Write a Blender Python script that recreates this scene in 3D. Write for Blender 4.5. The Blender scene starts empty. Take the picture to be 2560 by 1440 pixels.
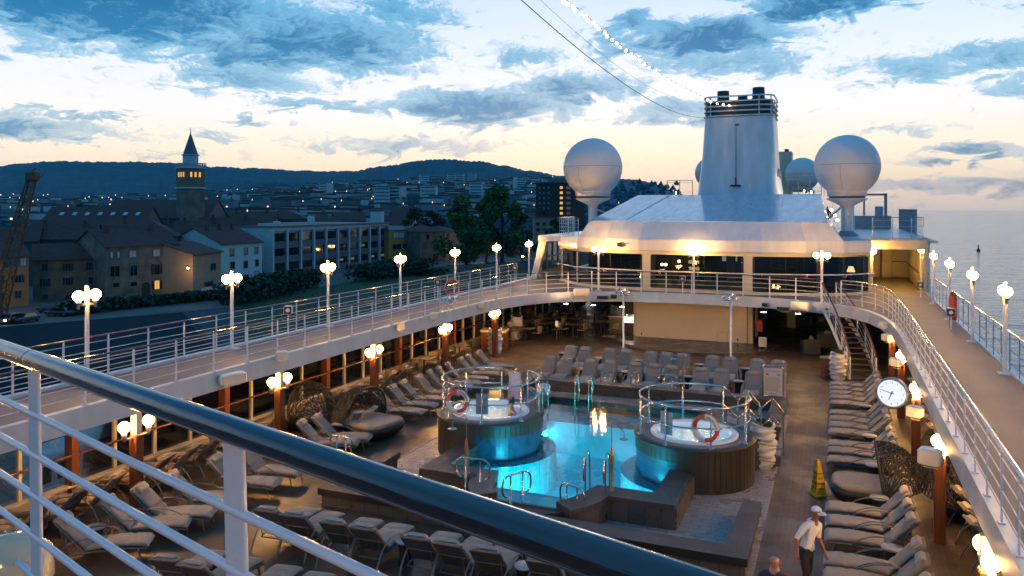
import bpy, math, random
from mathutils import Vector, noise as mnoise
S = bpy.context.scene
C = S.collection
R = math.radians
random.seed(11)

# ------------------------------------------------------------------ camera, sky, sun, exposure
F, HY, PSI, CZ = 1950.0, 521.0, math.atan2(810, 1950), 7.4
sn, cs = math.sin(PSI), math.cos(PSI)
cam = bpy.data.cameras.new('camera')
cam.sensor_width = 36; cam.lens = 36 * F / 2560
cam.shift_y = (HY - 720) / 2560
cam.clip_start = 0.05; cam.clip_end = 60000
camo = bpy.data.objects.new('camera', cam); C.objects.link(camo)
camo.location = (0, 0, CZ); camo.rotation_euler = (R(90), 0, PSI)
S.camera = camo
S.view_settings.view_transform = 'Standard'; S.view_settings.look = 'None'
S.view_settings.exposure = 0.35; S.view_settings.gamma = 1.0
S.cycles.max_bounces = 7; S.cycles.diffuse_bounces = 2; S.cycles.glossy_bounces = 3
S.cycles.transmission_bounces = 4; S.cycles.transparent_max_bounces = 12
S.cycles.sample_clamp_indirect = 4.0; S.cycles.caustics_reflective = False; S.cycles.caustics_refractive = False
S.cycles.use_denoising = True

class NT:
    """small node helper"""
    def __init__(s, tree):
        s.t = tree; s.n = tree.nodes; s.l = tree.links
    def new(s, typ, ins=None, **props):
        nd = s.n.new(typ)
        for k, v in props.items(): setattr(nd, k, v)
        for k, v in (ins or {}).items():
            if isinstance(v, bpy.types.NodeSocket): s.l.new(v, nd.inputs[k])
            else: nd.inputs[k].default_value = v
        return nd
    def math(s, op, a, b=0.0, c=None, clamp=False):
        nd = s.n.new('ShaderNodeMath'); nd.operation = op; nd.use_clamp = clamp
        for i, v in enumerate((a, b, c)):
            if v is None: continue
            if isinstance(v, bpy.types.NodeSocket): s.l.new(v, nd.inputs[i])
            else: nd.inputs[i].default_value = v
        return nd.outputs[0]
    def mix(s, f, a, b):
        nd = s.n.new('ShaderNodeMix'); nd.data_type = 'RGBA'
        for i, v in ((0, f), (6, a), (7, b)):
            if isinstance(v, bpy.types.NodeSocket): s.l.new(v, nd.inputs[i])
            else: nd.inputs[i].default_value = v if i == 0 else (*v[:3], 1)
        return nd.outputs[2]
    def ramp(s, f, stops, interp='LINEAR'):
        nd = s.n.new('ShaderNodeValToRGB'); s.l.new(f, nd.inputs[0])
        nd.color_ramp.interpolation = interp
        el = nd.color_ramp.elements
        while len(el) < len(stops): el.new(0.5)
        for e, (p, c) in zip(el, stops):
            e.position = p; e.color = (*c[:3], 1) if not isinstance(c, (int, float)) else (c, c, c, 1)
        return nd.outputs[0]

def srgb(r, g, b):
    f = lambda v: ((v / 255) / 12.92 if v / 255 <= 0.04045 else ((v / 255 + 0.055) / 1.055) ** 2.4)
    return (f(r), f(g), f(b))

W = bpy.data.worlds.new('World'); S.world = W; W.use_nodes = True
wt = NT(W.node_tree); wt.n.clear()
def build_sky():
    t = wt
    tc = t.new('ShaderNodeTexCoord')
    sep = t.new('ShaderNodeSeparateXYZ', {0: tc.outputs['Generated']})
    x, y, z = sep.outputs
    az = t.math('MULTIPLY', t.math('ARCTAN2', x, y), 57.2958)         # degrees, 0 = aft, negative = shore side
    el = t.math('MULTIPLY', t.math('ARCSINE', z), 57.2958)
    # cloud coordinates: cloud bands lie flatter towards the horizon
    p = t.new('ShaderNodeCombineXYZ', {0: t.math('MULTIPLY', az, 0.10), 1: t.math('MULTIPLY', el, 0.30), 2: 0.0}).outputs[0]
    n1 = t.new('ShaderNodeTexNoise', {'Vector': p, 'Scale': 1.1, 'Detail': 9.0, 'Roughness': 0.62, 'Distortion': 0.5})
    n2 = t.new('ShaderNodeTexNoise', {'Vector': p, 'Scale': 3.4, 'Detail': 8.0, 'Roughness': 0.6, 'Distortion': 0.9})
    wx = t.math('MULTIPLY_ADD', n1.outputs['Fac'], 9.0, -4.5)
    wy = t.math('MULTIPLY_ADD', n2.outputs['Fac'], 3.4, -1.7)
    q = t.new('ShaderNodeCombineXYZ', {0: t.math('ADD', az, wx), 1: t.math('ADD', el, wy), 2: 0.0}).outputs[0]
    # cloud banks, (azimuth, elevation, half width, half height, weight) in degrees
    banks = [(-50, 13.2, 15, 4.2, 1.0), (-37, 11.6, 11, 3.0, .85), (-42, 8.8, 7, 1.2, .6), (-31, 13.8, 6, 1.8, .5),
             (-9, 12.0, 8, 1.7, 1.0), (-1, 13.8, 7, 1.5, .9), (-14, 13.0, 1.9, 1.3, .8), (-7, 10.3, 7, 1.3, .6),
             (-25, 7.4, 9, 1.6, .95), (-18.5, 8.7, 7, 1.3, .8), (-10, 6.8, 6, 1.1, .7), (-35, 7.3, 6, .5, .6),
             (-31, 4.6, 10, .8, .55), (-56, 5.0, 8, 1.1, .8), (-52, 6.0, 5, .35, .7), (-42, 6.0, 2.2, .35, .7), (-43, 4.8, 2, .4, .5),
             (8, 9.3, 9, 1.4, .6), (13, 7.7, 7, .9, .6), (7.5, 3.5, 3.4, .75, 1.0), (12, 3.1, 2, .4, .7), (-46, 3.7, 4, .35, .35),
             (9, 1.35, 17, .85, .66), (4, 5.2, 5, .5, .35), (-22, 11, 4, 1.2, .5), (15, 13.5, 5, 2.4, .6), (-62, 9.5, 8, 1.2, .6)]
    acc = None
    for (a, e, ra, re, w) in banks:
        d = t.new('ShaderNodeVectorMath', {0: q, 1: (a, e, 0)}, operation='SUBTRACT').outputs[0]
        d = t.new('ShaderNodeVectorMath', {0: d, 1: (1 / ra, 1 / re, 0)}, operation='MULTIPLY').outputs[0]
        l = t.new('ShaderNodeVectorMath', {0: d}, operation='LENGTH').outputs['Value']
        m = t.new('ShaderNodeMapRange', {'Value': l, 'From Min': 1.25, 'From Max': 0.15, 'To Min': 0.0, 'To Max': w}, interpolation_type='SMOOTHSTEP').outputs[0]
        acc = m if acc is None else t.math('MAXIMUM', acc, m)
    # outside the photographed sector the sky stays mostly overcast blue
    high = t.new('ShaderNodeMapRange', {'Value': el, 'From Min': 15.0, 'From Max': 30.0, 'To Min': 0.0, 'To Max': 0.75}).outputs[0]
    acc = t.math('MAXIMUM', acc, high)
    n3 = t.new('ShaderNodeTexNoise', {'Vector': q, 'Scale': 1.15, 'Detail': 9.0, 'Roughness': 0.72, 'Distortion': 0.25})
    detail = t.math('ADD', t.math('MULTIPLY_ADD', n2.outputs['Fac'], 0.9, -0.45), t.math('MULTIPLY_ADD', n3.outputs['Fac'], 1.25, -0.66))
    dens = t.math('ADD', acc, t.math('ADD', detail, t.math('MULTIPLY_ADD', n1.outputs['Fac'], 0.9, -0.45)), clamp=True)
    # bright evening sky between the clouds, cream at the horizon, whiter above
    elf = t.math('DIVIDE', el, 30.0, clamp=True)
    clear = t.ramp(elf, [(0.0, srgb(214, 198, 184)), (0.05, srgb(244, 220, 190)), (0.13, srgb(248, 232, 206)), (0.22, srgb(238, 234, 232)), (0.34, srgb(220, 228, 240)), (0.5, srgb(194, 214, 238)), (1.0, srgb(34, 104, 174))])
    cloud = t.ramp(elf, [(0.0, srgb(128, 134, 146)), (0.06, srgb(116, 136, 154)), (0.14, srgb(98, 146, 174)), (0.24, srgb(70, 136, 176)), (0.36, srgb(34, 120, 168)), (0.5, srgb(6, 96, 148)), (1.0, srgb(10, 80, 140))])
    mid = t.ramp(elf, [(0.0, srgb(196, 184, 178)), (0.1, srgb(206, 206, 202)), (0.25, srgb(150, 190, 214)), (0.5, srgb(86, 162, 204)), (1.0, srgb(20, 92, 158))])
    c = t.mix(t.new('ShaderNodeMapRange', {'Value': dens, 'From Min': 0.06, 'From Max': 0.42}, interpolation_type='SMOOTHSTEP').outputs[0], clear, mid)
    c = t.mix(t.new('ShaderNodeMapRange', {'Value': dens, 'From Min': 0.38, 'From Max': 1.0}, interpolation_type='SMOOTHSTEP').outputs[0], c, cloud)
    # dusk: the glow lies over the stern; the rest of the dome is deep blue
    daz = t.math('ABSOLUTE', t.math('ADD', az, 18.0))
    away = t.new('ShaderNodeMapRange', {'Value': daz, 'From Min': 48.0, 'From Max': 110.0}, interpolation_type='SMOOTHSTEP').outputs[0]
    upf = t.new('ShaderNodeMapRange', {'Value': el, 'From Min': 17.0, 'From Max': 50.0}, interpolation_type='SMOOTHSTEP').outputs[0]
    dome = t.mix(t.new('ShaderNodeMapRange', {'Value': n1.outputs['Fac'], 'From Min': 0.35, 'From Max': 0.65}).outputs[0], (0.026, 0.205, 0.50), (0.080, 0.345, 0.66))
    c = t.mix(t.math('MAXIMUM', away, upf), c, dome)
    # the procedural Nishita dusk adds its own tint to the dome
    nis = t.new('ShaderNodeTexSky', sky_type='NISHITA')
    nis.sun_disc = False; nis.sun_elevation = R(1.0); nis.sun_rotation = R(-18); nis.altitude = 10
    bg1 = t.new('ShaderNodeBackground', {'Color': c, 'Strength': 1.0})
    bg2 = t.new('ShaderNodeBackground', {'Color': nis.outputs[0], 'Strength': 0.012})
    below = t.new('ShaderNodeMapRange', {'Value': el, 'From Min': -0.5, 'From Max': -2.0}).outputs[0]
    add = t.new('ShaderNodeAddShader', {0: bg1.outputs[0], 1: bg2.outputs[0]})
    dark = t.new('ShaderNodeBackground', {'Color': (0.05, 0.08, 0.12, 1), 'Strength': 1.0})
    mx = t.new('ShaderNodeMixShader', {0: below, 1: add.outputs[0], 2: dark.outputs[0]})
    t.new('ShaderNodeOutputWorld', {0: mx.outputs[0]})
build_sky()
sl = bpy.data.lights.new('sun', 'SUN'); sl.energy = 0.12; sl.angle = R(12); sl.color = (1, .8, .62)
so = bpy.data.objects.new('sun', sl); C.objects.link(so)
so.rotation_euler = (R(87), 0, R(18 + 180))

# ------------------------------------------------------------------ pixel helpers (the photograph's frame to world points on a level plane)
def P(x, y, z=0.0):
    t = (z - CZ) / (HY - y); a = (x - 1280) * t; d = F * t
    return Vector((-sn * d + cs * a, cs * d + sn * a, z))
def DP(x, d, z):          # column x at camera depth d, height z
    a = (x - 1280) / F * d
    return Vector((-sn * d + cs * a, cs * d + sn * a, z))
def ZD(y, d): return CZ - (y - HY) * d / F

# ------------------------------------------------------------------ mesh builder and object helpers
class MB:
    def __init__(s): s.v = []; s.f = []; s.m = []; s.sm = []; s.mi = 0; s.smooth = False
    def add(s, vs, fs):
        b = len(s.v); s.v += [tuple(v) for v in vs]
        for f in fs: s.f.append(tuple(b + i for i in f)); s.m.append(s.mi); s.sm.append(s.smooth)
        return s
    def box(s, c, d, rz=0.0, bev=0.0):
        x, y, z = d[0] / 2, d[1] / 2, d[2] / 2
        cr, sr = math.cos(rz), math.sin(rz)
        if bev <= 0:
            vs = [(i * x, j * y, k * z) for k in (-1, 1) for j in (-1, 1) for i in (-1, 1)]
            fs = [(0, 2, 3, 1), (4, 5, 7, 6), (0, 1, 5, 4), (2, 6, 7, 3), (1, 3, 7, 5), (0, 4, 6, 2)]
        else:
            b = min(bev, x * .9, y * .9, z * .9)
            ring = lambda X, Y, Z: [(-X, -Y + b, Z), (-X + b, -Y, Z), (X - b, -Y, Z), (X, -Y + b, Z), (X, Y - b, Z), (X - b, Y, Z), (-X + b, Y, Z), (-X, Y - b, Z)]
            vs = ring(x - b, y - b, -z) + ring(x, y, -z + b) + ring(x, y, z - b) + ring(x - b, y - b, z)
            fs = [tuple(range(7, -1, -1)), tuple(range(24, 32))]
            for r in range(3):
                for i in range(8): j = (i + 1) % 8; fs.append((r * 8 + i, r * 8 + j, r * 8 + 8 + j, r * 8 + 8 + i))
        return s.add([(c[0] + a * cr - q * sr, c[1] + a * sr + q * cr, c[2] + w) for a, q, w in vs], fs)
    def tube(s, pts, r, n=8, closed=False, cap=True, ry=None):
        pts = [Vector(p) for p in pts]; N = len(pts); rings = []
        up = None
        for i, p in enumerate(pts):
            if closed: d = pts[(i + 1) % N] - pts[i - 1]
            else: d = pts[min(i + 1, N - 1)] - pts[max(i - 1, 0)]
            if d.length < 1e-9: d = Vector((0, 0, 1))
            d.normalize()
            if up is None: up = Vector((0, 0, 1)) if abs(d.z) < .9 else Vector((0, 1, 0))
            a = d.cross(up)
            if a.length < 1e-4: up = Vector((1, 0, 0)); a = d.cross(up)
            a.normalize(); b = a.cross(d); b.normalize(); up = b
            rr = r[i] if isinstance(r, (list, tuple)) else r
            r2 = rr if ry is None else ry
            rings.append([p + a * (math.cos(2 * math.pi * k / n) * rr) + b * (math.sin(2 * math.pi * k / n) * r2) for k in range(n)])
        vs = [v for rg in rings for v in rg]; fs = []
        for i in range(N if closed else N - 1):
            j = (i + 1) % N
            for k in range(n): m = (k + 1) % n; fs.append((i * n + k, i * n + m, j * n + m, j * n + k))
        sm = s.smooth; s.smooth = True; s.add(vs, fs); s.smooth = sm
        if cap and not closed:
            s.add(rings[0], [tuple(range(n - 1, -1, -1))]); s.add(rings[-1], [tuple(range(n))])
        return s
    def lathe(s, prof, c=(0, 0, 0), n=24, wob=None, sx=1.0, sy=1.0):
        vs = []; fs = []
        for j, (r, z) in enumerate(prof):
            for k in range(n):
                a = 2 * math.pi * k / n
                rr, zz = (r, z) if wob is None else wob(r, z, a, j)
                vs.append((c[0] + rr * sx * math.cos(a), c[1] + rr * sy * math.sin(a), c[2] + zz))
        for j in range(len(prof) - 1):
            for k in range(n): m = (k + 1) % n; fs.append((j * n + k, j * n + m, j * n + n + m, j * n + n + k))
        sm = s.smooth; s.smooth = True; s.add(vs, fs); s.smooth = sm
        return s
    def disc(s, c, r, n=24, up=True):
        vs = [(c[0] + r * math.cos(2 * math.pi * k / n), c[1] + r * math.sin(2 * math.pi * k / n), c[2]) for k in range(n)]
        return s.add(vs, [tuple(range(n)) if up else tuple(range(n - 1, -1, -1))])
    def sphere(s, c, r, n=16, m=10, sz=1.0, zmin=-1.0):
        pr = []
        a0 = math.asin(max(-1, zmin)) if zmin > -1 else -math.pi / 2
        for j in range(m + 1):
            a = a0 + (math.pi / 2 - a0) * j / m
            pr.append((max(r * math.cos(a), 1e-4), r * math.sin(a) * sz))
        return s.lathe(pr, c, n)
    def prism(s, poly, z0, z1, top=True, bottom=True):
        n = len(poly)
        vs = [(p[0], p[1], z0) for p in poly] + [(p[0], p[1], z1) for p in poly]
        fs = [(i, (i + 1) % n, n + (i + 1) % n, n + i) for i in range(n)]
        if top: fs.append(tuple(range(n, 2 * n)))
        if bottom: fs.append(tuple(range(n - 1, -1, -1)))
        return s.add(vs, fs)
    def quad(s, a, b, c, d): return s.add([a, b, c, d], [(0, 1, 2, 3)])
    def build(s, name, mat, parent=None, world=False, link=True, fixn=False):
        me = bpy.data.meshes.new(name)
        vs = s.v
        if world and parent is not None:
            L = parent.location; rz = -parent.rotation_euler.z; c, q = math.cos(rz), math.sin(rz)
            vs = [((v[0] - L[0]) * c - (v[1] - L[1]) * q, (v[0] - L[0]) * q + (v[1] - L[1]) * c, v[2] - L[2]) for v in vs]
        me.from_pydata(vs, [], s.f)
        for m in (mat if isinstance(mat, (list, tuple)) else [mat]): me.materials.append(m)
        me.polygons.foreach_set('material_index', s.m)
        me.polygons.foreach_set('use_smooth', s.sm)
        if fixn:
            import bmesh
            bm = bmesh.new(); bm.from_mesh(me); bmesh.ops.recalc_face_normals(bm, faces=bm.faces); bm.to_mesh(me); bm.free()
        me.update()
        o = bpy.data.objects.new(name, me)
        if link: C.objects.link(o)
        if parent is not None: o.parent = parent
        return o

def thing(name, label, cat, loc=(0, 0, 0), rz=0.0, group=None):
    o = bpy.data.objects.new(name, None); C.objects.link(o)
    o.location = loc; o.rotation_euler = (0, 0, rz)
    return tag(o, label, cat, group)
def tag(o, label=None, cat=None, group=None, kind=None):
    if label: o['label'] = label
    if cat: o['category'] = cat
    if group: o['group'] = group
    if kind: o['kind'] = kind
    return o
KIDS = {}
def kids(o):
    return [c for c in list(bpy.data.objects) if c.parent == o]
def snapshot(o):
    return [(c, snapshot(c)) for c in kids(o)]
def dup(o, snap, loc, rz, label=None, group=None, scale=None):
    r = o.copy(); C.objects.link(r); r.location = loc; r.rotation_euler = (0, 0, rz)
    if scale: r.scale = scale
    if label: r['label'] = label
    if group: r['group'] = group
    def rec(par, sn_):
        for ch, sub in sn_:
            c = ch.copy(); C.objects.link(c); c.parent = par; rec(c, sub)
    rec(r, snap)
    return r
ORD = ['first', 'second', 'third', 'fourth', 'fifth', 'sixth', 'seventh', 'eighth', 'ninth', 'tenth', 'eleventh', 'twelfth', 'thirteenth', 'fourteenth', 'fifteenth', 'sixteenth', 'seventeenth', 'eighteenth', 'nineteenth', 'twentieth']

# ------------------------------------------------------------------ materials
def nm(name):
    m = bpy.data.materials.new(name); m.use_nodes = True
    t = NT(m.node_tree); t.n.clear(); return m, t
def fin(t, surf): t.new('ShaderNodeOutputMaterial', {0: surf})
def pm(name, c1, c2=None, scale=3.0, rough=.5, metal=0.0, bump=0.0, bscale=None, coat=0.0, detail=5.0, spec=.5, rvar=0.0, stretch=None, sheen=0.0):
    m, t = nm(name)
    tc = t.new('ShaderNodeTexCoord')
    v = tc.outputs['Object']
    if stretch: v = t.new('ShaderNodeMapping', {'Vector': v, 'Scale': stretch}).outputs[0]
    c2 = c2 or tuple(x * .82 for x in c1)
    n = t.new('ShaderNodeTexNoise', {'Vector': v, 'Scale': scale, 'Detail': detail, 'Roughness': .6})
    f = t.new('ShaderNodeMapRange', {'Value': n.outputs['Fac'], 'From Min': .32, 'From Max': .68}).outputs[0]
    col = t.mix(f, c1, c2)
    if name in ('beige_grey_cushion', 'pillow_fabric', 'lit_cushion'):
        oi = t.new('ShaderNodeObjectInfo'); col = t.mix(t.math('MULTIPLY', oi.outputs['Random'], .38), col, tuple(x * .45 for x in c1))
    b = t.new('ShaderNodeBsdfPrincipled', {'Base Color': col, 'Metallic': metal, 'Roughness': rough, 'Specular IOR Level': spec, 'Coat Weight': coat, 'Coat Roughness': .08, 'Sheen Weight': sheen})
    if rvar: t.l.new(t.math('MULTIPLY_ADD', n.outputs['Fac'], rvar, rough - rvar / 2), b.inputs['Roughness'])
    if bump:
        n2 = t.new('ShaderNodeTexNoise', {'Vector': v, 'Scale': bscale or scale * 6, 'Detail': 4.0})
        bp = t.new('ShaderNodeBump', {'Height': n2.outputs['Fac'], 'Strength': bump, 'Distance': .02})
        t.l.new(bp.outputs[0], b.inputs['Normal'])
    fin(t, b.outputs[0]); return m
def em(name, col, strength, rim=None):
    m, t = nm(name)
    if rim:
        lw = t.new('ShaderNodeLayerWeight', {'Blend': .5})
        f = t.new('ShaderNodeMapRange', {'Value': lw.outputs['Facing'], 'From Min': .22, 'From Max': .85}).outputs[0]
        c = t.mix(f, tuple(x * strength for x in col), rim)
        e = t.new('ShaderNodeEmission', {'Color': c, 'Strength': 1.0})
    else: e = t.new('ShaderNodeEmission', {'Color': (*col, 1), 'Strength': strength})
    fin(t, e.outputs[0]); return m
def planks(name, c1, c2, line, width, axis=0, rough=.45, wet=0.25, gap=.07, cross=2.4):
    m, t = nm(name)
    tc = t.new('ShaderNodeTexCoord'); sp = t.new('ShaderNodeSeparateXYZ', {0: tc.outputs['Object']})
    u = sp.outputs[axis]; w = sp.outputs[1 - axis]
    s = t.math('DIVIDE', u, width); fl = t.math('FLOOR', s); fr = t.math('SUBTRACT', s, fl)
    rnd = t.new('ShaderNodeTexWhiteNoise', {'W': fl}, noise_dimensions='1D').outputs['Value']
    g = t.math('LESS_THAN', fr, gap)
    ww = t.math('ADD', t.math('DIVIDE', w, cross), t.math('MULTIPLY', rnd, 7.3))
    wf = t.math('FRACT', ww)
    g2 = t.math('LESS_THAN', wf, .012 / cross * 1.2)
    gg = t.math('MAXIMUM', g, g2)
    sv = (30, 2, 8) if axis == 0 else (2, 30, 8)
    mp = t.new('ShaderNodeMapping', {'Vector': tc.outputs['Object'], 'Scale': sv})
    n = t.new('ShaderNodeTexNoise', {'Vector': mp.outputs[0], 'Scale': 1.2, 'Detail': 4.0})
    nb = t.new('ShaderNodeTexNoise', {'Vector': tc.outputs['Object'], 'Scale': .7, 'Detail': 5.0, 'Roughness': .65})
    f = t.math('ADD', t.math('MULTIPLY', n.outputs['Fac'], .45), t.math('ADD', t.math('MULTIPLY', rnd, .3), t.math('MULTIPLY_ADD', nb.outputs['Fac'], .6, -.2)), clamp=True)
    c = t.mix(gg, t.mix(f, c1, c2), line)
    b = t.new('ShaderNodeBsdfPrincipled', {'Base Color': c, 'Roughness': rough})
    wetf = t.new('ShaderNodeMapRange', {'Value': nb.outputs['Fac'], 'From Min': .42, 'From Max': .6, 'To Min': rough + .12, 'To Max': max(.08, rough - wet)}).outputs[0]
    t.l.new(wetf, b.inputs['Roughness'])
    bp = t.new('ShaderNodeBump', {'Height': t.math('SUBTRACT', t.math('MULTIPLY', n.outputs['Fac'], .25), gg), 'Strength': .5, 'Distance': .008})
    t.l.new(bp.outputs[0], b.inputs['Normal'])
    fin(t, b.outputs[0]); return m
def tiles(name, c1, c2, line, w, h, rough=.4, mortar=.02, vert=False, bump=.4):
    m, t = nm(name)
    tc = t.new('ShaderNodeTexCoord'); v = tc.outputs['Object']
    if vert:
        sp = t.new('ShaderNodeSeparateXYZ', {0: v})
        v = t.new('ShaderNodeCombineXYZ', {0: t.math('ADD', sp.outputs[0], sp.outputs[1]), 1: sp.outputs[2], 2: 0.0}).outputs[0]
    br = t.new('ShaderNodeTexBrick', {'Vector': v, 'Color1': (*c1, 1), 'Color2': (*c2, 1), 'Mortar': (*line, 1), 'Scale': 1.0, 'Mortar Size': mortar, 'Brick Width': w, 'Row Height': h, 'Bias': 0.0})
    n = t.new('ShaderNodeTexNoise', {'Vector': v, 'Scale': 1.6, 'Detail': 6.0})
    c = t.mix(t.math('MULTIPLY', n.outputs['Fac'], .5), br.outputs['Color'], tuple(x * .5 for x in c1))
    b = t.new('ShaderNodeBsdfPrincipled', {'Base Color': c, 'Roughness': rough})
    rf = t.new('ShaderNodeMapRange', {'Value': n.outputs['Fac'], 'From Min': .4, 'From Max': .62, 'To Min': rough + .15, 'To Max': max(.1, rough - .2)}).outputs[0]
    t.l.new(rf, b.inputs['Roughness'])
    bp = t.new('ShaderNodeBump', {'Height': br.outputs['Fac'], 'Strength': bump, 'Distance': -.01}); t.l.new(bp.outputs[0], b.inputs['Normal'])
    fin(t, b.outputs[0]); return m
def glassmat(name, tint, refl=.12, rough=.03, fres=1.5):
    m, t = nm(name)
    fr = t.new('ShaderNodeFresnel', {'IOR': fres})
    f = t.math('ADD', fr.outputs[0], refl, clamp=True)
    tr = t.new('ShaderNodeBsdfTransparent', {'Color': (*tint, 1)})
    gl = t.new('ShaderNodeBsdfGlossy', {'Color': (.9, .95, 1, 1), 'Roughness': rough})
    fin(t, t.new('ShaderNodeMixShader', {0: f, 1: tr.outputs[0], 2: gl.outputs[0]}).outputs[0]); return m
def water(name, tint, scale, strength, rough=.02, deep=None, dist=.05, stretch=(1, 1, 1)):
    m, t = nm(name)
    tc = t.new('ShaderNodeTexCoord')
    mp = t.new('ShaderNodeMapping', {'Vector': tc.outputs['Object'], 'Scale': stretch})
    n = t.new('ShaderNodeTexNoise', {'Vector': mp.outputs[0], 'Scale': scale, 'Detail': 3.0, 'Distortion': .6})
    n2 = t.new('ShaderNodeTexNoise', {'Vector': mp.outputs[0], 'Scale': scale * .13, 'Detail': 2.0})
    h = t.math('ADD', n.outputs['Fac'], t.math('MULTIPLY', n2.outputs['Fac'], 2.0))
    bp = t.new('ShaderNodeBump', {'Height': h, 'Strength': strength, 'Distance': dist})
    fr = t.new('ShaderNodeFresnel', {'IOR': 1.33, 'Normal': bp.outputs[0]})
    gl = t.new('ShaderNodeBsdfGlossy', {'Color': (1, 1, 1, 1), 'Roughness': rough, 'Normal': bp.outputs[0]})
    if deep: lo = t.new('ShaderNodeBsdfDiffuse', {'Color': (*deep, 1)})
    else: lo = t.new('ShaderNodeBsdfTransparent', {'Color': (*tint, 1)})
    fin(t, t.new('ShaderNodeMixShader', {0: fr.outputs[0], 1: lo.outputs[0], 2: gl.outputs[0]}).outputs[0]); return m

M = {}
M['white'] = pm('white_paint', (.61, .60, .60), (.48, .465, .46), 1.7, .38, coat=.2, bump=.08, bscale=1.6, stretch=(1, 1, .22), detail=8, rvar=.15)
M['whitegloss'] = pm('white_gloss_paint', (.62, .62, .63), (.55, .55, .57), 2.0, .3, coat=.3, bump=.12, bscale=60)
M['cream'] = pm('cream_paint', (.55, .47, .33), (.48, .41, .29), 1.5, .5)
M['screen'] = pm('screen_panel', (.68, .58, .44), (.60, .51, .39), .5, .75, bump=.04)
M['rail'] = pm('rail_white', (.62, .61, .62), (.52, .51, .53), 8, .35, coat=.2)
M['grating'] = pm('weathered_steel', (.26, .28, .31), (.2, .22, .25), 6, .4, metal=.3)
M['steel'] = pm('polished_steel', (.62, .56, .50), (.50, .45, .41), 10, .24, metal=1.0)
M['varnish'] = pm('varnished_teak', (.16, .05, .018), (.07, .02, .008), 2.5, .22, coat=1.0, stretch=(1, .1, 1))
M['handrail'] = pm('dark_varnished_handrail', (.014, .006, .008), (.005, .003, .004), 3.0, .14, coat=1.0, stretch=(1.2, 1.2, 16), bump=.22, bscale=5)
M['column'] = pm('mahogany_column', (.17, .05, .018), (.09, .025, .01), 5, .35, coat=.4, stretch=(6, 6, .4))
M['teak'] = planks('teak_deck', (.052, .034, .024), (.088, .058, .040), (.008, .007, .006), .12, wet=.12)
M['deckgrey'] = pm('composite_deck', (.155, .125, .118), (.125, .10, .096), .8, .62, bump=.25, bscale=90)
M['bench'] = planks('bench_slats', (.042, .037, .035), (.064, .056, .053), (.010, .008, .008), .10, axis=0, rough=.5, wet=.15)
M['benchx'] = planks('bench_slats_cross', (.042, .037, .035), (.064, .056, .053), (.010, .008, .008), .10, axis=1, rough=.5, wet=.15)
M['clad'] = pm('tub_cladding', (.030, .026, .019), (.018, .016, .012), 3, .5, stretch=(4, 4, .5))
M['tile'] = tiles('pale_deck_tile', (.34, .29, .27), (.29, .25, .24), (.12, .10, .10), .42, .21, .42, .012)
M['walltile'] = tiles('pool_wall_tile', (.10, .085, .07), (.075, .065, .055), (.03, .03, .03), .4, .5, .45, .012, vert=True)
M['aqua'] = tiles('aqua_mosaic', (.04, .40, .46), (.03, .36, .42), (.14, .55, .63), .2, .2, .35, .01)
M['aquadeep'] = tiles('deep_mosaic', (.03, .56, .70), (.025, .52, .66), (.06, .62, .74), .25, .25, .35, .01)
M['ledge'] = tiles('ledge_mosaic', (.24, .42, .44), (.21, .38, .41), (.3, .45, .46), .2, .2, .35, .01)
M['bluewall'] = tiles('blue_mosaic', (.004, .075, .15), (.003, .062, .13), (.006, .085, .16), .1, .1, .35, .008, vert=True)
M['poolwater'] = water('pool_water', (.34, .95, 1.0), 7, .10, .008, dist=.02)
M['spawater'] = water('spa_water', (.80, .97, .98), 9, .5, .02, dist=.03)
M['acrylic'] = pm('white_acrylic', (.72, .73, .76), (.66, .68, .72), 4, .2, coat=.6)
M['cushion'] = pm('beige_grey_cushion', (.245, .195, .158), (.19, .153, .126), 9, .85, bump=.5, bscale=34, sheen=.2)
M['pillow'] = pm('pillow_fabric', (.34, .28, .235), (.27, .225, .19), 10, .85, bump=.5, bscale=30, sheen=.2)
M['frame'] = pm('lounger_aluminium', (.16, .15, .145), (.12, .115, .11), 12, .4, metal=.5)
M['wicker'] = pm('dark_wicker', (.012, .010, .009), (.007, .006, .006), 20, .55, bump=.5, bscale=80)
M['tabletop'] = pm('table_top', (.34, .30, .27), (.29, .26, .23), 8, .4)
M['resttable'] = pm('restaurant_table', (.22, .15, .085), (.17, .115, .065), 5, .4, stretch=(1, 8, 1))
M['chair'] = pm('chair_fabric', (.24, .18, .115), (.19, .14, .09), 8, .8, bump=.3)
M['chairleg'] = pm('chair_leg', (.03, .025, .02), None, 9, .5)
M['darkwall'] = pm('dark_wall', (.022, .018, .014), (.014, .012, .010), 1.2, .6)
M['ceil'] = pm('deckhead', (.22, .18, .13), (.18, .15, .11), 1.0, .7)
M['glass'] = glassmat('window_glass', (.74, .86, .86), .10)
M['darkglass'] = pm('tinted_glass', (.006, .010, .014), (.004, .007, .010), 1, .06, coat=.5, spec=.8)
M['pot'] = pm('planter_shell', (.62, .58, .54), (.54, .50, .47), 4, .45)
M['leafg'] = pm('box_shrub_leaf', (.035, .075, .018), (.018, .045, .012), 14, .6, bump=.6)
M['soil'] = pm('soil', (.03, .02, .015), None, 12, .9)
M['red'] = pm('lifebuoy_red', (.50, .045, .02), (.42, .035, .018), 8, .45)
M['buoywhite'] = pm('lifebuoy_white', (.66, .60, .54), None, 8, .45)
M['black'] = pm('black_plastic', (.012, .012, .013), None, 8, .4)
M['ink'] = pm('dark_lettering', (.01, .01, .012), None, 8, .6)
M['yellow'] = pm('yellow_plastic', (.55, .33, .015), (.48, .28, .012), 6, .4)
M['brass'] = pm('brass_cone', (.38, .19, .06), (.30, .15, .05), 6, .3, metal=.7)
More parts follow.
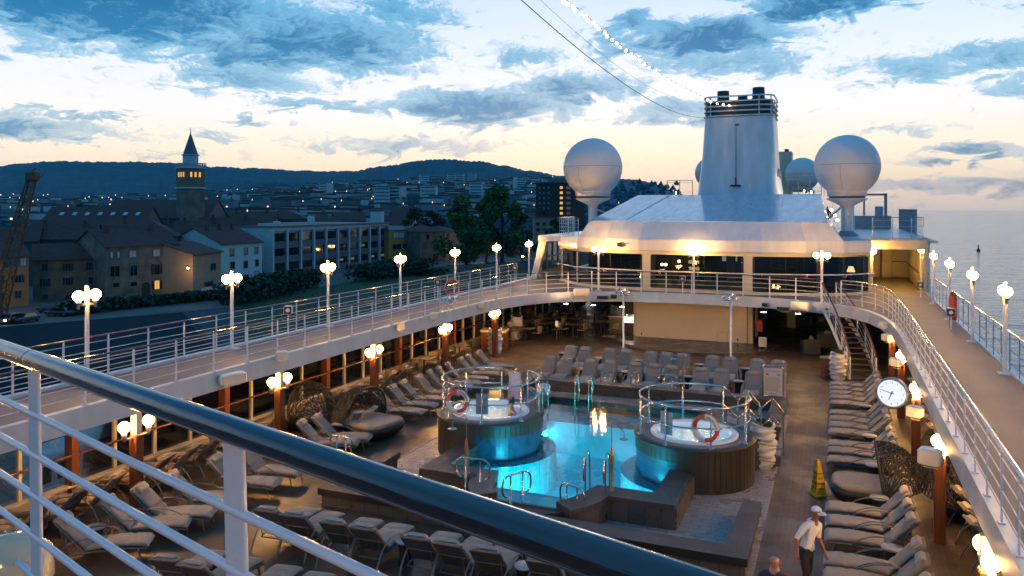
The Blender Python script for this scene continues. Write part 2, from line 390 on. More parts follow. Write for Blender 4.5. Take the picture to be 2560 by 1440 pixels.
M['towel'] = pm('white_towel', (.60, .60, .66), (.50, .50, .57), 9, .9, bump=.6)
M['pinkrobe'] = pm('pale_robe', (.55, .46, .52), (.46, .38, .44), 7, .9, bump=.4)
M['skin'] = pm('skin', (.38, .17, .10), (.32, .14, .08), 9, .5)
M['skindark'] = pm('tanned_skin', (.22, .09, .045), (.18, .07, .035), 9, .5)
M['shirt'] = pm('white_polo_cloth', (.66, .62, .62), (.56, .53, .54), 6, .8, bump=.3)
M['trousers'] = pm('black_trousers', (.008, .009, .013), None, 8, .8)
M['navy'] = pm('navy_cloth', (.008, .014, .035), None, 8, .8)
M['hair'] = pm('brown_hair', (.03, .016, .01), None, 30, .6, bump=.6)
M['blond'] = pm('fair_hair', (.30, .19, .08), (.22, .13, .06), 30, .6, bump=.6)
M['darkstack'] = pm('black_exhaust', (.010, .014, .020), (.02, .026, .035), 3, .5)
M['roofslick'] = pm('wet_steel_roof', (.42, .50, .58), (.26, .34, .42), 1.3, .34, coat=.5, bump=.12, bscale=2.0, rvar=.4, stretch=(2.2, .35, 1))
M['radome'] = pm('radome_shell', (.62, .60, .60), (.55, .54, .55), .7, .45, coat=.15)
M['seam'] = pm('radome_seam', (.22, .19, .18), None, 6, .6)
M['seammetal'] = pm('metal_trim', (.20, .19, .19), None, 6, .5)
M['stair'] = pm('stair_tread', (.05, .038, .028), (.035, .028, .02), 5, .5)
M['paper'] = pm('notice_paper', (.50, .46, .44), (.46, .42, .40), 3, .6)
M['sofa'] = pm('sofa_wicker', (.05, .045, .038), (.035, .03, .026), 12, .7, bump=.4)
M['curtain'] = pm('curtain', (.20, .17, .09), (.12, .10, .05), 2, .8, stretch=(14, 14, .2))
M['globe'] = em('lit_globe', (1.0, .50, .13), 215.0, rim=(1.4, .70, .09))
M['bulb'] = em('lit_bulb', (1.0, .72, .40), 30.0)
M['down'] = em('lit_downlight', (1.0, .60, .24), 330.0)
M['underwater'] = em('pool_lamp', (.12, .88, 1.0), 175.0)
M['flood'] = em('lit_floodlight', (1.0, .82, .55), 380.0)
M['warmwin'] = em('lit_window', (1.0, .60, .18), 1.1)
M['interior'] = em('lit_room', (1.0, .62, .20), .28)
M['clockface'] = em('lit_clock_face', (.86, .92, 1.0), .82)
M['buffet'] = em('lit_counter', (1.0, .86, .66), 5.0)
M['yellowlamp'] = em('yellow_lamp', (1.0, .60, .10), 75.0)

# ------------------------------------------------------------------ the ship: decks, fascia, hull
XC = -6.75
def arc_half():
    return [(8.85, -6.0), (8.85, 6.0), (8.85, 12.0), (8.85, 20.0), (8.85, 28.0), (8.83, 31.0), (8.72, 33.5), (8.45, 35.6), (8.05, 37.1), (7.5, 38.2), (6.9, 39.0), (6.1, 39.7), (5.0, 40.3), (3.6, 40.75), (2.0, 41.0), (0.0, 41.1)]
H_ = arc_half()
INNER = [(XC - dx, y) for dx, y in H_] + [(XC + dx, y) for dx, y in H_[-2::-1]]
WZ, FZ = 2.9, 2.45
SH, SE = -18.1, 4.5           # shore-side and sea-side edges
BACK = 64.0
def outer_for(p):
    x, y = p
    if x < XC and y <= 35.6: return (SH, y)
    if x > XC and y <= 35.6: return (SE, y)
    u = (x - (XC - 8.45)) / 16.9
    return (SH + (SE - SH) * u, BACK)
mb = MB()
for a, b in zip(INNER[:-1], INNER[1:]):
    oa, ob = outer_for(a), outer_for(b)
    mb.quad((a[0], a[1], WZ), (b[0], b[1], WZ), (ob[0], ob[1], WZ), (oa[0], oa[1], WZ))
    mb.quad((a[0], a[1], FZ), (oa[0], oa[1], FZ), (ob[0], ob[1], FZ), (b[0], b[1], FZ))
for sx in (SH, SE):           # corner wedges behind the straight sides
    q = -1 if sx == SH else 1
    pts = [(sx, 35.6), (sx, BACK), (sx - q * (8.45 - 8.05) / 16.9 * 22.6, BACK)]
    for z in (WZ, FZ): mb.add([(p[0], p[1], z) for p in pts], [(0, 1, 2)])
o = mb.build('promenade_deck', [M['deckgrey']]); tag(o, kind='structure')
# white fascia and kerb round the well
mb = MB()
def offset_in(p, q_, r_, d):
    t = Vector((r_[0] - p[0], r_[1] - p[1], 0)).normalized(); n = Vector((-t.y, t.x, 0))
    return (q_[0] - n.x * d, q_[1] - n.y * d)
def offs(path, d):
    out = []
    for i, p in enumerate(path):
        a = path[max(i - 1, 0)]; b = path[min(i + 1, len(path) - 1)]
        t = Vector((b[0] - a[0], b[1] - a[1], 0)).normalized()
        out.append((p[0] + t.y * d, p[1] - t.x * d))
    return out
inn = offs(INNER, .012); inn2 = offs(INNER, -.16)
for i in range(len(INNER) - 1):
    a, b = inn[i], inn[i + 1]; c, d = inn2[i + 1], inn2[i]
    mb.quad((a[0], a[1], FZ - .02), (b[0], b[1], FZ - .02), (b[0], b[1], WZ + .05), (a[0], a[1], WZ + .05))
    mb.quad((a[0], a[1], WZ + .05), (b[0], b[1], WZ + .05), (c[0], c[1], WZ + .05), (d[0], d[1], WZ + .05))
    mb.quad((d[0], d[1], WZ + .05), (c[0], c[1], WZ + .05), (c[0], c[1], WZ + .004), (d[0], d[1], WZ + .004))
    mb.quad((a[0], a[1], FZ - .02), (d[0], d[1], FZ - .02), (c[0], c[1], FZ - .02), (b[0], b[1], FZ - .02))
o = mb.build('deck_fascia', M['white']); tag(o, kind='structure')
# ceiling of the covered space below
mb = MB()
for a, b in zip(INNER[:-1], INNER[1:]):
    oa, ob = outer_for(a), outer_for(b)
    ia = offs([a, b], -.17)
    mb.quad((ia[0][0], ia[0][1], FZ - .006), (oa[0], oa[1], FZ - .006), (ob[0], ob[1], FZ - .006), (ia[1][0], ia[1][1], FZ - .006))
o = mb.build('deckhead', M['ceil']); tag(o, kind='structure')
# side margins (white waterway under the outer rails)
mb = MB()
for x0, x1 in ((SH - .05, SH + .14), (SE - .14, SE + .05)):
    mb.box(((x0 + x1) / 2, 27, WZ + .03), (x1 - x0, 70, .09))
o = mb.build('waterway', M['white']); tag(o, kind='structure')
# teak pool deck in strips round the pool
PX0, PX1, PY0, PY1 = XC - 3.35, XC + 3.35, 16.9, 27.0
mb = MB()
for (x0, x1, y0, y1) in ((SH, PX0, -8, BACK), (PX1, SE, -8, BACK), (PX0, PX1, -8, PY0), (PX0, XC - 1.15, PY0, 18.0), (XC + 1.15, PX1, PY0, 18.0), (PX0, PX1, PY1, BACK)):
    mb.quad((x0, y0, 0), (x1, y0, 0), (x1, y1, 0), (x0, y1, 0))
o = mb.build('pool_deck', M['teak']); tag(o, kind='structure')
# pale tiles round the pool
mb = MB(); TX0, TX1 = XC - 5.15, XC + 5.15
for (x0, x1, y0, y1) in ((TX0, PX0, 16.2, 29.8), (PX1, TX1, 16.2, 29.8), (PX0, PX1, 16.2, PY0), (PX0, XC - 1.15, PY0, 18.0), (XC + 1.15, PX1, PY0, 18.0), (PX0, PX1, PY1, 29.8)):
    mb.quad((x0, y0, .006), (x1, y0, .006), (x1, y1, .006), (x0, y1, .006))
for (x0, x1, y0, y1) in ((TX0 - .06, TX0, 16.2, 29.8), (TX1, TX1 + .06, 16.2, 29.8)):
    mb.box(((x0 + x1) / 2, 23, .01), (.06, 13.6, .02))
o = mb.build('tiled_surround', M['tile']); tag(o, kind='structure')
# hull sides
mb = MB()
mb.box((SH + .05, 28, -5.1), (.12, 76, 10.2)); mb.box((SE - .05, 28, -5.1), (.12, 76, 10.2))
mb.box((XC, BACK, -5.1), (22.4, .2, 10.0))
hull = mb.build('ship_hull', M['white']); tag(hull, kind='structure')

# ------------------------------------------------------------------ railings
def resample(path, step):
    pts = [Vector(p) for p in path]; out = [pts[0]]; dist = 0
    L = sum((b - a).length for a, b in zip(pts[:-1], pts[1:])); n = max(1, round(L / step)); st = L / n
    need = st
    for a, b in zip(pts[:-1], pts[1:]):
        l = (b - a).length; pos = 0
        while dist + (l - pos) >= need - 1e-6 and len(out) < n:
            pos += need - dist; out.append(a + (b - a) * min(pos / l, 1)); dist = 0; need = st
        dist += l - pos
    out.append(pts[-1]); return out
def smooth_path(path, n=4):
    pts = [Vector(p) for p in path]; out = []
    for i in range(len(pts) - 1):
        p0, p1, p2, p3 = pts[max(i - 1, 0)], pts[i], pts[i + 1], pts[min(i + 2, len(pts) - 1)]
        if (p2 - p1).length > 3.2 or (p1 - p0).length > 3.2 or (p3 - p2).length > 3.2: out.append(p1); continue
        for k in range(n):
            t = k / n
            out.append(.5 * ((2 * p1) + (p2 - p0) * t + (2 * p0 - 5 * p1 + 4 * p2 - p3) * t * t + (3 * p1 - 3 * p2 + p3 - p0) * t ** 3))
    out.append(pts[-1]); return out
def railing(path, label, h=1.08, step=1.33, rods=4, mats=('rail', 'varnish'), cat='railing', group=None, post=(.055, .022), hr=.03, flat=True, loc=None, name='deck_railing', extra=(.22, .86)):
    path = [Vector(p) for p in path]
    t = thing(name, label, cat, tuple(path[0]), group=group)
    fine = smooth_path(path)
    hb = MB(); hb.tube([p + Vector((0, 0, h)) for p in fine], hr * 1.25, 8, ry=hr * .8); hb.build('handrail', M[mats[1]], t, True)
    rb = MB()
    for k in range(rods):
        z = h * (extra[0] + (extra[1] - extra[0]) * k / max(1, rods - 1)); rb.tube([p + Vector((0, 0, z)) for p in fine], .012, 5, cap=False)
    rb.build('rail_bars', M[mats[0]], t, True)
    pos = resample(path, step)
    for i, p in enumerate(pos):
        a = pos[max(i - 1, 0)]; b = pos[min(i + 1, len(pos) - 1)]; d = (b - a); ang = math.atan2(d.y, d.x)
        pb = MB(); pb.box((0, 0, (h - .02) / 2), (post[0], post[1], h - .02), ang); pb.box((0, 0, .012), (.11, .09, .024), ang)
        o = pb.build('post', M[mats[0]], t); o.location = p - path[0]
    return t
z = WZ + .05
railing([(SH + .05, 2, z), (SH + .05, 12, z), (SH + .05, 22, z), (SH + .05, 32, z), (SH + .05, 44.2, z)], 'long white railing along the outer shore-side edge of the promenade deck', hr=.028)
shore_in = [(p[0] + .06, p[1], z) for p in INNER if p[0] < XC and p[1] >= 6] 
rail_l = [(x - .10, y, zz) for x, y, zz in shore_in[:5]] + [(x - .05, y + .06, zz) for x, y, zz in shore_in[5:]]
rail_r = [(p[0], p[1] + .08, z) for p in INNER if p[0] >= XC and p[1] >= 39.3]
railing(rail_l + rail_r, 'white railing round the inner shore-side edge and curved front of the promenade above the pool', step=1.32)
M['whitewood'] = pm('worn_grey_handrail', (.30, .31, .33), (.22, .24, .27), 6, .25, coat=.6)
railing([(.22, 39.5, z), (.7, 39.3, z), (1.17, 38.75, z), (1.55, 38.0, z), (1.85, 36.8, z), (2.05, 35.2, z), (2.14, 32.5, z), (2.16, 30, z), (2.16, 22, z), (2.16, 14, z), (2.16, 6, z)], 'white railing from the curved stairs along the inner sea-side edge of the promenade', step=1.15, hr=.036, mats=('rail', 'whitewood'))
railing([(SE - .1, 8, z), (SE - .1, 20, z), (SE - .1, 32, z), (SE - .1, 46.8, z)], 'grey steel railing along the outer sea-side edge above the open water', step=1.2, mats=('grating', 'whitewood'), rods=3, hr=.03)

# ------------------------------------------------------------------ lamps
def globe(mb, c, r=.138): mb.sphere(c, r, 16, 10)
def make_post_lamp():
    t = thing('globe_lamp', 'x', 'lamp post', (0, 0, 0))
    p = MB(); p.lathe([(.14, 0), (.14, .03), (.07, .05), (.055, .07), (.055, 2.25), (.045, 2.5), (.045, 2.52), (.001, 2.52)], n=14); p.box((0, 0, .015), (.34, .34, .03)); p.build('pole', M['white'], t)
    a = MB(); a.box((0, 0, 2.02), (.05, .52, .05)); a.box((0, -.25, 2.0), (.06, .05, .14)); a.box((0, .25, 2.0), (.06, .05, .14))
    a.lathe([(.04, 2.04), (.08, 2.1), (.001, 2.11)], (0, -.25, 0), 12); a.lathe([(.04, 2.04), (.08, 2.1), (.001, 2.11)], (0, .25, 0), 12); a.build('arm', M['seammetal'], t)
    for s in (-.25, .25):
        g = MB(); globe(g, (0, s, 2.26)); g.build('globe', M['globe'], t)
    return t
lamp0 = make_post_lamp(); lsnap = snapshot(lamp0); first = [True]
def put_lamp(loc, rz, label, group):
    if first[0]:
        lamp0.location = loc; lamp0.rotation_euler = (0, 0, rz); lamp0['label'] = label; lamp0['group'] = group; first[0] = False
    else: dup(lamp0, lsnap, loc, rz, label, group)
SL = [3.9, 9.1, 14.39, 19.62, 24.74, 30.08, 35.47, 40.71, 45.79]
for i, y in enumerate(SL):
    put_lamp((-17.86, y, WZ), 0, 'white twin-globe lamp post on the outer shore-side railing, ' + ('nearest the camera' if i == 2 else 'farthest from the camera' if i == 8 else ORD[i - 2] + ' from the camera' if i > 2 else ('beside the observation deck', 'just forward of the nearest pictured one')[i]), 'twin globe lamps on the shore-side railing')
for i, y in enumerate([47.2, 41.5, 35.9, 30.2, 24.7, 19.2, 13.6, 8.0, 2.4]):
    put_lamp((4.24, y, WZ), 0, 'white twin-globe lamp post over the sea, ' + ('closest to the after deckhouse' if i == 0 else ORD[i] + ' from the after deckhouse'), 'twin globe lamps on the sea-side railing')
for (x, y), lb in zip([(-12.0, 41.25), (-6.87, 41.3), (-.62, 39.9)], ['white twin-globe lamp standing in front of the first deckhouse window', 'white twin-globe lamp standing in front of the middle deckhouse window', 'white twin-globe lamp at the head of the curved stairs']):
    put_lamp((x, y, WZ), R(90), lb, 'twin globe lamps on the curved rail')
dup(lamp0, lsnap, (-1.6, -3.4, 5.66), R(20), 'added twin-globe lamp post behind the viewpoint, out of view, warming the near posts', 'added lamp on the observation deck, out of view')  # added lamp, out of view, casting warm light on the near posts
# column lamps: wooden column with a white head and two globes
def make_column():
    t = thing('lit_column', 'x', 'column')
    c = MB(); c.box((0, 0, .95), (.24, .24, 1.9), bev=.02); c.build('column', M['column'], t)
    h = MB(); h.box((0, 0, 2.166), (.17, .17, .52)); h.build('column_head', M['cream'], t)
    a = MB(); a.tube([(0, -.36, 1.97), (0, -.36, 1.84), (0, -.2, 1.84), (0, .2, 1.84), (0, .36, 1.84), (0, .36, 1.97)], .028, 8)
    for s in (-.36, .36): a.lathe([(.03, 1.8), (.05, 1.86), (.075, 1.99), (.001, 2.0)], (0, s, 0), 10)
    a.build('arm', M['seammetal'], t)
    for s in (-.36, .36):
        g = MB(); globe(g, (0, s, 2.15)); g.build('globe', M['globe'], t)
    return t
col0 = make_column(); csnap = snapshot(col0)
cols = [(-15.75, y, 'shore') for y in (14.05, 19.35, 24.65, 30.35, 35.7)] + [(2.12, y, 'sea') for y in (13.75, 19.6, 25.2, 30.7, 35.6)] + [(-15.75, 8.6, 'shore'), (-15.75, 3.2, 'shore'), (2.12, 8.4, 'sea'), (2.12, 3.0, 'sea')]
for i, (x, y, s_) in enumerate(cols):
    k = i % 5 if i < 10 else 5 + i % 2
    lb = 'mahogany column with twin globes under the %s-side walkway, %s' % (s_, ['nearest the camera', 'second from the camera', 'in the middle of its row', 'fourth from the camera', 'farthest from the camera', 'first abaft the camera', 'second abaft the camera'][k])
    if i == 0: col0.location = (x, y, 0); col0['label'] = lb; col0['group'] = 'columns with globe lamps'
    else: dup(col0, csnap, (x, y, 0), 0, lb, 'columns with globe lamps')

# ------------------------------------------------------------------ shore-side and sea-side window walls
def window_wall(x, side, label, y0, y1):
    t = thing('window_wall', label, 'window wall', (x, y0, 0))
    s = MB(); s.box((x, (y0 + y1) / 2, .19), (.14, y1 - y0, .38)); s.box((x + side * .09, (y0 + y1) / 2, .39), (.3, y1 - y0, .04)); s.build('sill', M['cream'], t, True)
    hd = MB(); hd.box((x, (y0 + y1) / 2, 2.36), (.13, y1 - y0, .15)); hd.build('header', M['cream'], t, True)
    m = MB(); y = y0; k = 0; bp = []
    while y < y1:
        if k % 4 == 0: bp.append(y)
        else: m.box((x, y, 1.345), (.1, .085, 1.87))
        y += 1.33; k += 1
    m.build('mullions', M['cream'], t, True)
    for yy in bp:
        b = MB(); b.box((x + side * .09, yy, 1.2), (.26, .22, 2.4)); b.build('wood_post', M['column'], t, True)
    g = MB(); g.box((x - side * .01, (y0 + y1) / 2, 1.345), (.012, y1 - y0, 1.87)); g.build('glazing', M['glass'], t, True)
    h = MB(); h.tube([(x + side * .22, y0, 1.18), (x + side * .22, y1, 1.18)], .035, 8)
    y = y0 + .66
    while y < y1: h.box((x + side * .12, y, 1.12), (.24, .05, .05)); y += 1.33
    h.build('handrail', M['varnish'], t, True)
window_wall(-17.98, 1, 'long cream-framed window wall beneath the shore-side walkway', 8.67, 58)
window_wall(4.36, -1, 'cream-framed window wall beneath the sea-side walkway', 8.67, 58)

# ------------------------------------------------------------------ deckhouse with the lounge windows
HB = [(-9.1, 46.0), (-7.05, 43.45), (-5.2, 42.65), (-3.2, 42.25), (0, 42.1), (3.2, 42.25), (5.3, 42.75), (7.05, 43.5), (8.35, 45.0)]
HB = [(XC + a, b) for a, b in HB]
dh = thing('deckhouse', 'white deckhouse with dark lounge windows and sloped roof under the funnel', 'deckhouse', (XC, 44, WZ))
def wallstrip(mb, path, z0, z1, off=0.0, off1=None):
    a_ = offs(path, off); b_ = a_ if off1 is None else offs(path, off1)
    for i in range(len(path) - 1):
        mb.quad((a_[i][0], a_[i][1], z0), (a_[i + 1][0], a_[i + 1][1], z0), (b_[i + 1][0], b_[i + 1][1], z1), (b_[i][0], b_[i][1], z1))
FULL = [(XC - 8.9, 60)] + HB + [(XC + 8.35, 60)]
mb = MB()
wallstrip(mb, FULL, 4.9, 5.14, .03); wallstrip(mb, FULL, WZ + .004, WZ + .16, .03)
mb.build('cream_wall', M['cream'], dh, True)
# window panes, each bay
px_bays = [(1406, 1444, 0), (1448, 1604, 0), (1629, 1857, 0), (1884, 2044, 0), (2050, 2168, 0)]
def along(path, xpx):
    for (a, b) in zip(path[:-1], path[1:]):
        f = lambda p: 1280 + F * (cs * p[0] + sn * p[1]) / (-sn * p[0] + cs * p[1]) - xpx
        if f(a) <= 0 <= f(b):
            lo, hi = 0.0, 1.0
            for _ in range(30):
                m_ = (lo + hi) / 2; q = (a[0] + (b[0] - a[0]) * m_, a[1] + (b[1] - a[1]) * m_)
                if f(q) < 0: lo = m_
                else: hi = m_
            return q
    return path[-1]
def subpath(path, p, q):
    xs = [v for v in path if p[0] + .02 < v[0] < q[0] - .02]
    return [p] + xs + [q]
prev = None
M['loungeglass'] = glassmat('lounge_glass', (.34, .42, .45), .02, .03, 1.25)
for a, b, _ in px_bays:
    p, q = along(HB, a), along(HB, b)
    w = MB(); wallstrip(w, subpath(HB, p, q), WZ + .16, 4.9, .0)
    wn = w.build('lounge_window', M['loungeglass'], dh, True)
    fm = MB()
    for e in (p, q): fm.box((e[0], e[1], (WZ + .16 + 4.9) / 2), (.1, .12, 1.74))
    if b - a > 100:
        e = along(HB, (a + b) / 2); fm.box((e[0], e[1], (WZ + .16 + 4.9) / 2), (.035, .05, 1.74))
    fm.build('frame', M['cream'] if b - a < 60 else M['ink'], wn).location = -dh.location
for a, b in ((1604, 1629), (1857, 1884)):
    p, q = along(HB, a + .5), along(HB, b - .5)
    w = MB(); wallstrip(w, subpath(HB, p, q), WZ + .16, 4.9, .045); w.build('pier', M['cream'], dh, True)
# upper white bulwark: lower wing follows the wall, upper part is straight and leans back
mb = MB()
wallstrip(mb, FULL, 5.12, 5.72, .16, .12); wallstrip(mb, FULL, 5.11, 5.12, .16, .02)
oA = offs(FULL, .12)
mb.add([(p[0], p[1], 5.72) for p in oA], [tuple(range(len(oA)))])
mid = [(XC - 7.1, 43.5), (XC - 5.2, 42.75), (XC - 3.2, 42.38), (XC, 42.25), (XC + 3.2, 42.38), (XC + 5.3, 42.88), (XC + 6.7, 43.4)]
mid = offs(HB, .12)[1:8]
top = [(XC - 6.35, 43.3), (XC - 4.9, 43.02), (XC - 3.1, 42.86), (XC, 42.8), (XC + 3.1, 42.86), (XC + 5.0, 43.02), (XC + 6.35, 43.3)]
midh = [((a[0] * .5 + b[0] * .5), (a[1] * .5 + b[1] * .5)) for a, b in zip(mid, top)]
midh0 = [(XC - 6.75, 43.4), (XC - 5.05, 42.86), (XC - 3.15, 42.6), (XC, 42.5), (XC + 3.15, 42.6), (XC + 5.1, 42.92), (XC + 6.5, 43.35)]
mb.smooth = True
for i in range(6):
    mb.quad((*mid[i], 5.70), (*mid[i + 1], 5.70), (*midh[i + 1], 6.2), (*midh[i], 6.2))
    mb.quad((*midh[i], 6.2), (*midh[i + 1], 6.2), (*top[i + 1], 6.7), (*top[i], 6.7))
mb.smooth = False
mb.add([(*mid[0], 5.70), (*midh[0], 6.2), (*top[0], 6.7), (XC - 6.6, 62, 6.7), (XC - 7.1, 62, 5.7)], [(0, 1, 2, 3, 4)])
mb.add([(*mid[-1], 5.70), (*midh[-1], 6.2), (*top[-1], 6.7), (XC + 6.3, 62, 6.7), (XC + 6.7, 62, 5.7)], [(4, 3, 2, 1, 0)])
o = mb.build('bulwark', M['white'], dh, True)
mb = MB()
rt_ = [(x, y - .03, 6.705) for x, y in top]; mb.add(rt_ + [(XC + 5.8, 54.5, 8.34), (XC - 6.2, 54.5, 8.34)], [(0, 1, 8), (1, 2, 8), (2, 3, 8), (3, 7, 8), (3, 4, 7), (4, 5, 7), (5, 6, 7)])
for p_, q_ in zip(rt_[:-1], rt_[1:]): mb.quad((p_[0], p_[1], 6.66), (q_[0], q_[1], 6.66), q_, p_)
mb.add([rt_[-1], (XC + 6.35, 54.5, 6.705), (XC + 5.8, 54.5, 8.34)], [(0, 1, 2)])
mb.add([(XC - 6.35, 43.3, 6.70), (XC - 6.75, 54.5, 6.70), (XC - 6.2, 54.5, 8.34)], [(0, 1, 2)])
mb.quad((XC - 6.2, 54.5, 8.34), (XC + 5.8, 54.5, 8.34), (XC + 5.8, 64, 8.34), (XC - 6.2, 64, 8.34))
for xx in (-4.2, 3.9): mb.tube([(XC + xx, 43.2, 6.75), (XC + xx * .93, 54.4, 8.36)], .02, 5)
mb.build('sloped_roof', M['roofslick'], dh, True)
# lounge interior behind the glass
li = thing('lounge_interior', 'dim lounge seen through the dark deckhouse windows', 'lounge', (XC, 50, WZ))
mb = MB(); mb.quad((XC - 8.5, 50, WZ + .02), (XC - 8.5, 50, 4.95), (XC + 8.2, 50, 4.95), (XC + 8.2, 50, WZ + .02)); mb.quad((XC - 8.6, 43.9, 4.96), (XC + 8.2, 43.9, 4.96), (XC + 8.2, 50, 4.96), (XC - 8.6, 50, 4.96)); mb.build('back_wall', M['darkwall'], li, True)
for x0, x1 in ((-15.2, -14.7), (-10.0, -9.5), (-8.6, -8.3), (-6.8, -6.4), (-5.6, -5.1), (.1, .5), (1.0, 1.3)):
    cb = MB(); n = 10
    yy = 44.3 if x0 > -13 and x0 < 0 else 45.6
    for k in range(n):
        xa, xb = x0 + (x1 - x0) * k / n, x0 + (x1 - x0) * (k + 1) / n
        ya, yb = (yy + .05 * (k % 2), yy + .05 * ((k + 1) % 2))
        cb.quad((xa, ya, WZ + .1), (xb, yb, WZ + .1), (xb, yb, 4.9), (xa, ya, 4.9))
    cb.build('curtain', M['curtain'], li, True)
for (x, y, z_) in ((-9.6, 46.5, 4.05), (-9.0, 47.5, 4.2), (-5.0, 47, 4.25)):
    g = MB(); g.sphere((x, y, z_), .07, 10, 8); g.sphere((x + .22, y, z_), .07, 10, 8); g.build('wall_light', M['yellowlamp'], li, True)
g = MB(); g.lathe([(.22, 0), (.12, .3), (.001, .3)], (.75, 46.2, 3.95), 14); g.build('lamp_shade', em('lit_lamp_shade', (1, .66, .25), 2.2), li, True)
g = MB(); g.lathe([(.12, 0), (.02, .03), (.02, .6)], (.75, 46.2, 3.35), 10); g.build('lamp_base', M['brass'], li, True)
g = MB()
for k in range(3):
    for j in range(3): g.box((-8.5 + k * .42 + .1 * (k > 1), 49.9, 3.6 + j * .42), (.24, .02, .22))
g.build('lit_panel', em('panel_light', (1, .62, .22), .9), li, True)
g = MB(); g.box((-6.1, 49.9, 4.4), (.9, .04, .55)); g.build('wall_panel', em('cream_panel_light', (.9, .72, .36), .5), li, True)
for x in (-12.8, -11.6, -8.2, -6.9, -3.5, -2.1, -.2):
    g = MB(); g.box((x, 45.6, WZ + .42), (.6, .6, .2), bev=.05); g.box((x, 45.9, WZ + .75), (.6, .14, .6), bev=.04); g.build('armchair', M['sofa'], li, True)
# tubular rail in front of the lounge windows
t = thing('window_guard_rail', 'white tubular guard rail in front of the dark lounge windows', 'railing', (HB[0][0], HB[0][1], WZ))
gr = offs(HB[:], .32); g = MB(); g.tube(smooth_path([(p[0], p[1], 4.02) for p in gr]), .028, 8); g.build('handrail', M['rail'], t, True)
for p, q in zip(offs(HB, .0)[::1], gr[::1]):
    g = MB(); g.tube([(q[0], q[1], 4.0), (q[0], q[1], 3.9), (p[0], p[1], 3.88)], .015, 6); g.build('bracket', M['rail'], t, True)
# small camera housings on the bulwark
def make_spot_speaker(px, d, z_, label):
    c = DP(px, d, z_)
    t = thing('bulwark_speaker', label, 'speaker', tuple(c), -.35)
    g = MB(); g.box((0, -.1, 0), (.36, .4, .26), bev=.07); g.build('housing', M['grating'], t)
    g = MB(); g.box((0, -.31, 0), (.3, .03, .2)); g.build('grille', M['ink'], t)
    g = MB(); g.lathe([(.07, 0), (.07, .04), (.001, .05)], (0, 0, 0), 10); g2 = MB(); g2.tube([(0, .05, 0), (.05, .5, .06)], .05, 8); g2.build('bracket', M['white'], t)
make_spot_speaker(1557, 42.3, 5.45, 'small grey speaker on the white bulwark over the first wide window')
make_spot_speaker(1942, 41.2, 5.30, 'small grey speaker on the white bulwark over the third wide window')

# ------------------------------------------------------------------ side wings, aft platforms, radomes, funnel
PZ = 5.84
t = thing('aft_alcove', 'yellow-lit covered alcove at the after end of the sea-side promenade', 'shelter', (3, 52, WZ))
g = MB(); g.box((3.0, 57.1, 4.3), (3.4, .2, 2.8)); g.box((1.62, 51.3, 4.3), (.12, 11.8, 2.8)); g.build('wall', M['cream'], t, True)
g = MB(); g.box((3.05, 46.75, 5.45), (2.9, .35, .5)); g.box((1.75, 46.75, 4.1), (.22, .3, 2.4)); g.prism([(SE - .2, 46.5), (SE, 46.5), (SE + .15, 47.2), (SE - .1, 47.2)], WZ, 5.7); g.build('portal_frame', M['cream'], t, True)
g = MB(); g.box((SE - .1, 52, WZ + .35), (.16, 10.2, .7)); g.box((SE - .1, 52, 5.3), (.16, 10.2, .5))
y = 47.6
while y < 57: g.box((SE - .1, y, 4.3), (.14, .12, 2.0)); y += .95
g.build('side_frame', M['cream'], t, True)
g = MB(); g.box((SE - .1, 52, 4.35), (.02, 10, 1.5)); g.build('glazing', M['glass'], t, True)
g = MB(); g.box((3.3, 52, 5.6), (3.4, 10.6, .1)); g.build('ceiling', M['cream'], t, True)
g = MB(); g.tube([(1.9, 57, 3.9), (4.25, 57, 3.9), (4.2, 48, 3.9)], .03, 6); g.build('handrail', M['varnish'], t, True)
for k, xx in enumerate((2.35, 3.05)):
    o = thing('deck_locker', 'tall pale locker standing in the yellow-lit alcove, ' + ('the one by the deckhouse wall' if k == 0 else 'the one on the sea side'), 'locker', (xx, 56.5, WZ), group='lockers in the alcove')
    g = MB(); g.box((0, 0, .95), (.62, .5, 1.9), bev=.04); g.build('cabinet', M['cream'], o)
    g = MB(); g.tube([(-.29, -.27, 1.2), (-.15, -.27, 1.08), (.15, -.27, 1.08), (.29, -.27, 1.2)], .012, 5); g.build('handle', M['grating'], o)
o = thing('alcove_lamp', 'round lit lamp on the deckhouse wall beside the alcove', 'wall lamp', (1.85, 46.2, 5.1))
g = MB(); g.sphere((0, 0, 0), .16); g.build('globe', M['globe'], o); g = MB(); g.box((-.15, 0, .05), (.16, .1, .3)); g.build('bracket', M['grating'], o)
o = thing('alcove_sign', 'small dark sign on the yellow back wall of the alcove', 'sign', (3.0, 56.97, 5.0)); g = MB(); g.box((0, 0, 0), (.5, .03, .12)); g.build('panel', M['ink'], o)
o = thing('alcove_ceiling_lamp', 'yellow ceiling lamp inside the covered alcove', 'ceiling lamp', (3.1, 52, 5.53)); g = MB(); g.lathe([(.2, 0), (.2, -.06), (.001, -.09)], n=14); g.build('diffuser', M['yellowlamp'], o)
o = thing('alcove_ceiling_lamp', 'yellow ceiling lamp just inside the portal of the alcove', 'ceiling lamp', (3.1, 48.2, 5.53)); g = MB(); g.lathe([(.2, 0), (.2, -.06), (.001, -.09)], n=14); g.build('diffuser', M['yellowlamp'], o)
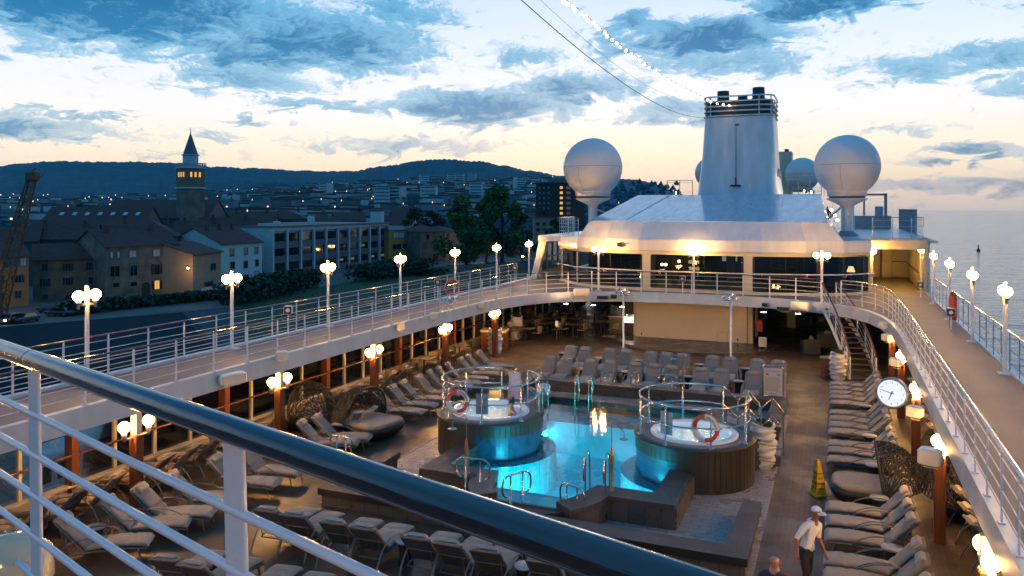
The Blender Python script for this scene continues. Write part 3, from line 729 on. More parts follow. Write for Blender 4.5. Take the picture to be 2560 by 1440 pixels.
# aft platform over the alcove
t = thing('aft_platform', 'white upper platform carrying the radome mast over the alcove', 'platform', (2.4, 50, PZ))
g = MB(); g.prism([(-.05, 45.2), (1.75, 45.6), (3.6, 46.5), (SE + .05, 47.3), (SE + .05, 68), (-.2, 68)], PZ - .16, PZ); g.build('deck_slab', M['white'], t, True)
railing([(1.8, 45.9, PZ), (3.6, 46.7, PZ), (SE - .1, 47.6, PZ), (SE - .1, 52, PZ)], 'thin white railing along the front of the sea-side upper platform', step=1.1, rods=3, hr=.022)
railing([(SE - .05, 52.2, PZ), (SE - .05, 58, PZ), (SE - .05, 66.5, PZ)], 'dark barred fence along the sea edge of the upper platform', step=.4, rods=2, hr=.025, mats=('grating', 'grating'), post=(.03, .03), h=1.5)
g = thing('deck_stairs', 'white ladder stairs behind the sea-side radome mast', 'stairs', (.4, 56, PZ)); mb = MB()
for q_ in (0, .7): mb.tube([(q_, 0, 0), (q_, 3.2, 2.6)], .04, 6); mb.tube([(q_, 0, .9), (q_, 3.2, 3.5)], .025, 6)
for k in range(9): mb.box((.35, .3 + k * .33, .2 + k * .28), (.7, .2, .03))
mb.build('flight', M['rail'], g)
g = thing('gantry_frame', 'blue-grey square frame on the upper platform behind the mast', 'gantry', (2.6, 66, PZ)); mb = MB()
mb.box((-.6, 0, 1.35), (.14, .14, 2.7)); mb.box((.9, 0, 1.35), (.22, .2, 2.7)); mb.box((.15, 0, 2.62), (1.7, .2, .16)); mb.build('frame', M['grating'], g)
mb = MB(); mb.box((-.4, -1, .5), (3.2, .8, 1.0)); mb.lathe([(.3, 1.0), (.3, 1.7), (.001, 1.72)], (.4, -1, 0), 14); mb.build('winch_housing', M['grating'], g)
for k, (xx, yy) in enumerate(((.3, 53.0), (.75, 53.6))):
    pass
# shore-side wing structure with slanted leg and ladder
t = thing('shore_wing', 'slanted white leg and cream window screen at the after end of the shore-side promenade', 'screen', (-16.8, 46, WZ))
g = MB(); g.add([(-17.9, 46.1, WZ), (-17.5, 46.1, WZ), (-16.75, 46.1, 5.5), (-17.25, 46.1, 5.5), (-17.9, 46.5, WZ), (-17.5, 46.5, WZ), (-16.75, 46.5, 5.5), (-17.25, 46.5, 5.5)], [(0, 1, 2, 3), (7, 6, 5, 4), (0, 4, 5, 1), (1, 5, 6, 2), (2, 6, 7, 3), (3, 7, 4, 0)])
g.prism([(-17.3, 45.9), (-15.2, 45.6), (-15.2, 56), (-17.6, 56)], 5.35, 5.7); g.build('white_frame', M['white'], t, True)
g = MB()
for k in range(9): g.tube([(-17.72 + k * .1, 46.05, WZ + .35 + k * .27), (-17.42 + k * .1, 46.05, WZ + .35 + k * .27)], .015, 5)
g.build('ladder_rungs', M['rail'], t, True)
g = MB()
for k in range(7): g.box((-17.5, 47.0 + k * 1.1, 4.2), (.1, .1, 2.4))
g.box((-17.5, 50.3, 3.2), (.12, 7, .5)); g.box((-17.5, 50.3, 4.25), (.1, 7, .07)); g.box((-17.5, 50.3, 5.25), (.12, 7, .2)); g.build('mullions', M['cream'], t, True)
g = MB(); g.box((-17.52, 50.3, 4.3), (.015, 6.8, 1.9)); g.build('glazing', M['glass'], t, True)
railing([(-15.0, 47.0, 5.72), (-16.6, 48.0, 5.72), (-16.9, 52, 5.72)], 'white barred railing beside the shore-side radome mast', step=.5, rods=4, hr=.022)

def radome(x, y, r, zc, zbase, label, ladder=False, mast=True):
    t = thing('radome', label, 'radome', (x, y, zbase))
    g = MB(); g.sphere((0, 0, zc - zbase), r, 40, 26, zmin=-.80)
    rb = r * .6; zb = zc - zbase - r * .80
    g.lathe([(rb, zb), (rb * .98, zb - .18 * r), (.001, zb - .18 * r)], n=40)
    sh = g.build('shell', M['radome'], t)
    for dz in (.02, ):
        q = MB(); rr = r * math.sqrt(1 - dz * dz) + .004
        q.tube([(rr * math.cos(a * math.pi / 24), rr * math.sin(a * math.pi / 24), zc - zbase + r * dz) for a in range(48)], .011, 4, closed=True)
        for az_ in (-.2, 1.37, 2.9, 4.5):
            q.tube([(math.cos(az_) * math.cos(e) * (r + .003), math.sin(az_) * math.cos(e) * (r + .003), zc - zbase + math.sin(e) * (r + .003)) for e in [(-.85 + k * .085) for k in range(11 if az_ != -.2 else 11)]], .008, 4)
        q.build('seam', M['seam'], sh)
    q = MB(); q.lathe([(rb * .9, zb - .18 * r - .01), (rb * .9, zb - .18 * r - .1), (.001, zb - .18 * r - .1)], n=24); q.build('bearing', M['ink'], t)
    if mast:
        zt = zb - .18 * r - .1
        q = MB(); q.lathe([(.001, zt), (rb * 1.02, zt), (rb * 1.02, zt - .06), (.36, zt - .42), (.3, zt - .6), (.3, .3), (.34, .28), (.34, 0)], n=8); q.build('mast', M['white'], t)
        q = MB(); q.lathe([(.34, .3), (.7, .0)], n=8); q.build('foot', M['grating'], t)
    return t
radome(.57, 47.6, 1.74, 9.78, PZ, 'big white radome on its mast on the sea side of the funnel')
radome(-14.05, 47.0, 1.84, 9.95, 5.1, 'big white radome on its mast on the shore side of the funnel')
radome(-2.8, 74.6, 1.5, 10.45, 8.4, 'pale radome partly hidden behind the sea-side radome and funnel', mast=False)
radome(-11.85, 81.7, 1.6, 11.05, 8.4, 'pale radome showing at the shore-side edge of the funnel', mast=False)
g = thing('mast_brace', 'white diagonal brace of the shore-side radome mast', 'brace', (-14, 47, 7)); mb = MB(); mb.tube([(-13.9, 47.1, 7.35), (-12.4, 48.4, 6.7)], .06, 6); mb.build('strut', M['white'], g, True)
g = thing('mast_brace', 'white diagonal brace of the sea-side radome mast', 'brace', (.5, 47.6, 7)); mb = MB(); mb.tube([(.4, 47.8, 7.6), (-.6, 50.5, 6.6)], .06, 6); mb.build('strut', M['white'], g, True)

# funnel
def rrect(hx, hy, r, n=6):
    out = []
    for cx, cy, a0 in ((hx - r, hy - r, 0), (-hx + r, hy - r, 90), (-hx + r, -hy + r, 180), (hx - r, -hy + r, 270)):
        for k in range(n + 1):
            a = R(a0 + 90 * k / n); out.append((cx + r * math.cos(a), cy + r * math.sin(a)))
    return out
FX, FY = -6.72, 62.0
fn = thing('funnel', 'tall white tapered funnel with railed dark top', 'funnel', (FX, FY, 8.3))
g = MB(); g.smooth = True; levels = []
for k in range(13):
    u = k / 12; zz = 5.9 * u
    flare = .16 * max(0, (1 - u * 1.6)) ** 2.2
    hx = 2.78 + flare - .30 * u; hy = 3.2 + flare * 1.2 - .5 * u
    levels.append(([(p[0], p[1] + .35 * u, zz) for p in rrect(hx, hy, .9)]))
n = len(levels[0]); vs = [v for l in levels for v in l]
fs = [(i * n + k, i * n + (k + 1) % n, (i + 1) * n + (k + 1) % n, (i + 1) * n + k) for i in range(12) for k in range(n)]
g.add(vs, fs); g.smooth = False; g.add(levels[-1], [tuple(range(n))]); body = g.build('casing', M['white'], fn)
g = MB()
pr = rrect(2.40, 2.62, .9); g.prism([(p[0], p[1] + .35) for p in pr], 5.9, 7.05)
g.build('dark_top', M['darkstack'], fn)
for k in range(5):
    zz = 5.98 + k * .36
    g = MB(); g.tube([(p[0], p[1] + .35, zz) for p in rrect(2.52, 2.75, .95, 8)], .06, 6, closed=True); g.build('guard_ring', M['rail'], fn)
g = MB()
for k, p in enumerate(rrect(2.44, 2.67, .92, 3)[::2]): g.tube([(p[0], p[1] + .35, 5.9), (p[0], p[1] + .35, 7.42)], .045, 6)
g.build('guard_posts', M['rail'], fn)
for (a, b, h, r_) in ((-1.25, -1.0, 1.75, .52), (1.3, -.6, 1.95, .52), (.1, -.2, 1.45, .42), (-.3, 1.0, 1.3, .3), (.6, 1.2, 1.2, .35)):
    g = MB(); g.lathe([(r_ * 1.1, 6.3), (r_ * 1.1, 6.3 + h * .55), (r_ * .88, 6.3 + h * .6), (r_ * .85, 6.3 + h), (r_ * .6, 6.3 + h), (r_ * .55, 6.3)], (a, b + .35, 0), 18); g.build('exhaust_pipe', M['darkstack'], fn)
g = MB(); g.box((.05, -3.13, 5.2), (.3, .12, .1)); g.tube([(-.1, -3.15, 5.25), (-.05, -3.2, 3.2), (-.02, -3.3, .9)], .012, 4); g.tube([(.0, -3.15, 5.25), (.02, -3.2, 3.2), (.02, -3.3, .9)], .012, 4); g.tube([(-.4, -3.4, .75), (.35, -3.4, .75)], .08, 6); g.tube([(-.02, -3.3, .8), (-.02, -3.3, 1.4)], .05, 6); g.build('hoist_gear', M['ink'], fn)
def text(body_, size, mat, parent=None, loc=(0, 0, 0), rot=(0, 0, 0), ext=.003, name='lettering', align='CENTER'):
    cu = bpy.data.curves.new(name, 'FONT'); cu.body = body_; cu.size = size; cu.extrude = ext; cu.align_x = align; cu.align_y = 'CENTER'
    tmp = bpy.data.objects.new(name, cu); C.objects.link(tmp)
    me = bpy.data.meshes.new_from_object(tmp); bpy.data.objects.remove(tmp)
    me.materials.clear(); me.materials.append(mat)
    o = bpy.data.objects.new(name, me); C.objects.link(o)
    if parent: o.parent = parent
    o.location = loc; o.rotation_euler = rot; return o
text('AZAMARA', .95, M['grating'], fn, (2.78, .3, 1.7), (R(90), 0, R(90)), .02)
# string lights from the funnel to the mast ahead, and two stays
def sag(a, b, s, n=60):
    a, b = Vector(a), Vector(b)
    return [a.lerp(b, k / n) - Vector((0, 0, s * 4 * (k / n) * (1 - k / n))) for k in range(n + 1)]
t = thing('string_lights', 'string of warm round bulbs hanging from the funnel top', 'string lights', (FX, FY - 2.6, 15.3))
A = DP(1862, 58.6, ZD(264, 58.6)); B = DP(1400, 23, ZD(-12, 23))
pts = []
ctrl = [(1857, 264, 58.8), (1800, 258, 56.5), (1773, 250, 55.0), (1700, 213, 50.0), (1650, 184, 46.5), (1600, 148, 43.0), (1540, 104, 38.5), (1500, 68, 35.0), (1460, 34, 31.0), (1430, 12, 28.5), (1405, -8, 26.0), (1340, -90, 21.0)]
pts = [DP(a, d, ZD(b, d)) for a, b, d in ctrl]; cb = MB(); fine = smooth_path(pts, 1); cb.tube(pts, .012, 5); cable = cb.build('cable', M['ink'], t, True)
for k, p in enumerate(resample(pts, .95)[:-1]):
    g = MB(); g.sphere((0, 0, -.09), .062, 10, 7); o = g.build('bulb', M['bulb'], t); o.location = p - t.location + Vector((.05 * math.sin(k * 2.3), .05 * math.cos(k * 3.1), 0))
for (c1, c2, s_, rr, lb) in (((1770, 292, 58.6), (1290, -12, 20), 1.6, .014, 'dark steel stay running from the funnel to the forward mast'), ((1690, 243, 60), (1335, -15, 26), 1.0, .007, 'thin wire beside the string lights above the deck')):
    a = DP(c1[0], c1[2], ZD(c1[1], c1[2])); b = DP(c2[0], c2[2], ZD(c2[1], c2[2]))
    t = thing('wire_stay', lb, 'cable', tuple(a)); g = MB(); g.tube(sag(a, b, s_ * .6), rr, 5); g.build('wire', M['ink'], t, True)
# clutter behind the roof: rails, mast block, floodlights
railing([(-11.4, 57, 8.36), (-9.6, 57.2, 8.36)], 'lit white railing on the roof at the shore side of the funnel', step=.9, rods=2, hr=.03, mats=('cream', 'cream'))
railing([(-3.2, 58.5, 8.36), (-1.2, 58.5, 8.36), (-.95, 58.5, 8.36)], 'lit white railing on the roof at the sea side of the funnel', step=.75, rods=2, hr=.035, mats=('cream', 'cream'))
t = thing('exhaust_casing', 'beige square casing behind the funnel', 'casing', (-5.5, 78, 8.3)); g = MB(); g.box((0, 0, 2.2), (3.4, 2.4, 4.4)); g.build('casing', M['cream'], t); g = MB(); g.lathe([(.28, 4.4), (.28, 4.7), (.001, 4.7)], (-.2, -.6, 0), 12); g.lathe([(.2, 4.4), (.2, 4.7), (.001, 4.7)], (1.2, 0, 0), 12); g.build('vent', M['ink'], t)
def floodlight(loc, rz, label, tilt=0):
    t = thing('floodlight', label, 'floodlight', loc, rz)
    g = MB(); g.box((0, 0, .14), (.3, .18, .26), bev=.03); g.tube([(0, 0, 0), (0, 0, -.15)], .03, 6); g.build('housing', M['grating'], t)
    g = MB(); g.box((0, .1, .14), (.24, .015, .2)); g.build('lens', M['flood'], t)
floodlight((-2.0, 60.2, 8.5), R(80), 'lit floodlight at the foot of the funnel on the sea side')
floodlight((-1.6, 63.6, 8.5), R(80), 'second lit floodlight farther aft beside the funnel')
floodlight((-11.7, 61.5, 8.5), R(-85), 'lit floodlight at the foot of the funnel on the shore side')
for k, (xx, yy, zz) in enumerate(((-.72, 57, 8.9), (-.3, 60, 7.3), (-.1, 62, 6.9), (.1, 58, 6.6), (-.25, 64, 8.0))):
    t = thing('work_light', 'small bright work light among the stairs aft of the sloped roof', 'lamp', (xx, yy, zz), group='small work lights aft'); g = MB(); g.sphere((0, 0, 0), .09, 8, 6); g.build('bulb', M['bulb'], t); g = MB(); g.tube([(0, .05, 0), (0, .1, -.6)], .02, 5); g.build('stem', M['rail'], t)

# ------------------------------------------------------------------ screen wall, stage, poles, fascia gear
t = thing('screen_wall', 'large blank cream screen wall behind the stage', 'screen', (-7.45, 43.5, 0))
g = MB(); g.box((0, .1, 1.32), (6.05, .2, 2.4)); g.build('panel', M['screen'], t)
g = MB(); g.box((3.2, .3, 1.25), (.25, .6, 2.5)); g.box((-3.1, .25, 1.25), (.14, .4, 2.5)); g.build('side_post', M['cream'], t)
for x_ in (-2.7, 2.55):
    g = MB(); g.lathe([(.05, 0), (.05, .02), (.001, .02)], n=10); o = g.build('cover_cap', M['ink'], t); o.rotation_euler = (R(90), 0, 0); o.location = (x_, -.0, .32)
g = MB(); g.box((1.75, -.06, .42), (.5, .12, .55), bev=.02); g.build('panel_box', M['screen'], t)
t = thing('stage', 'low dark oval stage in front of the cream screen', 'stage', (-7.15, 43.0, 0))
mb = MB(); st = [(4.4 * math.cos(R(a)), -4.0 * math.sin(R(a)) + .6) for a in range(0, 181, 6)]; mb.prism(st[::-1], .0, .16); mb.build('platform', planks('stage_boards', (.06, .045, .032), (.10, .075, .05), (.02, .015, .01), .15, rough=.3, wet=.2), t)
def spot_cluster(par, c, n=4, dx=.17):
    for k in range(n):
        g = MB(); a = (k % 2) * 1.0 - .5
        g.lathe([(.04, 0), (.09, .06), (.11, .15), (.001, .15)], n=10); o = g.build('spotlight', M['rail'], par); o.location = (c[0] + (k - (n - 1) / 2) * dx, c[1] - .05, c[2] + .08 * (k % 2)); o.rotation_euler = (R(60 + 25 * (k % 2)), 0, a)
        g = MB(); g.lathe([(.085, .152), (.001, .153)], n=10); g.build('lens', M['steel'], o)
for k, (x_, y_) in enumerate(((-10.42, 40.75), (-4.86, 40.45))):
    t = thing('spotlight_pole', 'slim white pole with spotlights at the ' + ('shore-side' if k == 0 else 'sea-side') + ' end of the screen', 'pole', (x_, y_ - .25, 0))
    g = MB(); g.lathe([(.12, 0), (.12, .02), (.055, .03), (.055, 2.85), (.001, 2.85)], n=12); g.build('pole', M['rail'], t)
    g = MB(); g.tube([(-.3, 0, 2.8), (.3, 0, 2.8)], .02, 6); g.tube([(-.25, 0, 3.0), (.3, 0, 3.0)], .02, 6); g.tube([(0, 0, 2.8), (0, 0, 3.02)], .03, 6); g.build('crossbar', M['steel'], t)
    spot_cluster(t, (0, 0, 2.86), 4); spot_cluster(t, (.05, 0, 3.03), 3)
def box_speaker(c, rz, size, label, mat='white', tilt=0):
    t = thing('box_speaker', label, 'speaker', tuple(c), rz)
    g = MB(); g.box((0, 0, 0), size, bev=.04); g.build('cabinet', M[mat], t)
    g = MB(); g.box((0, -size[1] / 2 - .004, 0), (size[0] * .86, .012, size[2] * .84)); g.build('grille', M['screen'] if mat == 'white' else M['ink'], t)
    g = MB(); g.box((0, size[1] / 2 + .06, 0), (.08, .14, .05)); g.tube([(-size[0] * .3, 0, -size[2] / 2 - .06), (size[0] * .3, 0, -size[2] / 2 - .06)], .012, 5); g.build('bracket', M['white'], t)
    return t
def on_fascia(px, z_, out=.2):
    q = along(INNER, px) if False else None
    best = None
    for (a, b) in zip(INNER[:-1], INNER[1:]):
        if a[1] < 30: continue
        for k in range(20):
            u = k / 20; x = a[0] + (b[0] - a[0]) * u; y = a[1] + (b[1] - a[1]) * u
            xx = 1280 + F * (cs * x + sn * y) / (-sn * x + cs * y)
            if best is None or abs(xx - px) < best[0]: best = (abs(xx - px), x, y, math.atan2(b[1] - a[1], b[0] - a[0]))
    _, x, y, an = best
    return Vector((x + math.sin(an) * out, y - math.cos(an) * out, z_)), an
for px_, zz, sz, lb, mt in ((1453, 2.95, (.85, .18, .42), 'wide white speaker on the front fascia on the shore side of the screen', 'white'), (1505, 2.66, (.68, .14, .22), 'flat pale speaker low on the front fascia by the shore-side pole', 'screen'), (1533, 2.72, (.34, .3, .22), 'small dark-fronted speaker on the fascia beside the shore-side pole', 'grating'),
                            (1917, 2.62, (.34, .3, .2), 'small dark-fronted speaker on the fascia on the sea side of the screen', 'grating'), (1962, 2.5, (.7, .14, .2), 'flat pale speaker low on the front fascia near the stairs', 'screen'), (2006, 2.72, (.95, .3, .46), 'wide white speaker on the front fascia beside the stairs', 'white')):
    c, an = on_fascia(px_, zz); box_speaker(c, an, sz, lb, mt)
# speakers along the side fascias
for k, (y_, zz) in enumerate(((16.9, 2.72), (19.0, 2.98), (25.9, 2.9), (28.6, 2.95), (33.2, 2.85))):
    c = (-15.38, y_, zz)
    t = box_speaker(c, R(68) if k == 0 else R(35), (.75, .34, .28) if k == 0 else (.36, .26, .26), ['long white loudspeaker on the shore-side fascia behind the near handrail', 'white box speaker on the shore-side fascia over the second lit column', 'white box speaker on the shore-side fascia before the third lit column', 'white box speaker on the shore-side fascia over the fourth lit column', 'white box speaker on the shore-side fascia over the farthest lit column'][k])
for k, (y_, zz) in enumerate(((17.4, 2.5), (20.6, 2.62), (27.0, 2.62), (31.5, 2.7), (34.0, 2.8))):
    t = box_speaker((1.72, y_, zz), R(-20 - 10 * k), (.42, .3, .32) if k == 0 else (.34, .24, .26), ['white wedge loudspeaker on an arm from the sea-side fascia, nearest the camera', 'white box speaker on the sea-side fascia over the second lit column', 'white box speaker on the sea-side fascia beyond the clock', 'white box speaker on the sea-side fascia near the stairs', 'white box speaker on the sea-side fascia at the foot of the curved stairs rail'][k])
for k, (x_, y_, z_, s_) in enumerate(((-15.62, 30.4, 3.35, 1),)):
    t = thing('spotlight_bar', 'bar of four small spotlights over the shore-side inner railing', 'spotlights', (x_, y_, z_), R(80)); g = MB(); g.tube([(-.5, 0, 0), (.5, 0, 0)], .02, 6); g.tube([(0, 0, 0), (0, .06, -.7)], .02, 6); g.build('crossbar', M['rail'], t); spot_cluster(t, (0, 0, .03), 4, .26)
# promenade kit: small square speakers on posts, lifebuoys, bin
def post_speaker(c, rz, label, mat='ink'):
    t = thing('post_speaker', label, 'speaker', c, rz)
    g = MB(); g.box((0, 0, .95), (.3, .22, .3), bev=.03); g.build('housing', M['white' if mat != 'ink' else 'grating'], t)
    g = MB(); g.box((0, -.12, .95), (.25, .02, .25)); g.lathe([(.001, 0)] , n=3) if False else None; g.build('grille', M['ink'], t)
    g = MB(); g.lathe([(.07, 0), (.001, .001)], n=14); o = g.build('badge', M['buoywhite'], t); o.rotation_euler = (R(90), 0, 0); o.location = (0, -.135, .95)
    g = MB(); g.tube([(0, 0, 0), (0, 0, .82)], .03, 6); g.build('stem', M['rail'], t)
post_speaker((-17.7, 22.2, WZ), R(30), 'white square speaker on the shore-side promenade between the second and third lamps', 'w')
post_speaker((-17.75, 33.4, WZ), R(20), 'dark square speaker on the shore-side promenade beside the red lifebuoy')
post_speaker((-17.75, 43.2, WZ), R(15), 'dark square speaker on the shore-side promenade near the after end')
post_speaker((-7.45, 41.35, WZ - .15), R(0), 'dark square speaker on the curved front rail before the lounge windows')
post_speaker((3.95, 44.3, WZ - .3), R(-10), 'dark square speaker on the sea-side railing near the alcove')
post_speaker((3.95, 33.0, WZ - .3), R(-10), 'dark square speaker on the sea-side railing beside the red extinguisher')
def lifebuoy(name, label, loc, rot, r=.30, tube=.075, txt=None, wht=True):
    t = thing(name, label, 'lifebuoy', loc); t.rotation_euler = rot
    n = 48; pts = [(r * math.cos(2 * math.pi * k / n), 0, r * math.sin(2 * math.pi * k / n)) for k in range(n + 1)]
    segs = [(0, 12, 'buoywhite'), (12, 24, 'red'), (24, 36, 'buoywhite'), (36, 48, 'red')] if wht else [(0, 48, 'red')]
    for a, b, m_ in segs:
        g = MB(); g.tube([pts[k] for k in range(a, b + 1)], tube, 12, ry=tube * .8); g.build('ring_section', M[m_], t)
    g = MB()
    for a in (6, 18, 30, 42):
        g.box((0, 0, 0), (.001, .001, .001)) if False else None
    g.tube([((r + tube + .012 + .02 * math.sin(k * math.pi / 3)) * math.cos(2 * math.pi * k / n), -.02, (r + tube + .012 + .02 * math.sin(k * math.pi / 3)) * math.sin(2 * math.pi * k / n)) for k in range(n)], .008, 5, closed=True); g.build('rope', M['buoywhite'] if not wht else M['red'], t)
    if txt:
        for i, ch in enumerate(txt):
            a = R(82 - i * 11.5); o = text(ch, .085, M['ink'], t, (r * math.cos(a), -tube * .86, r * math.sin(a)), (R(90), -(a - R(90)), 0), .004, 'letter')
    return t
lifebuoy('lifebuoy', 'orange-red lifebuoy hung on the shore-side outer railing', (-17.82, 35.0, WZ + .55), (0, 0, R(62)), .34, .075, None, False)
t = thing('fire_extinguisher', 'red extinguisher hung on the sea-side outer railing', 'extinguisher', (4.12, 33.9, WZ + .35)); g = MB(); g.lathe([(.001, -.1), (.13, -.1), (.14, 0), (.14, .8), (.09, .9), (.03, .94)], n=14); g.build('cylinder', M['red'], t); g = MB(); g.tube([(0, 0, .94), (0, -.05, 1.0), (-.1, -.1, .9)], .02, 6); g.build('valve', M['black'], t)
t = thing('fire_cabinet', 'small red cabinet beside the screen wall', 'cabinet', (-3.75, 43.4, 1.15)); g = MB(); g.box((0, 0, 0), (.3, .2, .62), bev=.02); g.build('box', M['red'], t); g = MB(); g.box((0, -.11, .0), (.22, .01, .5)); g.build('door', M['red'], t)
t = thing('notice_stand', 'white folded notice leaning beside the screen wall', 'sign', (-3.5, 42.2, 0)); g = MB(); g.box((0, 0, .5), (.4, .03, .5)); g.build('panel', M['paper'], t); g = MB(); g.tube([(-.15, .05, 0), (-.15, 0, .5)], .015, 5); g.tube([(.15, .05, 0), (.15, 0, .5)], .015, 5); g.build('leg', M['rail'], t)
# clock on a bracket
t = thing('clock', 'round lit double-faced clock on a bracket from the sea-side fascia', 'clock', (1.33, 22.1, 2.7), R(-16))
def ydisc(g, y, r, n=40): g.add([(r * math.cos(2 * math.pi * k / n), y, r * math.sin(2 * math.pi * k / n)) for k in range(n)], [tuple(range(n))])
g = MB(); n = 44
g.smooth = True
ring = []
for (rr, yy) in ((.335, -.09), (.375, -.10), (.385, -.06), (.385, .06), (.375, .10), (.335, .09)): ring.append([(rr * math.cos(2 * math.pi * k / n), yy, rr * math.sin(2 * math.pi * k / n)) for k in range(n)])
g.add([v for q_ in ring for v in q_], [(i * n + k, i * n + (k + 1) % n, (i + 1) * n + (k + 1) % n, (i + 1) * n + k) for i in range(5) for k in range(n)]); g.smooth = False
g.build('rim', M['grating'], t)
g = MB(); ydisc(g, -.085, .34); f = g.build('dial', M['clockface'], t); g = MB(); ydisc(g, .085, .34); g.build('dial', M['clockface'], t)
for h_ in range(12):
    a = R(90 - 30 * h_); text(str(h_ or 12), .075, M['seammetal'], f, (.27 * math.cos(a), -.09, .27 * math.sin(a)), (R(90), 0, 0), .002, 'numeral')
def hand(an, L, w):
    g = MB(); d = Vector((math.sin(an), 0, math.cos(an))); s_ = Vector((d.z, 0, -d.x)) * w
    a = -d * .06; b = d * L
    g.quad(tuple(a - s_ + Vector((0, -.097, 0))), tuple(a + s_ + Vector((0, -.097, 0))), tuple(b + s_ * .5 + Vector((0, -.097, 0))), tuple(b - s_ * .5 + Vector((0, -.097, 0)))); g.build('hand', M['ink'], f)
hand(R(202), .19, .016); hand(R(284), .29, .011)
g = MB(); g.tube([(.38, 0, .02), (.72, .05, .02)], .025, 8); g.build('bracket', M['grating'], t)

# ------------------------------------------------------------------ curved stairs
t = thing('curved_stairs', 'curved staircase from the pool deck up to the sea-side promenade', 'stairs', (1.0, 36.8, 0))
def bez(u):
    a, b, c = Vector((-.30, 39.75)), Vector((.75, 39.0)), Vector((1.08, 36.75)); return a * (1 - u) ** 2 + b * 2 * u * (1 - u) + c * u * u
def bezt(u):
    d = (bez(min(u + .01, 1)) - bez(max(u - .01, 0))); d.normalize(); return d
NS = 14; tr = MB()
for k in range(NS):
    u = (k + .5) / NS; p = bez(u); d = bezt(u); z_ = WZ * (1 - (k + 1) / (NS + 1)); tr.box((p.x, p.y, z_ - .02), (.32, 1.0, .045), math.atan2(d.y, d.x))
tr.build('treads', M['stair'], t, True)
for q_ in (1, -1):
    s_ = MB(); L_ = []; L2 = []
    for k in range(25):
        u = k / 24; p = bez(u); d = bezt(u); nx = Vector((d.y, -d.x)) * q_ * .52; z_ = WZ * (1 - u)
        L_.append((p.x + nx.x, p.y + nx.y, z_ + .06)); L2.append((p.x + nx.x * 1.08, p.y + nx.y * 1.08, z_ + .06))
    for a, b, c, d in zip(L_[:-1], L_[1:], L2[1:], L2[:-1]):
        lo = lambda v: (v[0], v[1], max(0, v[2] - .3))
        s_.quad(a, b, c, d); s_.quad(lo(a), lo(b), b, a); s_.quad(d, c, lo(c), lo(d)); s_.quad(lo(d), lo(c), lo(b), lo(a))
    s_.build('stringer', M['white'], t, True)
    h = MB(); h.tube([(a[0], a[1], a[2] + .95) for a in L_], .04, 8); h.build('handrail', M['varnish'], t, True)
    h = MB()
    for zz in (.3, .55, .78): h.tube([(a[0], a[1], a[2] + zz) for a in L_], .012, 5)
    h.build('rail_bars', M['rail'], t, True)
    for k in (0, 5, 10, 15, 20, 24):
        h = MB(); a = L_[k]; h.box((a[0], a[1], a[2] + .45), (.05, .05, .98)); h.build('post', M['rail'], t, True)
g = MB(); g.quad((-.85, 39.5, WZ - .35), (.25, 39.3, WZ - .35), (.25, 39.3, WZ), (-.85, 39.5, WZ)); g.build('landing_edge', M['white'], t, True)

# ------------------------------------------------------------------ pool
WL = .47; TLc, TRc, TR_ = (XC - 3.10, 22.0), (XC + 3.10, 22.0), 1.62
pool = thing('swimming_pool', 'lit turquoise swimming pool between the two round whirlpool tubs', 'swimming pool', (XC, 22, 0))
DX0, DX1, DY0, DY1, DZ = XC - 2.4, XC + 2.4, 18.62, 25.2, -.95
mb = MB()
mb.quad((DX0, DY0, DZ), (DX1, DY0, DZ), (DX1, DY1, DZ), (DX0, DY1, DZ))
for a, b in (((DX0, DY0), (DX1, DY0)), ((DX1, DY0), (DX1, DY1)), ((DX1, DY1), (DX0, DY1)), ((DX0, DY1), (DX0, DY0))):
    mb.quad((*a, DZ), (*a, .1), (*b, .1), (*b, DZ))
mb.build('deep_basin', M['aquadeep'], pool, True)
mb = MB()
for (x0, x1, y0, y1) in ((PX0, PX1, 18.0, DY0), (XC - 1.15, XC + 1.15, 17.0, 18.0), (PX0, PX1, DY1, PY1), (PX0, DX0, DY0, DY1), (DX1, PX1, DY0, DY1)):
    mb.quad((x0, y0, .1), (x1, y0, .1), (x1, y1, .1), (x0, y1, .1))
mb.build('shallow_ledge', M['ledge'], pool, True)
mb = MB()
for (c, d) in (((DX0, DY0), (DX1, DY0)), ((DX0, DY1), (DX1, DY1))):
    mb.box(((c[0] + d[0]) / 2, c[1], .112), (DX1 - DX0, .07, .022))
mb.build('ledge_edge', M['acrylic'], pool, True)
mb = MB()
mb.quad((PX0, 18.0, WL), (PX1, 18.0, WL), (PX1, PY1, WL), (PX0, PY1, WL)); mb.quad((XC - 1.15, 17.0, WL), (XC + 1.15, 17.0, WL), (XC + 1.15, 18.0, WL), (XC - 1.15, 18.0, WL)); mb.build('water', M['poolwater'], pool, True)
for c, sgn in ((TLc, 1), (TRc, -1)):
    mb = MB(); mb.smooth = True
    n = 40; A0, A1 = (-86, 86) if sgn == 1 else (94, 266)
    for k in range(n):
        a, b = R(A0 + (A1 - A0) * k / n), R(A0 + (A1 - A0) * (k + 1) / n)
        f = lambda r, z_, w: (c[0] + r * math.cos(w), c[1] + r * math.sin(w), z_)
        mb.quad(f(2.05, DZ, a), f(2.05, DZ, b), f(2.02, .06, b), f(2.02, .06, a)); mb.quad(f(2.02, .06, a), f(2.02, .06, b), f(1.5, .06, b), f(1.5, .06, a))
        mb.quad(f(1.585, .06, a), f(1.585, .06, b), f(1.585, .82, b), f(1.585, .82, a))
    mb.m = [0 if i % 3 < 2 else 1 for i in range(len(mb.f))]
    mb.build('curved_bench', [M['aqua'], M['bluewall']], pool, True)
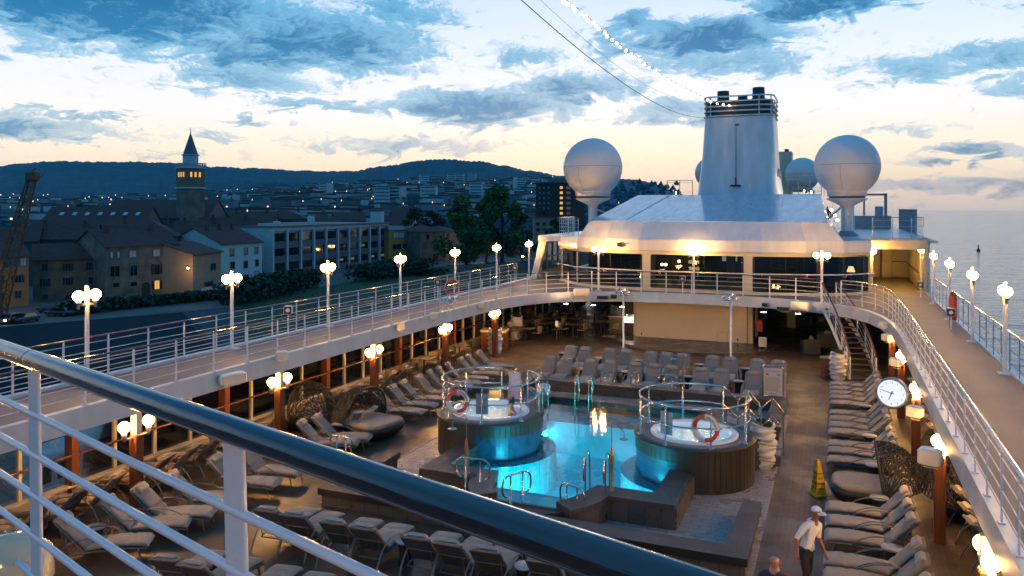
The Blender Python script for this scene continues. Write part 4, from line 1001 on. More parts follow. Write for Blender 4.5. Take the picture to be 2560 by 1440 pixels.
for (x_, y_, z_, nx, ny, lr) in ((DX0 + .02, 24.4, -.25, 1, 0, .06), (DX1 - .02, 24.3, -.2, -1, 0, .06), (DX0 + .02, 25.0, -.3, 1, 0, .05), (DX1 - .02, 25.0, -.3, -1, 0, .05), (XC - .3, DY0 + .02, -.42, 0, 1, .27), (XC + .3, DY0 + .02, -.42, 0, 1, .27)):  # last two are added, hidden on the near wall to brighten the basin
    g = MB(); n = 16
    nv = Vector((nx, ny, -.9 if lr > .1 else -.2)).normalized(); sd_ = Vector((-ny, nx, 0)); uv_ = nv.cross(sd_); c_ = Vector((x_, y_, z_)) + Vector((nx, ny, 0)) * lr * .75
    g.add([tuple(c_ + sd_ * lr * math.cos(2 * math.pi * k / n) + uv_ * lr * math.sin(2 * math.pi * k / n)) for k in range(n)], [tuple(range(n))]); g.build('underwater_lamp_and_fill', M['underwater'], pool, True)
# bench surround (raised slatted coping)
BZ = .60
def slab(name, polys, mats, parent, thick=.14, skirt=None, z=BZ):
    for poly, mt in polys:
        g = MB(); g.prism(poly, z - thick, z); g.build(name, M[mt], parent, True, fixn=True)
    if skirt:
        g = MB()
        for poly in skirt: g.prism(poly, 0, z - thick)
        g.build('tiled_base', M['walltile'], parent, True, fixn=True)
def mirror(poly): return [(2 * XC - x, y) for x, y in poly][::-1]
cur_o = [(-5.42, 18.5), (-5.5, 18.2), (-5.62, 17.8), (-5.8, 17.35), (-6.0, 17.12)]
near_arm = [(-4.0, 18.55), (-4.0, 20.35), (-3.42, 20.25), (-3.42, 17.92)]
near_x = [(-5.42, 18.55), (-4.0, 18.55), (-3.42, 17.92), (-4.98, 17.92)]
near_c = [(-5.42, 18.55), (-4.98, 17.92), (-5.05, 17.5), (-5.25, 17.1), (-5.55, 16.75), (-6.0, 17.12), (-5.8, 17.35), (-5.62, 17.8), (-5.5, 18.2)]
for sgn, lb in ((0, 'sea-side slatted bench wrapping the near corner of the pool'), (1, 'shore-side slatted bench wrapping the near corner of the pool')):
    mm = (lambda p: p) if sgn == 0 else mirror
    t = thing('pool_bench', lb, 'bench', (mm(near_arm)[0][0], 18.5, 0))
    slab('slats', [(mm(near_arm), 'bench'), (mm(near_x), 'benchx'), (mm(near_c), 'benchx')], None, t)
    ins = lambda poly, d: [(sum(p[0] for p in poly) / len(poly) * d + x * (1 - d), sum(p[1] for p in poly) / len(poly) * d + y * (1 - d)) for x, y in poly]
    slab('x', [], None, t, skirt=[mm([(-3.98, 18.6), (-3.98, 20.3), (-3.5, 20.2), (-3.5, 18.0)]), mm([(-5.4, 18.52), (-3.9, 18.52), (-3.5, 18.0), (-4.98, 18.0)]), mm([(-5.4, 18.5), (-5.0, 18.0), (-5.1, 17.5), (-5.3, 17.15), (-5.57, 16.85), (-5.95, 17.12), (-5.75, 17.4), (-5.58, 17.8)])])
far_x = [(-5.5, 26.6), (-3.42, 26.6), (-3.42, 27.3), (-5.2, 27.3)]
far_arm = [(-4.0, 23.6), (-3.42, 23.6), (-3.42, 26.6), (-4.0, 26.6)]
for sgn, lb in ((0, 'sea-side slatted bench at the far end of the pool'), (1, 'shore-side slatted bench at the far end of the pool')):
    mm = (lambda p: p) if sgn == 0 else mirror
    t = thing('pool_bench', lb, 'bench', (mm(far_arm)[0][0], 26.5, 0))
    slab('slats', [(mm(far_x), 'benchx'), (mm(far_arm), 'bench')], None, t, skirt=[mm([(x + (.04 if x < -4.5 else -.05), y) for x, y in far_x]), mm(far_arm)])
# curved entry steps at both ends of the pool
for (yc, sg, lb) in ((17.1, -1, 'curved dark entry steps at the near end of the pool'), (27.0, 1, 'curved dark entry steps at the far end of the pool')):
    t = thing('entry_steps', lb, 'steps', (XC, yc, 0))
    for k, (rr, zt) in enumerate(((.75, .455), (1.05, .30), (1.35, .15))):
        g = MB(); hw = .95 + k * .25
        poly = [(XC - hw, yc)] + [(XC - hw + 2 * hw * i / 14, yc + sg * (.25 + (rr - .35) * math.sin(math.pi * i / 14))) for i in range(15)] + [(XC + hw, yc)]
        g.prism(poly if sg > 0 else poly, 0 if k else 0, zt); g.build('step', M['bench' if k % 2 else 'clad'], t, True, fixn=True)
# pool end walls closing the bays under water level
t = thing('pool_kerb', 'tiled kerb closing the pool behind its benches', 'kerb', (XC, 22, 0)); g = MB()
for (x0, x1, y0, y1) in ((PX0 - .02, PX0 + .04, 18.0, 27), (PX1 - .04, PX1 + .02, 18.0, 27), (PX0, XC - 1.2, 17.96, 18.03), (XC + 1.2, PX1, 17.96, 18.03), (XC - 1.2, XC - 1.13, 17.0, 18.03), (XC + 1.13, XC + 1.2, 17.0, 18.03), (XC - 1.2, XC + 1.2, 16.96, 17.03), (PX0, PX1, 26.98, 27.05)):
    g.box(((x0 + x1) / 2, (y0 + y1) / 2, .2), (x1 - x0, y1 - y0, .56))
g.build('tiled_wall', M['walltile'], t, True)
# outer low slatted benches
def bench(label, polys, skirts, z=.46):
    t = thing('slatted_bench', label, 'bench', (polys[0][0][0][0], polys[0][0][0][1], 0))
    slab('slats', polys, None, t, .16, None, z)
    g = MB()
    for s_ in skirts: g.prism(s_, 0, z - .16)
    g.build('base', M['walltile'], t, True, fixn=True)
x0, x1 = XC - 5.13, XC + 5.13
bench('low U-shaped slatted bench on the near side of the pool tiles', [([(x0, 16.02), (x1, 16.02), (x1 - .5, 16.6), (x0 + .5, 16.6)], 'benchx'), ([(x1, 16.02), (x1, 19.3), (x1 - .42, 19.3), (x1 - .5, 16.6)], 'bench'), ([(x0 + .5, 16.6), (x0 + .42, 19.3), (x0, 19.3), (x0, 16.02)], 'bench')],
      [[(x0 + .05, 16.12), (x1 - .05, 16.12), (x1 - .5, 16.5), (x0 + .5, 16.5)], [(x1 - .06, 16.2), (x1 - .06, 19.2), (x1 - .38, 19.2), (x1 - .38, 16.3)], [(x0 + .38, 16.3), (x0 + .38, 19.2), (x0 + .06, 19.2), (x0 + .06, 16.2)]])
bench('low U-shaped slatted bench on the far side of the pool, below the lounger rows', [([(x0, 30.25), (x0 + .5, 29.7), (x1 - .5, 29.7), (x1, 30.25)], 'benchx'), ([(x1, 30.25), (x1 - .5, 29.7), (x1 - .5, 26.1), (x1, 26.1)], 'bench'), ([(x0 + .5, 29.7), (x0, 30.25), (x0, 27.5), (x0 + .5, 27.5)], 'bench')],
      [[(x0 + .05, 30.15), (x0 + .5, 29.8), (x1 - .5, 29.8), (x1 - .05, 30.15)], [(x1 - .06, 30), (x1 - .44, 29.9), (x1 - .44, 26.2), (x1 - .06, 26.2)], [(x0 + .44, 29.9), (x0 + .06, 30), (x0 + .06, 27.6), (x0 + .44, 27.6)]])
# ------------------------------------------------------------------ whirlpool tubs
def tub(c, label, sgn, gap, txt_a):
    t = thing('whirlpool_tub', label, 'whirlpool tub', (c[0], c[1], 0))
    TOP = 1.15
    g = MB(); n = 64
    for k in range(n):
        am = 360 * (k + .5) / n; rel = (am + 180) % 360 - 180
        poolside = abs(rel) < 82 if sgn == 1 else abs(rel) > 98
        z0 = .76 if poolside else 0.0
        a, b = R(360 * k / n + .22), R(360 * (k + 1) / n - .22); r = TR_
        f = lambda rr, z_, w: (rr * math.cos(w), rr * math.sin(w), z_)
        g.quad(f(r, z0, a), f(r, z0, b), f(r, TOP - .05, b), f(r, TOP - .05, a))
        g.quad(f(r, z0, b), f(r - .03, z0, b), f(r - .03, TOP - .05, b), f(r, TOP - .05, b)); g.quad(f(r - .03, z0, a), f(r, z0, a), f(r, TOP - .05, a), f(r - .03, TOP - .05, a))
        g.quad(f(r - .03, z0, a), f(r - .03, z0, b), f(r, z0, b), f(r, z0, a))
        c0, c1 = R(360 * k / n - .3), R(360 * (k + 1) / n + .3); g.quad(f(r - .028, z0, c0), f(r - .028, z0, c1), f(r - .028, TOP - .05, c1), f(r - .028, TOP - .05, c0))
    g.build('cladding', M['clad'], t)
    g = MB(); g.lathe([(TR_ - .02, TOP - .06), (TR_ + .04, TOP - .06), (TR_ + .04, TOP), (1.5, TOP + .004), (1.15, TOP + .004)], n=64); g.build('rim_deck', M['clad'], t)
    g = MB()
    for rr in (1.26, 1.31, 1.36, 1.41): g.tube([(rr * math.cos(2 * math.pi * k / 64), rr * math.sin(2 * math.pi * k / 64), TOP + .006) for k in range(64)], .011, 4, closed=True)
    g.build('drain_grille', M['grating'], t)
    g = MB(); g.lathe([(1.2, TOP), (1.2, TOP + .05), (1.16, TOP + .075), (1.05, TOP + .07), (.98, TOP + .02), (.95, TOP - .1), (.80, TOP - .18), (.78, TOP - .45), (.4, TOP - .5), (.001, TOP - .5)], n=56); g.build('spa_shell', M['acrylic'], t)
    g = MB(); g.disc((0, 0, TOP - .04), .965, 48); g.build('spa_water', M['spawater'], t)
    g = MB(); g.sphere((.1, -.05, TOP - .42), .14, 12, 8); g.build('spa_lamp', em('spa_lamp', (1.0, .93, .78) if sgn == 1 else (.8, .97, 1.0), 34), t)
    # guard rails
    r = 1.5; g0, g1 = gap
    arc = lambda z_, a, b, n=40: [(r * math.cos(R(a + (b - a) * k / n)), r * math.sin(R(a + (b - a) * k / n)), z_) for k in range(n + 1)]
    for zz in (2.2, 1.68):
        g = MB(); g.tube(arc(zz, g1, g0 + 360), .028 if zz > 2 else .022, 8); g.build('guard_ring', M['steel'], t)
    for k in range(8):
        a = R(g1 + (g0 + 360 - g1) * k / 7); g = MB(); g.lathe([(.07, TOP + .004), (.07, TOP + .02), (.024, TOP + .03), (.024, 2.2)], (r * math.cos(a), r * math.sin(a), 0), 10); g.build('guard_post', M['steel'], t)
    # stepped hand rails leaving the gap and the steps between them
    am = R((g0 + g1) / 2); out = Vector((math.cos(am), math.sin(am), 0))
    for a in (g0, g1):
        p = Vector((r * math.cos(R(a)), r * math.sin(R(a)), 0)); g = MB()
        for dz in (0, -.52):
            g.tube([p + Vector((0, 0, 2.2 + dz)), p + out * .55 + Vector((0, 0, 1.75 + dz)), p + out * .95 + Vector((0, 0, 1.98 + dz)), p + out * 1.35 + Vector((0, 0, 1.55 + dz))], .024, 8)
        for q_, zt in ((.55, 1.75), (.95, 1.98), (1.35, 1.55)): g.tube([p + out * q_ + Vector((0, 0, .3)), p + out * q_ + Vector((0, 0, zt))], .022, 8)
        g.build('step_rail', M['steel'], t)
    for k in range(3):
        g = MB(); q_ = TR_ + .02 + .17 + k * .34; g.box((out.x * q_, out.y * q_, (.86 - k * .28) / 2), (.34, 1.0, .86 - k * .28), am); g.build('step', M['bench'], t)
    a = R(txt_a)
    pl = MB(); pl.box((0, 0, 0), (.36, .02, .6), 0, .005); o = pl.build('rail_notice', M['grating'], t); o.location = ((r - .05) * math.cos(a), (r - .05) * math.sin(a), 1.72); o.rotation_euler = (0, 0, a + R(90))
    if sgn == 1:
        aa = -66
        for i, ch in enumerate('1.40 m / 4.6 ft'):
            w = R(aa - 12 + i * 2.35); text(ch, .13, M['ink'], t, ((TR_ + .012) * math.cos(w), (TR_ + .012) * math.sin(w), .88), (R(90), 0, w + R(90)), .002, 'depth_letter')
    else:
        for i, ch in enumerate('1.40 m / 4.6 ft'):
            w = R(229 - 14 + i * 2.35); text(ch, .13, M['ink'], t, ((TR_ + .012) * math.cos(w), (TR_ + .012) * math.sin(w), .88), (R(90), 0, w + R(90)), .002, 'depth_letter')
        g = MB()
        for (a0, a1, z0, z1) in ((-76, -55, .98, 1.0), (-76, -55, .18, .2), (-76, -75.2, .2, .98), (-55.8, -55, .2, .98)):
            for k in range(8):
                w0, w1 = R(a0 + (a1 - a0) * k / 8), R(a0 + (a1 - a0) * (k + 1) / 8); g.quad(*[((TR_ + .008) * math.cos(w), (TR_ + .008) * math.sin(w), z_) for w, z_ in ((w0, z0), (w1, z0), (w1, z1), (w0, z1))])
        g.build('access_panel', M['ink'], t)
    return t
tub(TLc, 'round dark-clad whirlpool tub on the shore side with a bather in it', 1, (62, 100), 284)
tub(TRc, 'round dark-clad whirlpool tub on the sea side beside the ruffled planter', -1, (28, 66), 250)
def on_ring(c, a, z_, r=1.58): return (c[0] + r * math.cos(R(a)), c[1] + r * math.sin(R(a)), z_)
lifebuoy('lifebuoy', 'red and white lifebuoy hung on the guard rail of the shore-side tub', on_ring(TLc, 256, 1.76), (0, 0, R(12)), .29, .07, 'JOURNEY')
lifebuoy('lifebuoy', 'red and white lifebuoy hung on the guard rail of the sea-side tub', on_ring(TRc, 290, 1.72), (0, 0, R(-12)), .30, .072, 'JOURNEY')
# showers, grab rails, ladders
def shower(px, py, z_, hz, label, side=1, full=True):
    p = P(px, py, z_); t = thing('shower_post', label, 'shower', tuple(p))
    g = MB(); g.lathe([(.09, 0), (.09, .02), (.045, .03), (.05, hz * .95), (.045, hz)], n=12); g.build('post', M['frame'], t)
    g = MB(); g.lathe([(.06, hz - .05), (.055, hz + .12), (.018, hz + .36), (.001, hz + .37)], n=12); g.build('brass_tip', M['brass'], t)
    if full:
        g = MB(); zt = hz + .95; g.tube([(0, 0, hz + .3), (0, 0, zt - .05), (.03 * side, 0, zt), (.28 * side, -.1, zt - .12), (.34 * side, -.12, zt - .2), (.34 * side, -.12, zt - .32)], .012, 6); g.build('pipe', M['frame'], t)
        g = MB(); g.lathe([(.001, zt - .30), (.11, zt - .34), (.11, zt - .355), (.001, zt - .355)], (.34 * side, -.12, 0), 16); g.build('shower_head', M['steel'], t)
    g = MB(); g.lathe([(.2, .008), (.001, .009)], (-.12 * side, -.1, 0), 16); g.build('drain', M['ink'], t)
shower(1529, 1288, 0.006, 1.3, 'tall shower post with brass cone tip beside the sea-side near bench')
shower(1166, 1185, .6, .55, 'shower post with brass cone tip on the shore-side near bench', -1)
shower(1447, 985, .006, .75, 'shower post with brass cone tip at the far end of the pool, shore side', -1)
shower(1708, 990, .006, .85, 'shower post with brass cone tip at the far end of the pool, sea side', -1)
def grab(px, py, z_, ang, label, w=.62, h=.85):
    p = P(px, py, z_); t = thing('grab_rail', label, 'hand rail', tuple(p), R(ang)); g = MB()
    a = w / 2
    g.tube(smooth_path([(-a * .8, 0, h * .42), (-a * 1.12, 0, h * .55), (-a * 1.12, 0, h * .86), (-a * .75, 0, h), (0, 0, h), (a * .75, 0, h), (a * 1.12, 0, h * .86), (a * 1.12, 0, h * .55), (a * .8, 0, h * .42)], 4), .022, 8); g.build('hoop', M['steel'], t)
    for q_ in (-a * .5, a * .5):
        g = MB(); g.lathe([(.05, 0), (.05, .015), (.02, .02), (.02, h)], (q_, 0, 0), 8); g.build('leg', M['steel'], t)
grab(1182, 1232, .3, 0, 'steel hoop rail by the curved end of the shore-side near bench', .8)
grab(1292, 1275, .3, 62, 'steel hoop rail on the shore side of the near entry steps', .75)
grab(1430, 1305, .0, 70 - 90, 'steel hoop rail on the sea side of the near entry steps', .62)
grab(1520, 982, .0, 55, 'steel hoop rail on the shore side of the far entry steps')
grab(1670, 992, .0, 0, 'round steel hoop rail on the sea side of the far entry steps')
grab(1590, 985, .0, 60, 'steel hoop rail behind the far entry steps below the lounger row', .5)
grab(853, 1135, .46, 0, 'chrome hoop rail at the shore-side end of the near slatted bench', .62, .5)
def ladder(px, py, z_, label, ang=0, down=1.2):
    p = P(px, py, z_); t = thing('pool_ladder', label, 'ladder', tuple(p), R(ang))
    for q_ in (-.25, .25):
        g = MB(); g.tube(smooth_path([(q_, -.42, .30), (q_, -.45, .55), (q_, -.36, .84), (q_, -.2, .94), (q_, -.02, .86), (q_, .05, .6), (q_, .08, 0), (q_, .08, -.6), (q_, .08, -down)], 4), .022, 8); g.tube([(q_, -.3, .0), (q_, -.3, .90)], .02, 8); g.build('rail', M['steel'], t)
    for k in range(4): g = MB(); g.box((0, .08, -.15 - k * .25), (.5, .08, .025)); g.build('rung', M['steel'], t)
ladder(1497, 1222, .6, 'steel pool ladder over the sea-side near bench')
ladder(1456, 1010, .6, 'steel pool ladder at the far end of the pool', 180)
# planters with ruffled shells
def planter(x, y, h, r, label, s=1.0):
    t = thing('ruffled_planter', label, 'planter', (x, y, 0))
    def wob(rr, z_, a, j): 
        return rr * (1 + .035 * math.sin(3 * a + j)), z_ + .035 * math.sin(2 * a + j * .8) * (1 if 0 < j < 40 else 0)
    pr = [(r * .55, 0)]
    N = 8
    for k in range(N):
        z0 = h * k / N; env = r * (.74 + .34 * math.sin(math.pi * (.18 + .72 * k / N)))
        pr += [(env * .84, z0 + .01 * h), (env * .86, z0 + h / N * .35), (env * 1.02, z0 + h / N * .8), (env * 1.05, z0 + h / N * .93)]
    pr += [(r * .8, h), (r * .74, h - .08), (.001, h - .1)]
    g = MB(); g.lathe(pr, n=36, wob=lambda rr, z_, a, j: (rr * (1 + .05 * math.sin(3 * a + j * .45)), z_ + (.045 * math.sin(2 * a + j * .55 + 1) if j > 0 else 0))); g.build('pot', M['pot'], t)
    g = MB(); rnd = random.Random(hash(label) % 999)
    for k in range(260):
        a = rnd.uniform(0, 6.283); e = rnd.uniform(-.1, 1.57); rr = r * .72 * rnd.uniform(.75, 1.06)
        c = Vector((rr * math.cos(a) * math.cos(e), rr * math.sin(a) * math.cos(e), h - .04 + rr * .62 * math.sin(e)))
        u = Vector((rnd.uniform(-1, 1), rnd.uniform(-1, 1), rnd.uniform(-.3, 1))).normalized() * .05; v = u.cross(Vector((rnd.uniform(-1, 1), rnd.uniform(-1, 1), rnd.uniform(-1, 1)))).normalized() * .03
        g.quad(c - u, c + v, c + u, c - v)
    g.sphere((0, 0, h - .08), r * .68, 16, 8, .55); g.build('shrub', M['leafg'], t)
planter(-1.93, 23.35, 1.25, .34, 'white ruffled planter with a green shrub beside the sea-side tub')
planter(.08, 36.45, 1.2, .34, 'white ruffled planter with a green shrub at the foot of the curved stairs')
planter(-16.0, 36.3, 1.3, .36, 'white ruffled planter half hidden behind the farthest shore-side column')
planter(-16.75, 41.0, 1.3, .36, 'white ruffled planter by the windows at the restaurant entrance')
planter(-11.4, 24.2, .9, .28, 'low pot with a green shrub behind the shore-side tub')
# yellow caution cone
t = thing('caution_cone', 'yellow four-sided wet floor cone on the deck by the lounger row', 'floor cone', (-.42, 21.6, 0), R(33)); t.scale = (.85, .85, .95); g = MB()
g.add([(-.17, -.17, .05), (.17, -.17, .05), (.17, .17, .05), (-.17, .17, .05), (-.045, -.045, .93), (.045, -.045, .93), (.045, .045, .93), (-.045, .045, .93)], [(0, 1, 5, 4), (1, 2, 6, 5), (2, 3, 7, 6), (3, 0, 4, 7), (4, 5, 6, 7)]); g.box((0, 0, .03), (.42, .42, .06), bev=.02); g.box((0, 0, .95), (.06, .06, .05)); g.build('body', M['yellow'], t)
for sd in range(4):
    for k, w_ in enumerate(('CAUTION', 'WET', 'FLOOR', 'CUIDADO')):
        zz = .62 - k * .13; off_ = .17 - .125 * (zz - .05) / .88 + .004
        a = R(90 * sd - 90); o = text(w_, .05 if k in (0, 3) else .08, M['ink'], t, ((off_ + .006) * math.cos(a), (off_ + .006) * math.sin(a), zz), (R(82), 0, a + R(90)), .004, 'lettering')
# notice sign on a steel stand
t = thing('pool_rules_sign', 'white printed pool notice in a steel frame before the lounger row', 'sign', (-2.15, 30.35, .3), R(4)); g = MB()
g.tube(smooth_path([(-.36, 0, -.25), (-.36, 0, 1.2), (-.30, 0, 1.27), (0, 0, 1.28), (.30, 0, 1.27), (.36, 0, 1.2), (.36, 0, -.25)], 3), .025, 8); g.box((0, 0, .1), (.7, .06, .12)); g.box((0, 0, -.1), (.7, .05, .05)); g.build('frame', M['steel'], t)
g = MB(); g.box((0, -.015, .70), (.64, .02, .98)); g.build('board', M['paper'], t)
text('POOL RULES', .075, M['ink'], t, (0, -.03, 1.08), (R(90), 0, 0), .001)
g = MB(); g.box((-.2, -.03, .96), (.08, .006, .08)); g.build('red_symbol', M['red'], t); g = MB(); g.box((.2, -.03, .96), (.07, .006, .08)); g.build('dark_symbol', M['seammetal'], t)
g = MB()
rnd = random.Random(5)
for k in range(15): w_ = rnd.uniform(.42, .54); g.box((-.27 + w_ / 2, -.03, .86 - k * .036), (w_, .004, .010))
g.box((0, -.03, .25), (.22, .004, .025)); g.build('text_lines', M['seammetal'], t)

# ------------------------------------------------------------------ sun loungers
def pad(path, width, thick, nseg=8, puff=0.0, crease=(), end=.35, taper=None):
    """rounded upholstered slab swept along a path of (x, z)"""
    g = MB(); g.smooth = True; pts = []
    for i in range(len(path) - 1):
        for k in range(nseg): u = k / nseg; pts.append((path[i][0] + (path[i + 1][0] - path[i][0]) * u, path[i][1] + (path[i + 1][1] - path[i][1]) * u))
    pts.append(path[-1])
    for _ in range(2): pts = [pts[0]] + [((a[0] + 2 * b[0] + c[0]) / 4, (a[1] + 2 * b[1] + c[1]) / 4) for a, b, c in zip(pts[:-2], pts[1:-1], pts[2:])] + [pts[-1]]
    N = len(pts); cs_n = 14; rings = []
    tot = sum(math.dist(a, b) for a, b in zip(pts[:-1], pts[1:])); s_ = 0
    for i, p in enumerate(pts):
        a = pts[max(i - 1, 0)]; b = pts[min(i + 1, N - 1)]; dx, dz = b[0] - a[0], b[1] - a[1]; l = math.hypot(dx, dz) or 1; nx, nz = -dz / l, dx / l
        if nz < 0: nx, nz = -nx, -nz
        if i: s_ += math.dist(pts[i - 1], p)
        e = min(s_, tot - s_); k = min(1, e / (thick * .6)); sc = math.sqrt(max(.0, 1 - (1 - k) ** 2)) * .85 + .15
        dip = 1 - sum(.35 * math.exp(-((s_ / tot - c) / .018) ** 2) for c in crease)
        w = width / 2 * (1 - .06 * (1 - k)) * (taper(s_ / tot) if taper else 1); th = thick * sc * dip
        ring = []
        for q_ in range(cs_n):
            an = 2 * math.pi * q_ / cs_n; ca, sa = math.cos(an), math.sin(an)
            yy = w * math.copysign(abs(ca) ** .35, ca); hh = th / 2 * math.copysign(abs(sa) ** .6, sa) + th / 2
            ring.append((p[0] + nx * hh, yy, p[1] + nz * hh))
        rings.append(ring)
    vs = [v for r_ in rings for v in r_]; fs = [(i * cs_n + k, (i + 1) * cs_n + k, (i + 1) * cs_n + (k + 1) % cs_n, i * cs_n + (k + 1) % cs_n) for i in range(N - 1) for k in range(cs_n)]
    g.add(vs, fs); g.add(rings[0], [tuple(range(cs_n - 1, -1, -1))]); g.add(rings[-1], [tuple(range(cs_n))])
    return g
def make_lounger():
    t = thing('sun_lounger', 'x', 'sun lounger')
    pad([(-.02, .30), (.35, .33), (.8, .345), (1.22, .30)], .60, .085, 6, crease=(.33, .66)).build('seat_cushion', M['cushion'], t)
    bk = pad([(.02, .30), (-.16, .50), (-.36, .72), (-.58, .95)], .60, .075, 6, crease=(.25, .5, .75)).build('back_cushion', M['cushion'], t)
    pad([(-.40, .845), (-.46, .905), (-.545, .985)], .42, .085, 5).build('pillow', M['pillow'], bk)
    g = MB(); g.box((-.595, 0, .955), (.05, .56, .05), 0, .02); g.build('flap', M['cushion'], bk)
    f = MB()
    for s_ in (-.30, .30):
        f.tube([(1.2, s_, .28), (.8, s_, .32), (0, s_, .28), (-.3, s_, .25)], .018, 6)
        f.tube([(.0, s_, .28), (-.3, s_, .63), (-.58, s_, .93)], .018, 6)
    for x_, z_ in ((1.18, .28), (.6, .31), (.1, .28), (-.3, .25), (-.3, .60), (-.57, .92)): f.tube([(x_, -.3, z_), (x_, .3, z_)], .015, 6)
    f.tube([(-.3, -.26, .25), (-.42, -.26, .74)], .012, 5); f.tube([(-.3, .26, .25), (-.42, .26, .74)], .012, 5)
    f.quad((-.02, -.28, .285), (-.02, .28, .285), (-.57, .28, .925), (-.57, -.28, .925)); f.quad((0, -.28, .275), (1.18, -.28, .27), (1.18, .28, .27), (0, .28, .275))
    f.build('frame', M['frame'], t)
    for s_ in (-.335, .335):
        a = MB(); a.tube(smooth_path([(.72, s_, .30), (.55, s_, .44), (.28, s_, .55), (-.02, s_, .57), (-.28, s_, .50), (-.48, s_, .32), (-.60, s_, .10), (-.63, s_, 0)], 3), .024, 6, ry=.013); a.build('armrest', M['frame'], t)
        a = MB(); a.tube([(1.02, s_ * .85, .28), (1.10, s_ * .85, 0)], .02, 6); a.build('leg', M['frame'], t)
    return t
lg0 = make_lounger(); lgs = snapshot(lg0); lfirst = [True]
def put_lounger(x, y, ang, label, group, z_=0.0):
    if lfirst[0]:
        lg0.location = (x, y, z_); lg0.rotation_euler = (0, 0, R(ang)); lg0['label'] = label; lg0['group'] = group; lfirst[0] = False
    else: dup(lg0, lgs, (x, y, z_), R(ang), label, group)
rl = random.Random(3)
# shore-side row facing the pool (given by head position; angle = direction of the feet)
rowL = [(11.42, 33), (12.5, 32), (13.35, 24), (14.3, 30), (15.75, 15), (16.8, 10), (19.3, 22), (20.05, 16), (23.55, 8), (24.5, 8), (25.3, 14), (26.45, 8), (27.3, 20), (28.05, 20), (28.85, 22), (30.1, 12), (30.85, 15), (31.95, 8)]
for i, (y, a) in enumerate(rowL):
    w = R(a); put_lounger(-15.0 + .6 * math.cos(w), y + .6 * math.sin(w), a, 'padded lounger in the row along the shore-side columns, %s from the restaurant end' % ORD[len(rowL) - 1 - i], 'loungers along the shore-side columns')
rowW = [(12.0, 200), (12.9, 196), (13.85, 204), (15.3, 195), (16.25, 198), (17.1, 195), (18.4, 192), (19.7, 196), (23.3, 195), (24.2, 198), (25.6, 196), (26.6, 194), (27.6, 196)]
for i, (y, a) in enumerate(rowW):
    w = R(a); put_lounger(-15.98 + .6 * math.cos(w) , y + .6 * math.sin(w), a, 'padded lounger facing the shore-side windows behind the columns, %s from the camera' % ORD[i], 'loungers facing the shore-side windows')
r1x = [-11.44, -10.69, -9.61, -8.75, -7.65, -6.92, -6.2, -4.98, -4.21, -3.0, -2.06]
for i, x in enumerate(r1x): put_lounger(x, 32.0 - .58, -90 + rl.uniform(-2.5, 2.5), 'padded lounger in the front row beyond the pool, %s from the shore side' % ORD[i], 'front row of loungers beyond the pool')
r2x = [-11.4, -10.7, -9.54, -8.79, -7.67, -6.94, -6.22, -4.94, -4.18, -3.05, -2.25]
for i, x in enumerate(r2x): put_lounger(x, 34.75 - .58, -90 + rl.uniform(-2.5, 2.5), 'padded lounger in the rear row before the stage, %s from the shore side' % ORD[i], 'rear row of loungers before the stage')
rR = [33.96, 33.1, 32.29, 31.52, 30.66, 29.18, 28.34, 27.55, 26.71, 25.35, 24.6, 23.74, 19.95, 19.1, 18.25, 16.95, 16.2, 15.3, 14.4]
for i, y in enumerate(rR): put_lounger(.98, y, 180 + rl.uniform(-1.5, 1.5), 'padded lounger in the sea-side row beside the open deck, %s from the stairs' % ORD[i], 'loungers in the sea-side row')
rR2 = [33.0, 31.9, 29.4, 28.4, 27.3, 26.2, 23.9, 22.9, 20.5, 19.4, 18.6, 17.2, 16.1, 15.0, 14.0]
for i, y in enumerate(rR2): put_lounger(3.1, y, 0 + rl.uniform(-2, 2) + 8, 'padded lounger facing the sea-side windows behind the columns, %s from the stairs' % ORD[i], 'loungers facing the sea-side windows')
fA = [-11.3, -10.62, -9.6, -8.85, -7.65, -6.92, -6.15, -5.0, -4.25, -3.2, -2.5]
for i, x in enumerate(fA): put_lounger(x, 13.35 + .58, 93 + rl.uniform(-3, 3), 'padded lounger facing the pool just behind the low bench, %s from the shore side' % ORD[i], 'loungers facing the pool below the handrail')
fB = [-11.5, -10.8, -9.75, -9.0, -7.8, -7.05, -6.3]
for i, x in enumerate(fB): put_lounger(x, 10.75 + .58, 97 + rl.uniform(-3, 3), 'padded lounger in the closest row under the near handrail, %s from the shore side' % ORD[i], 'closest row of loungers under the handrail')
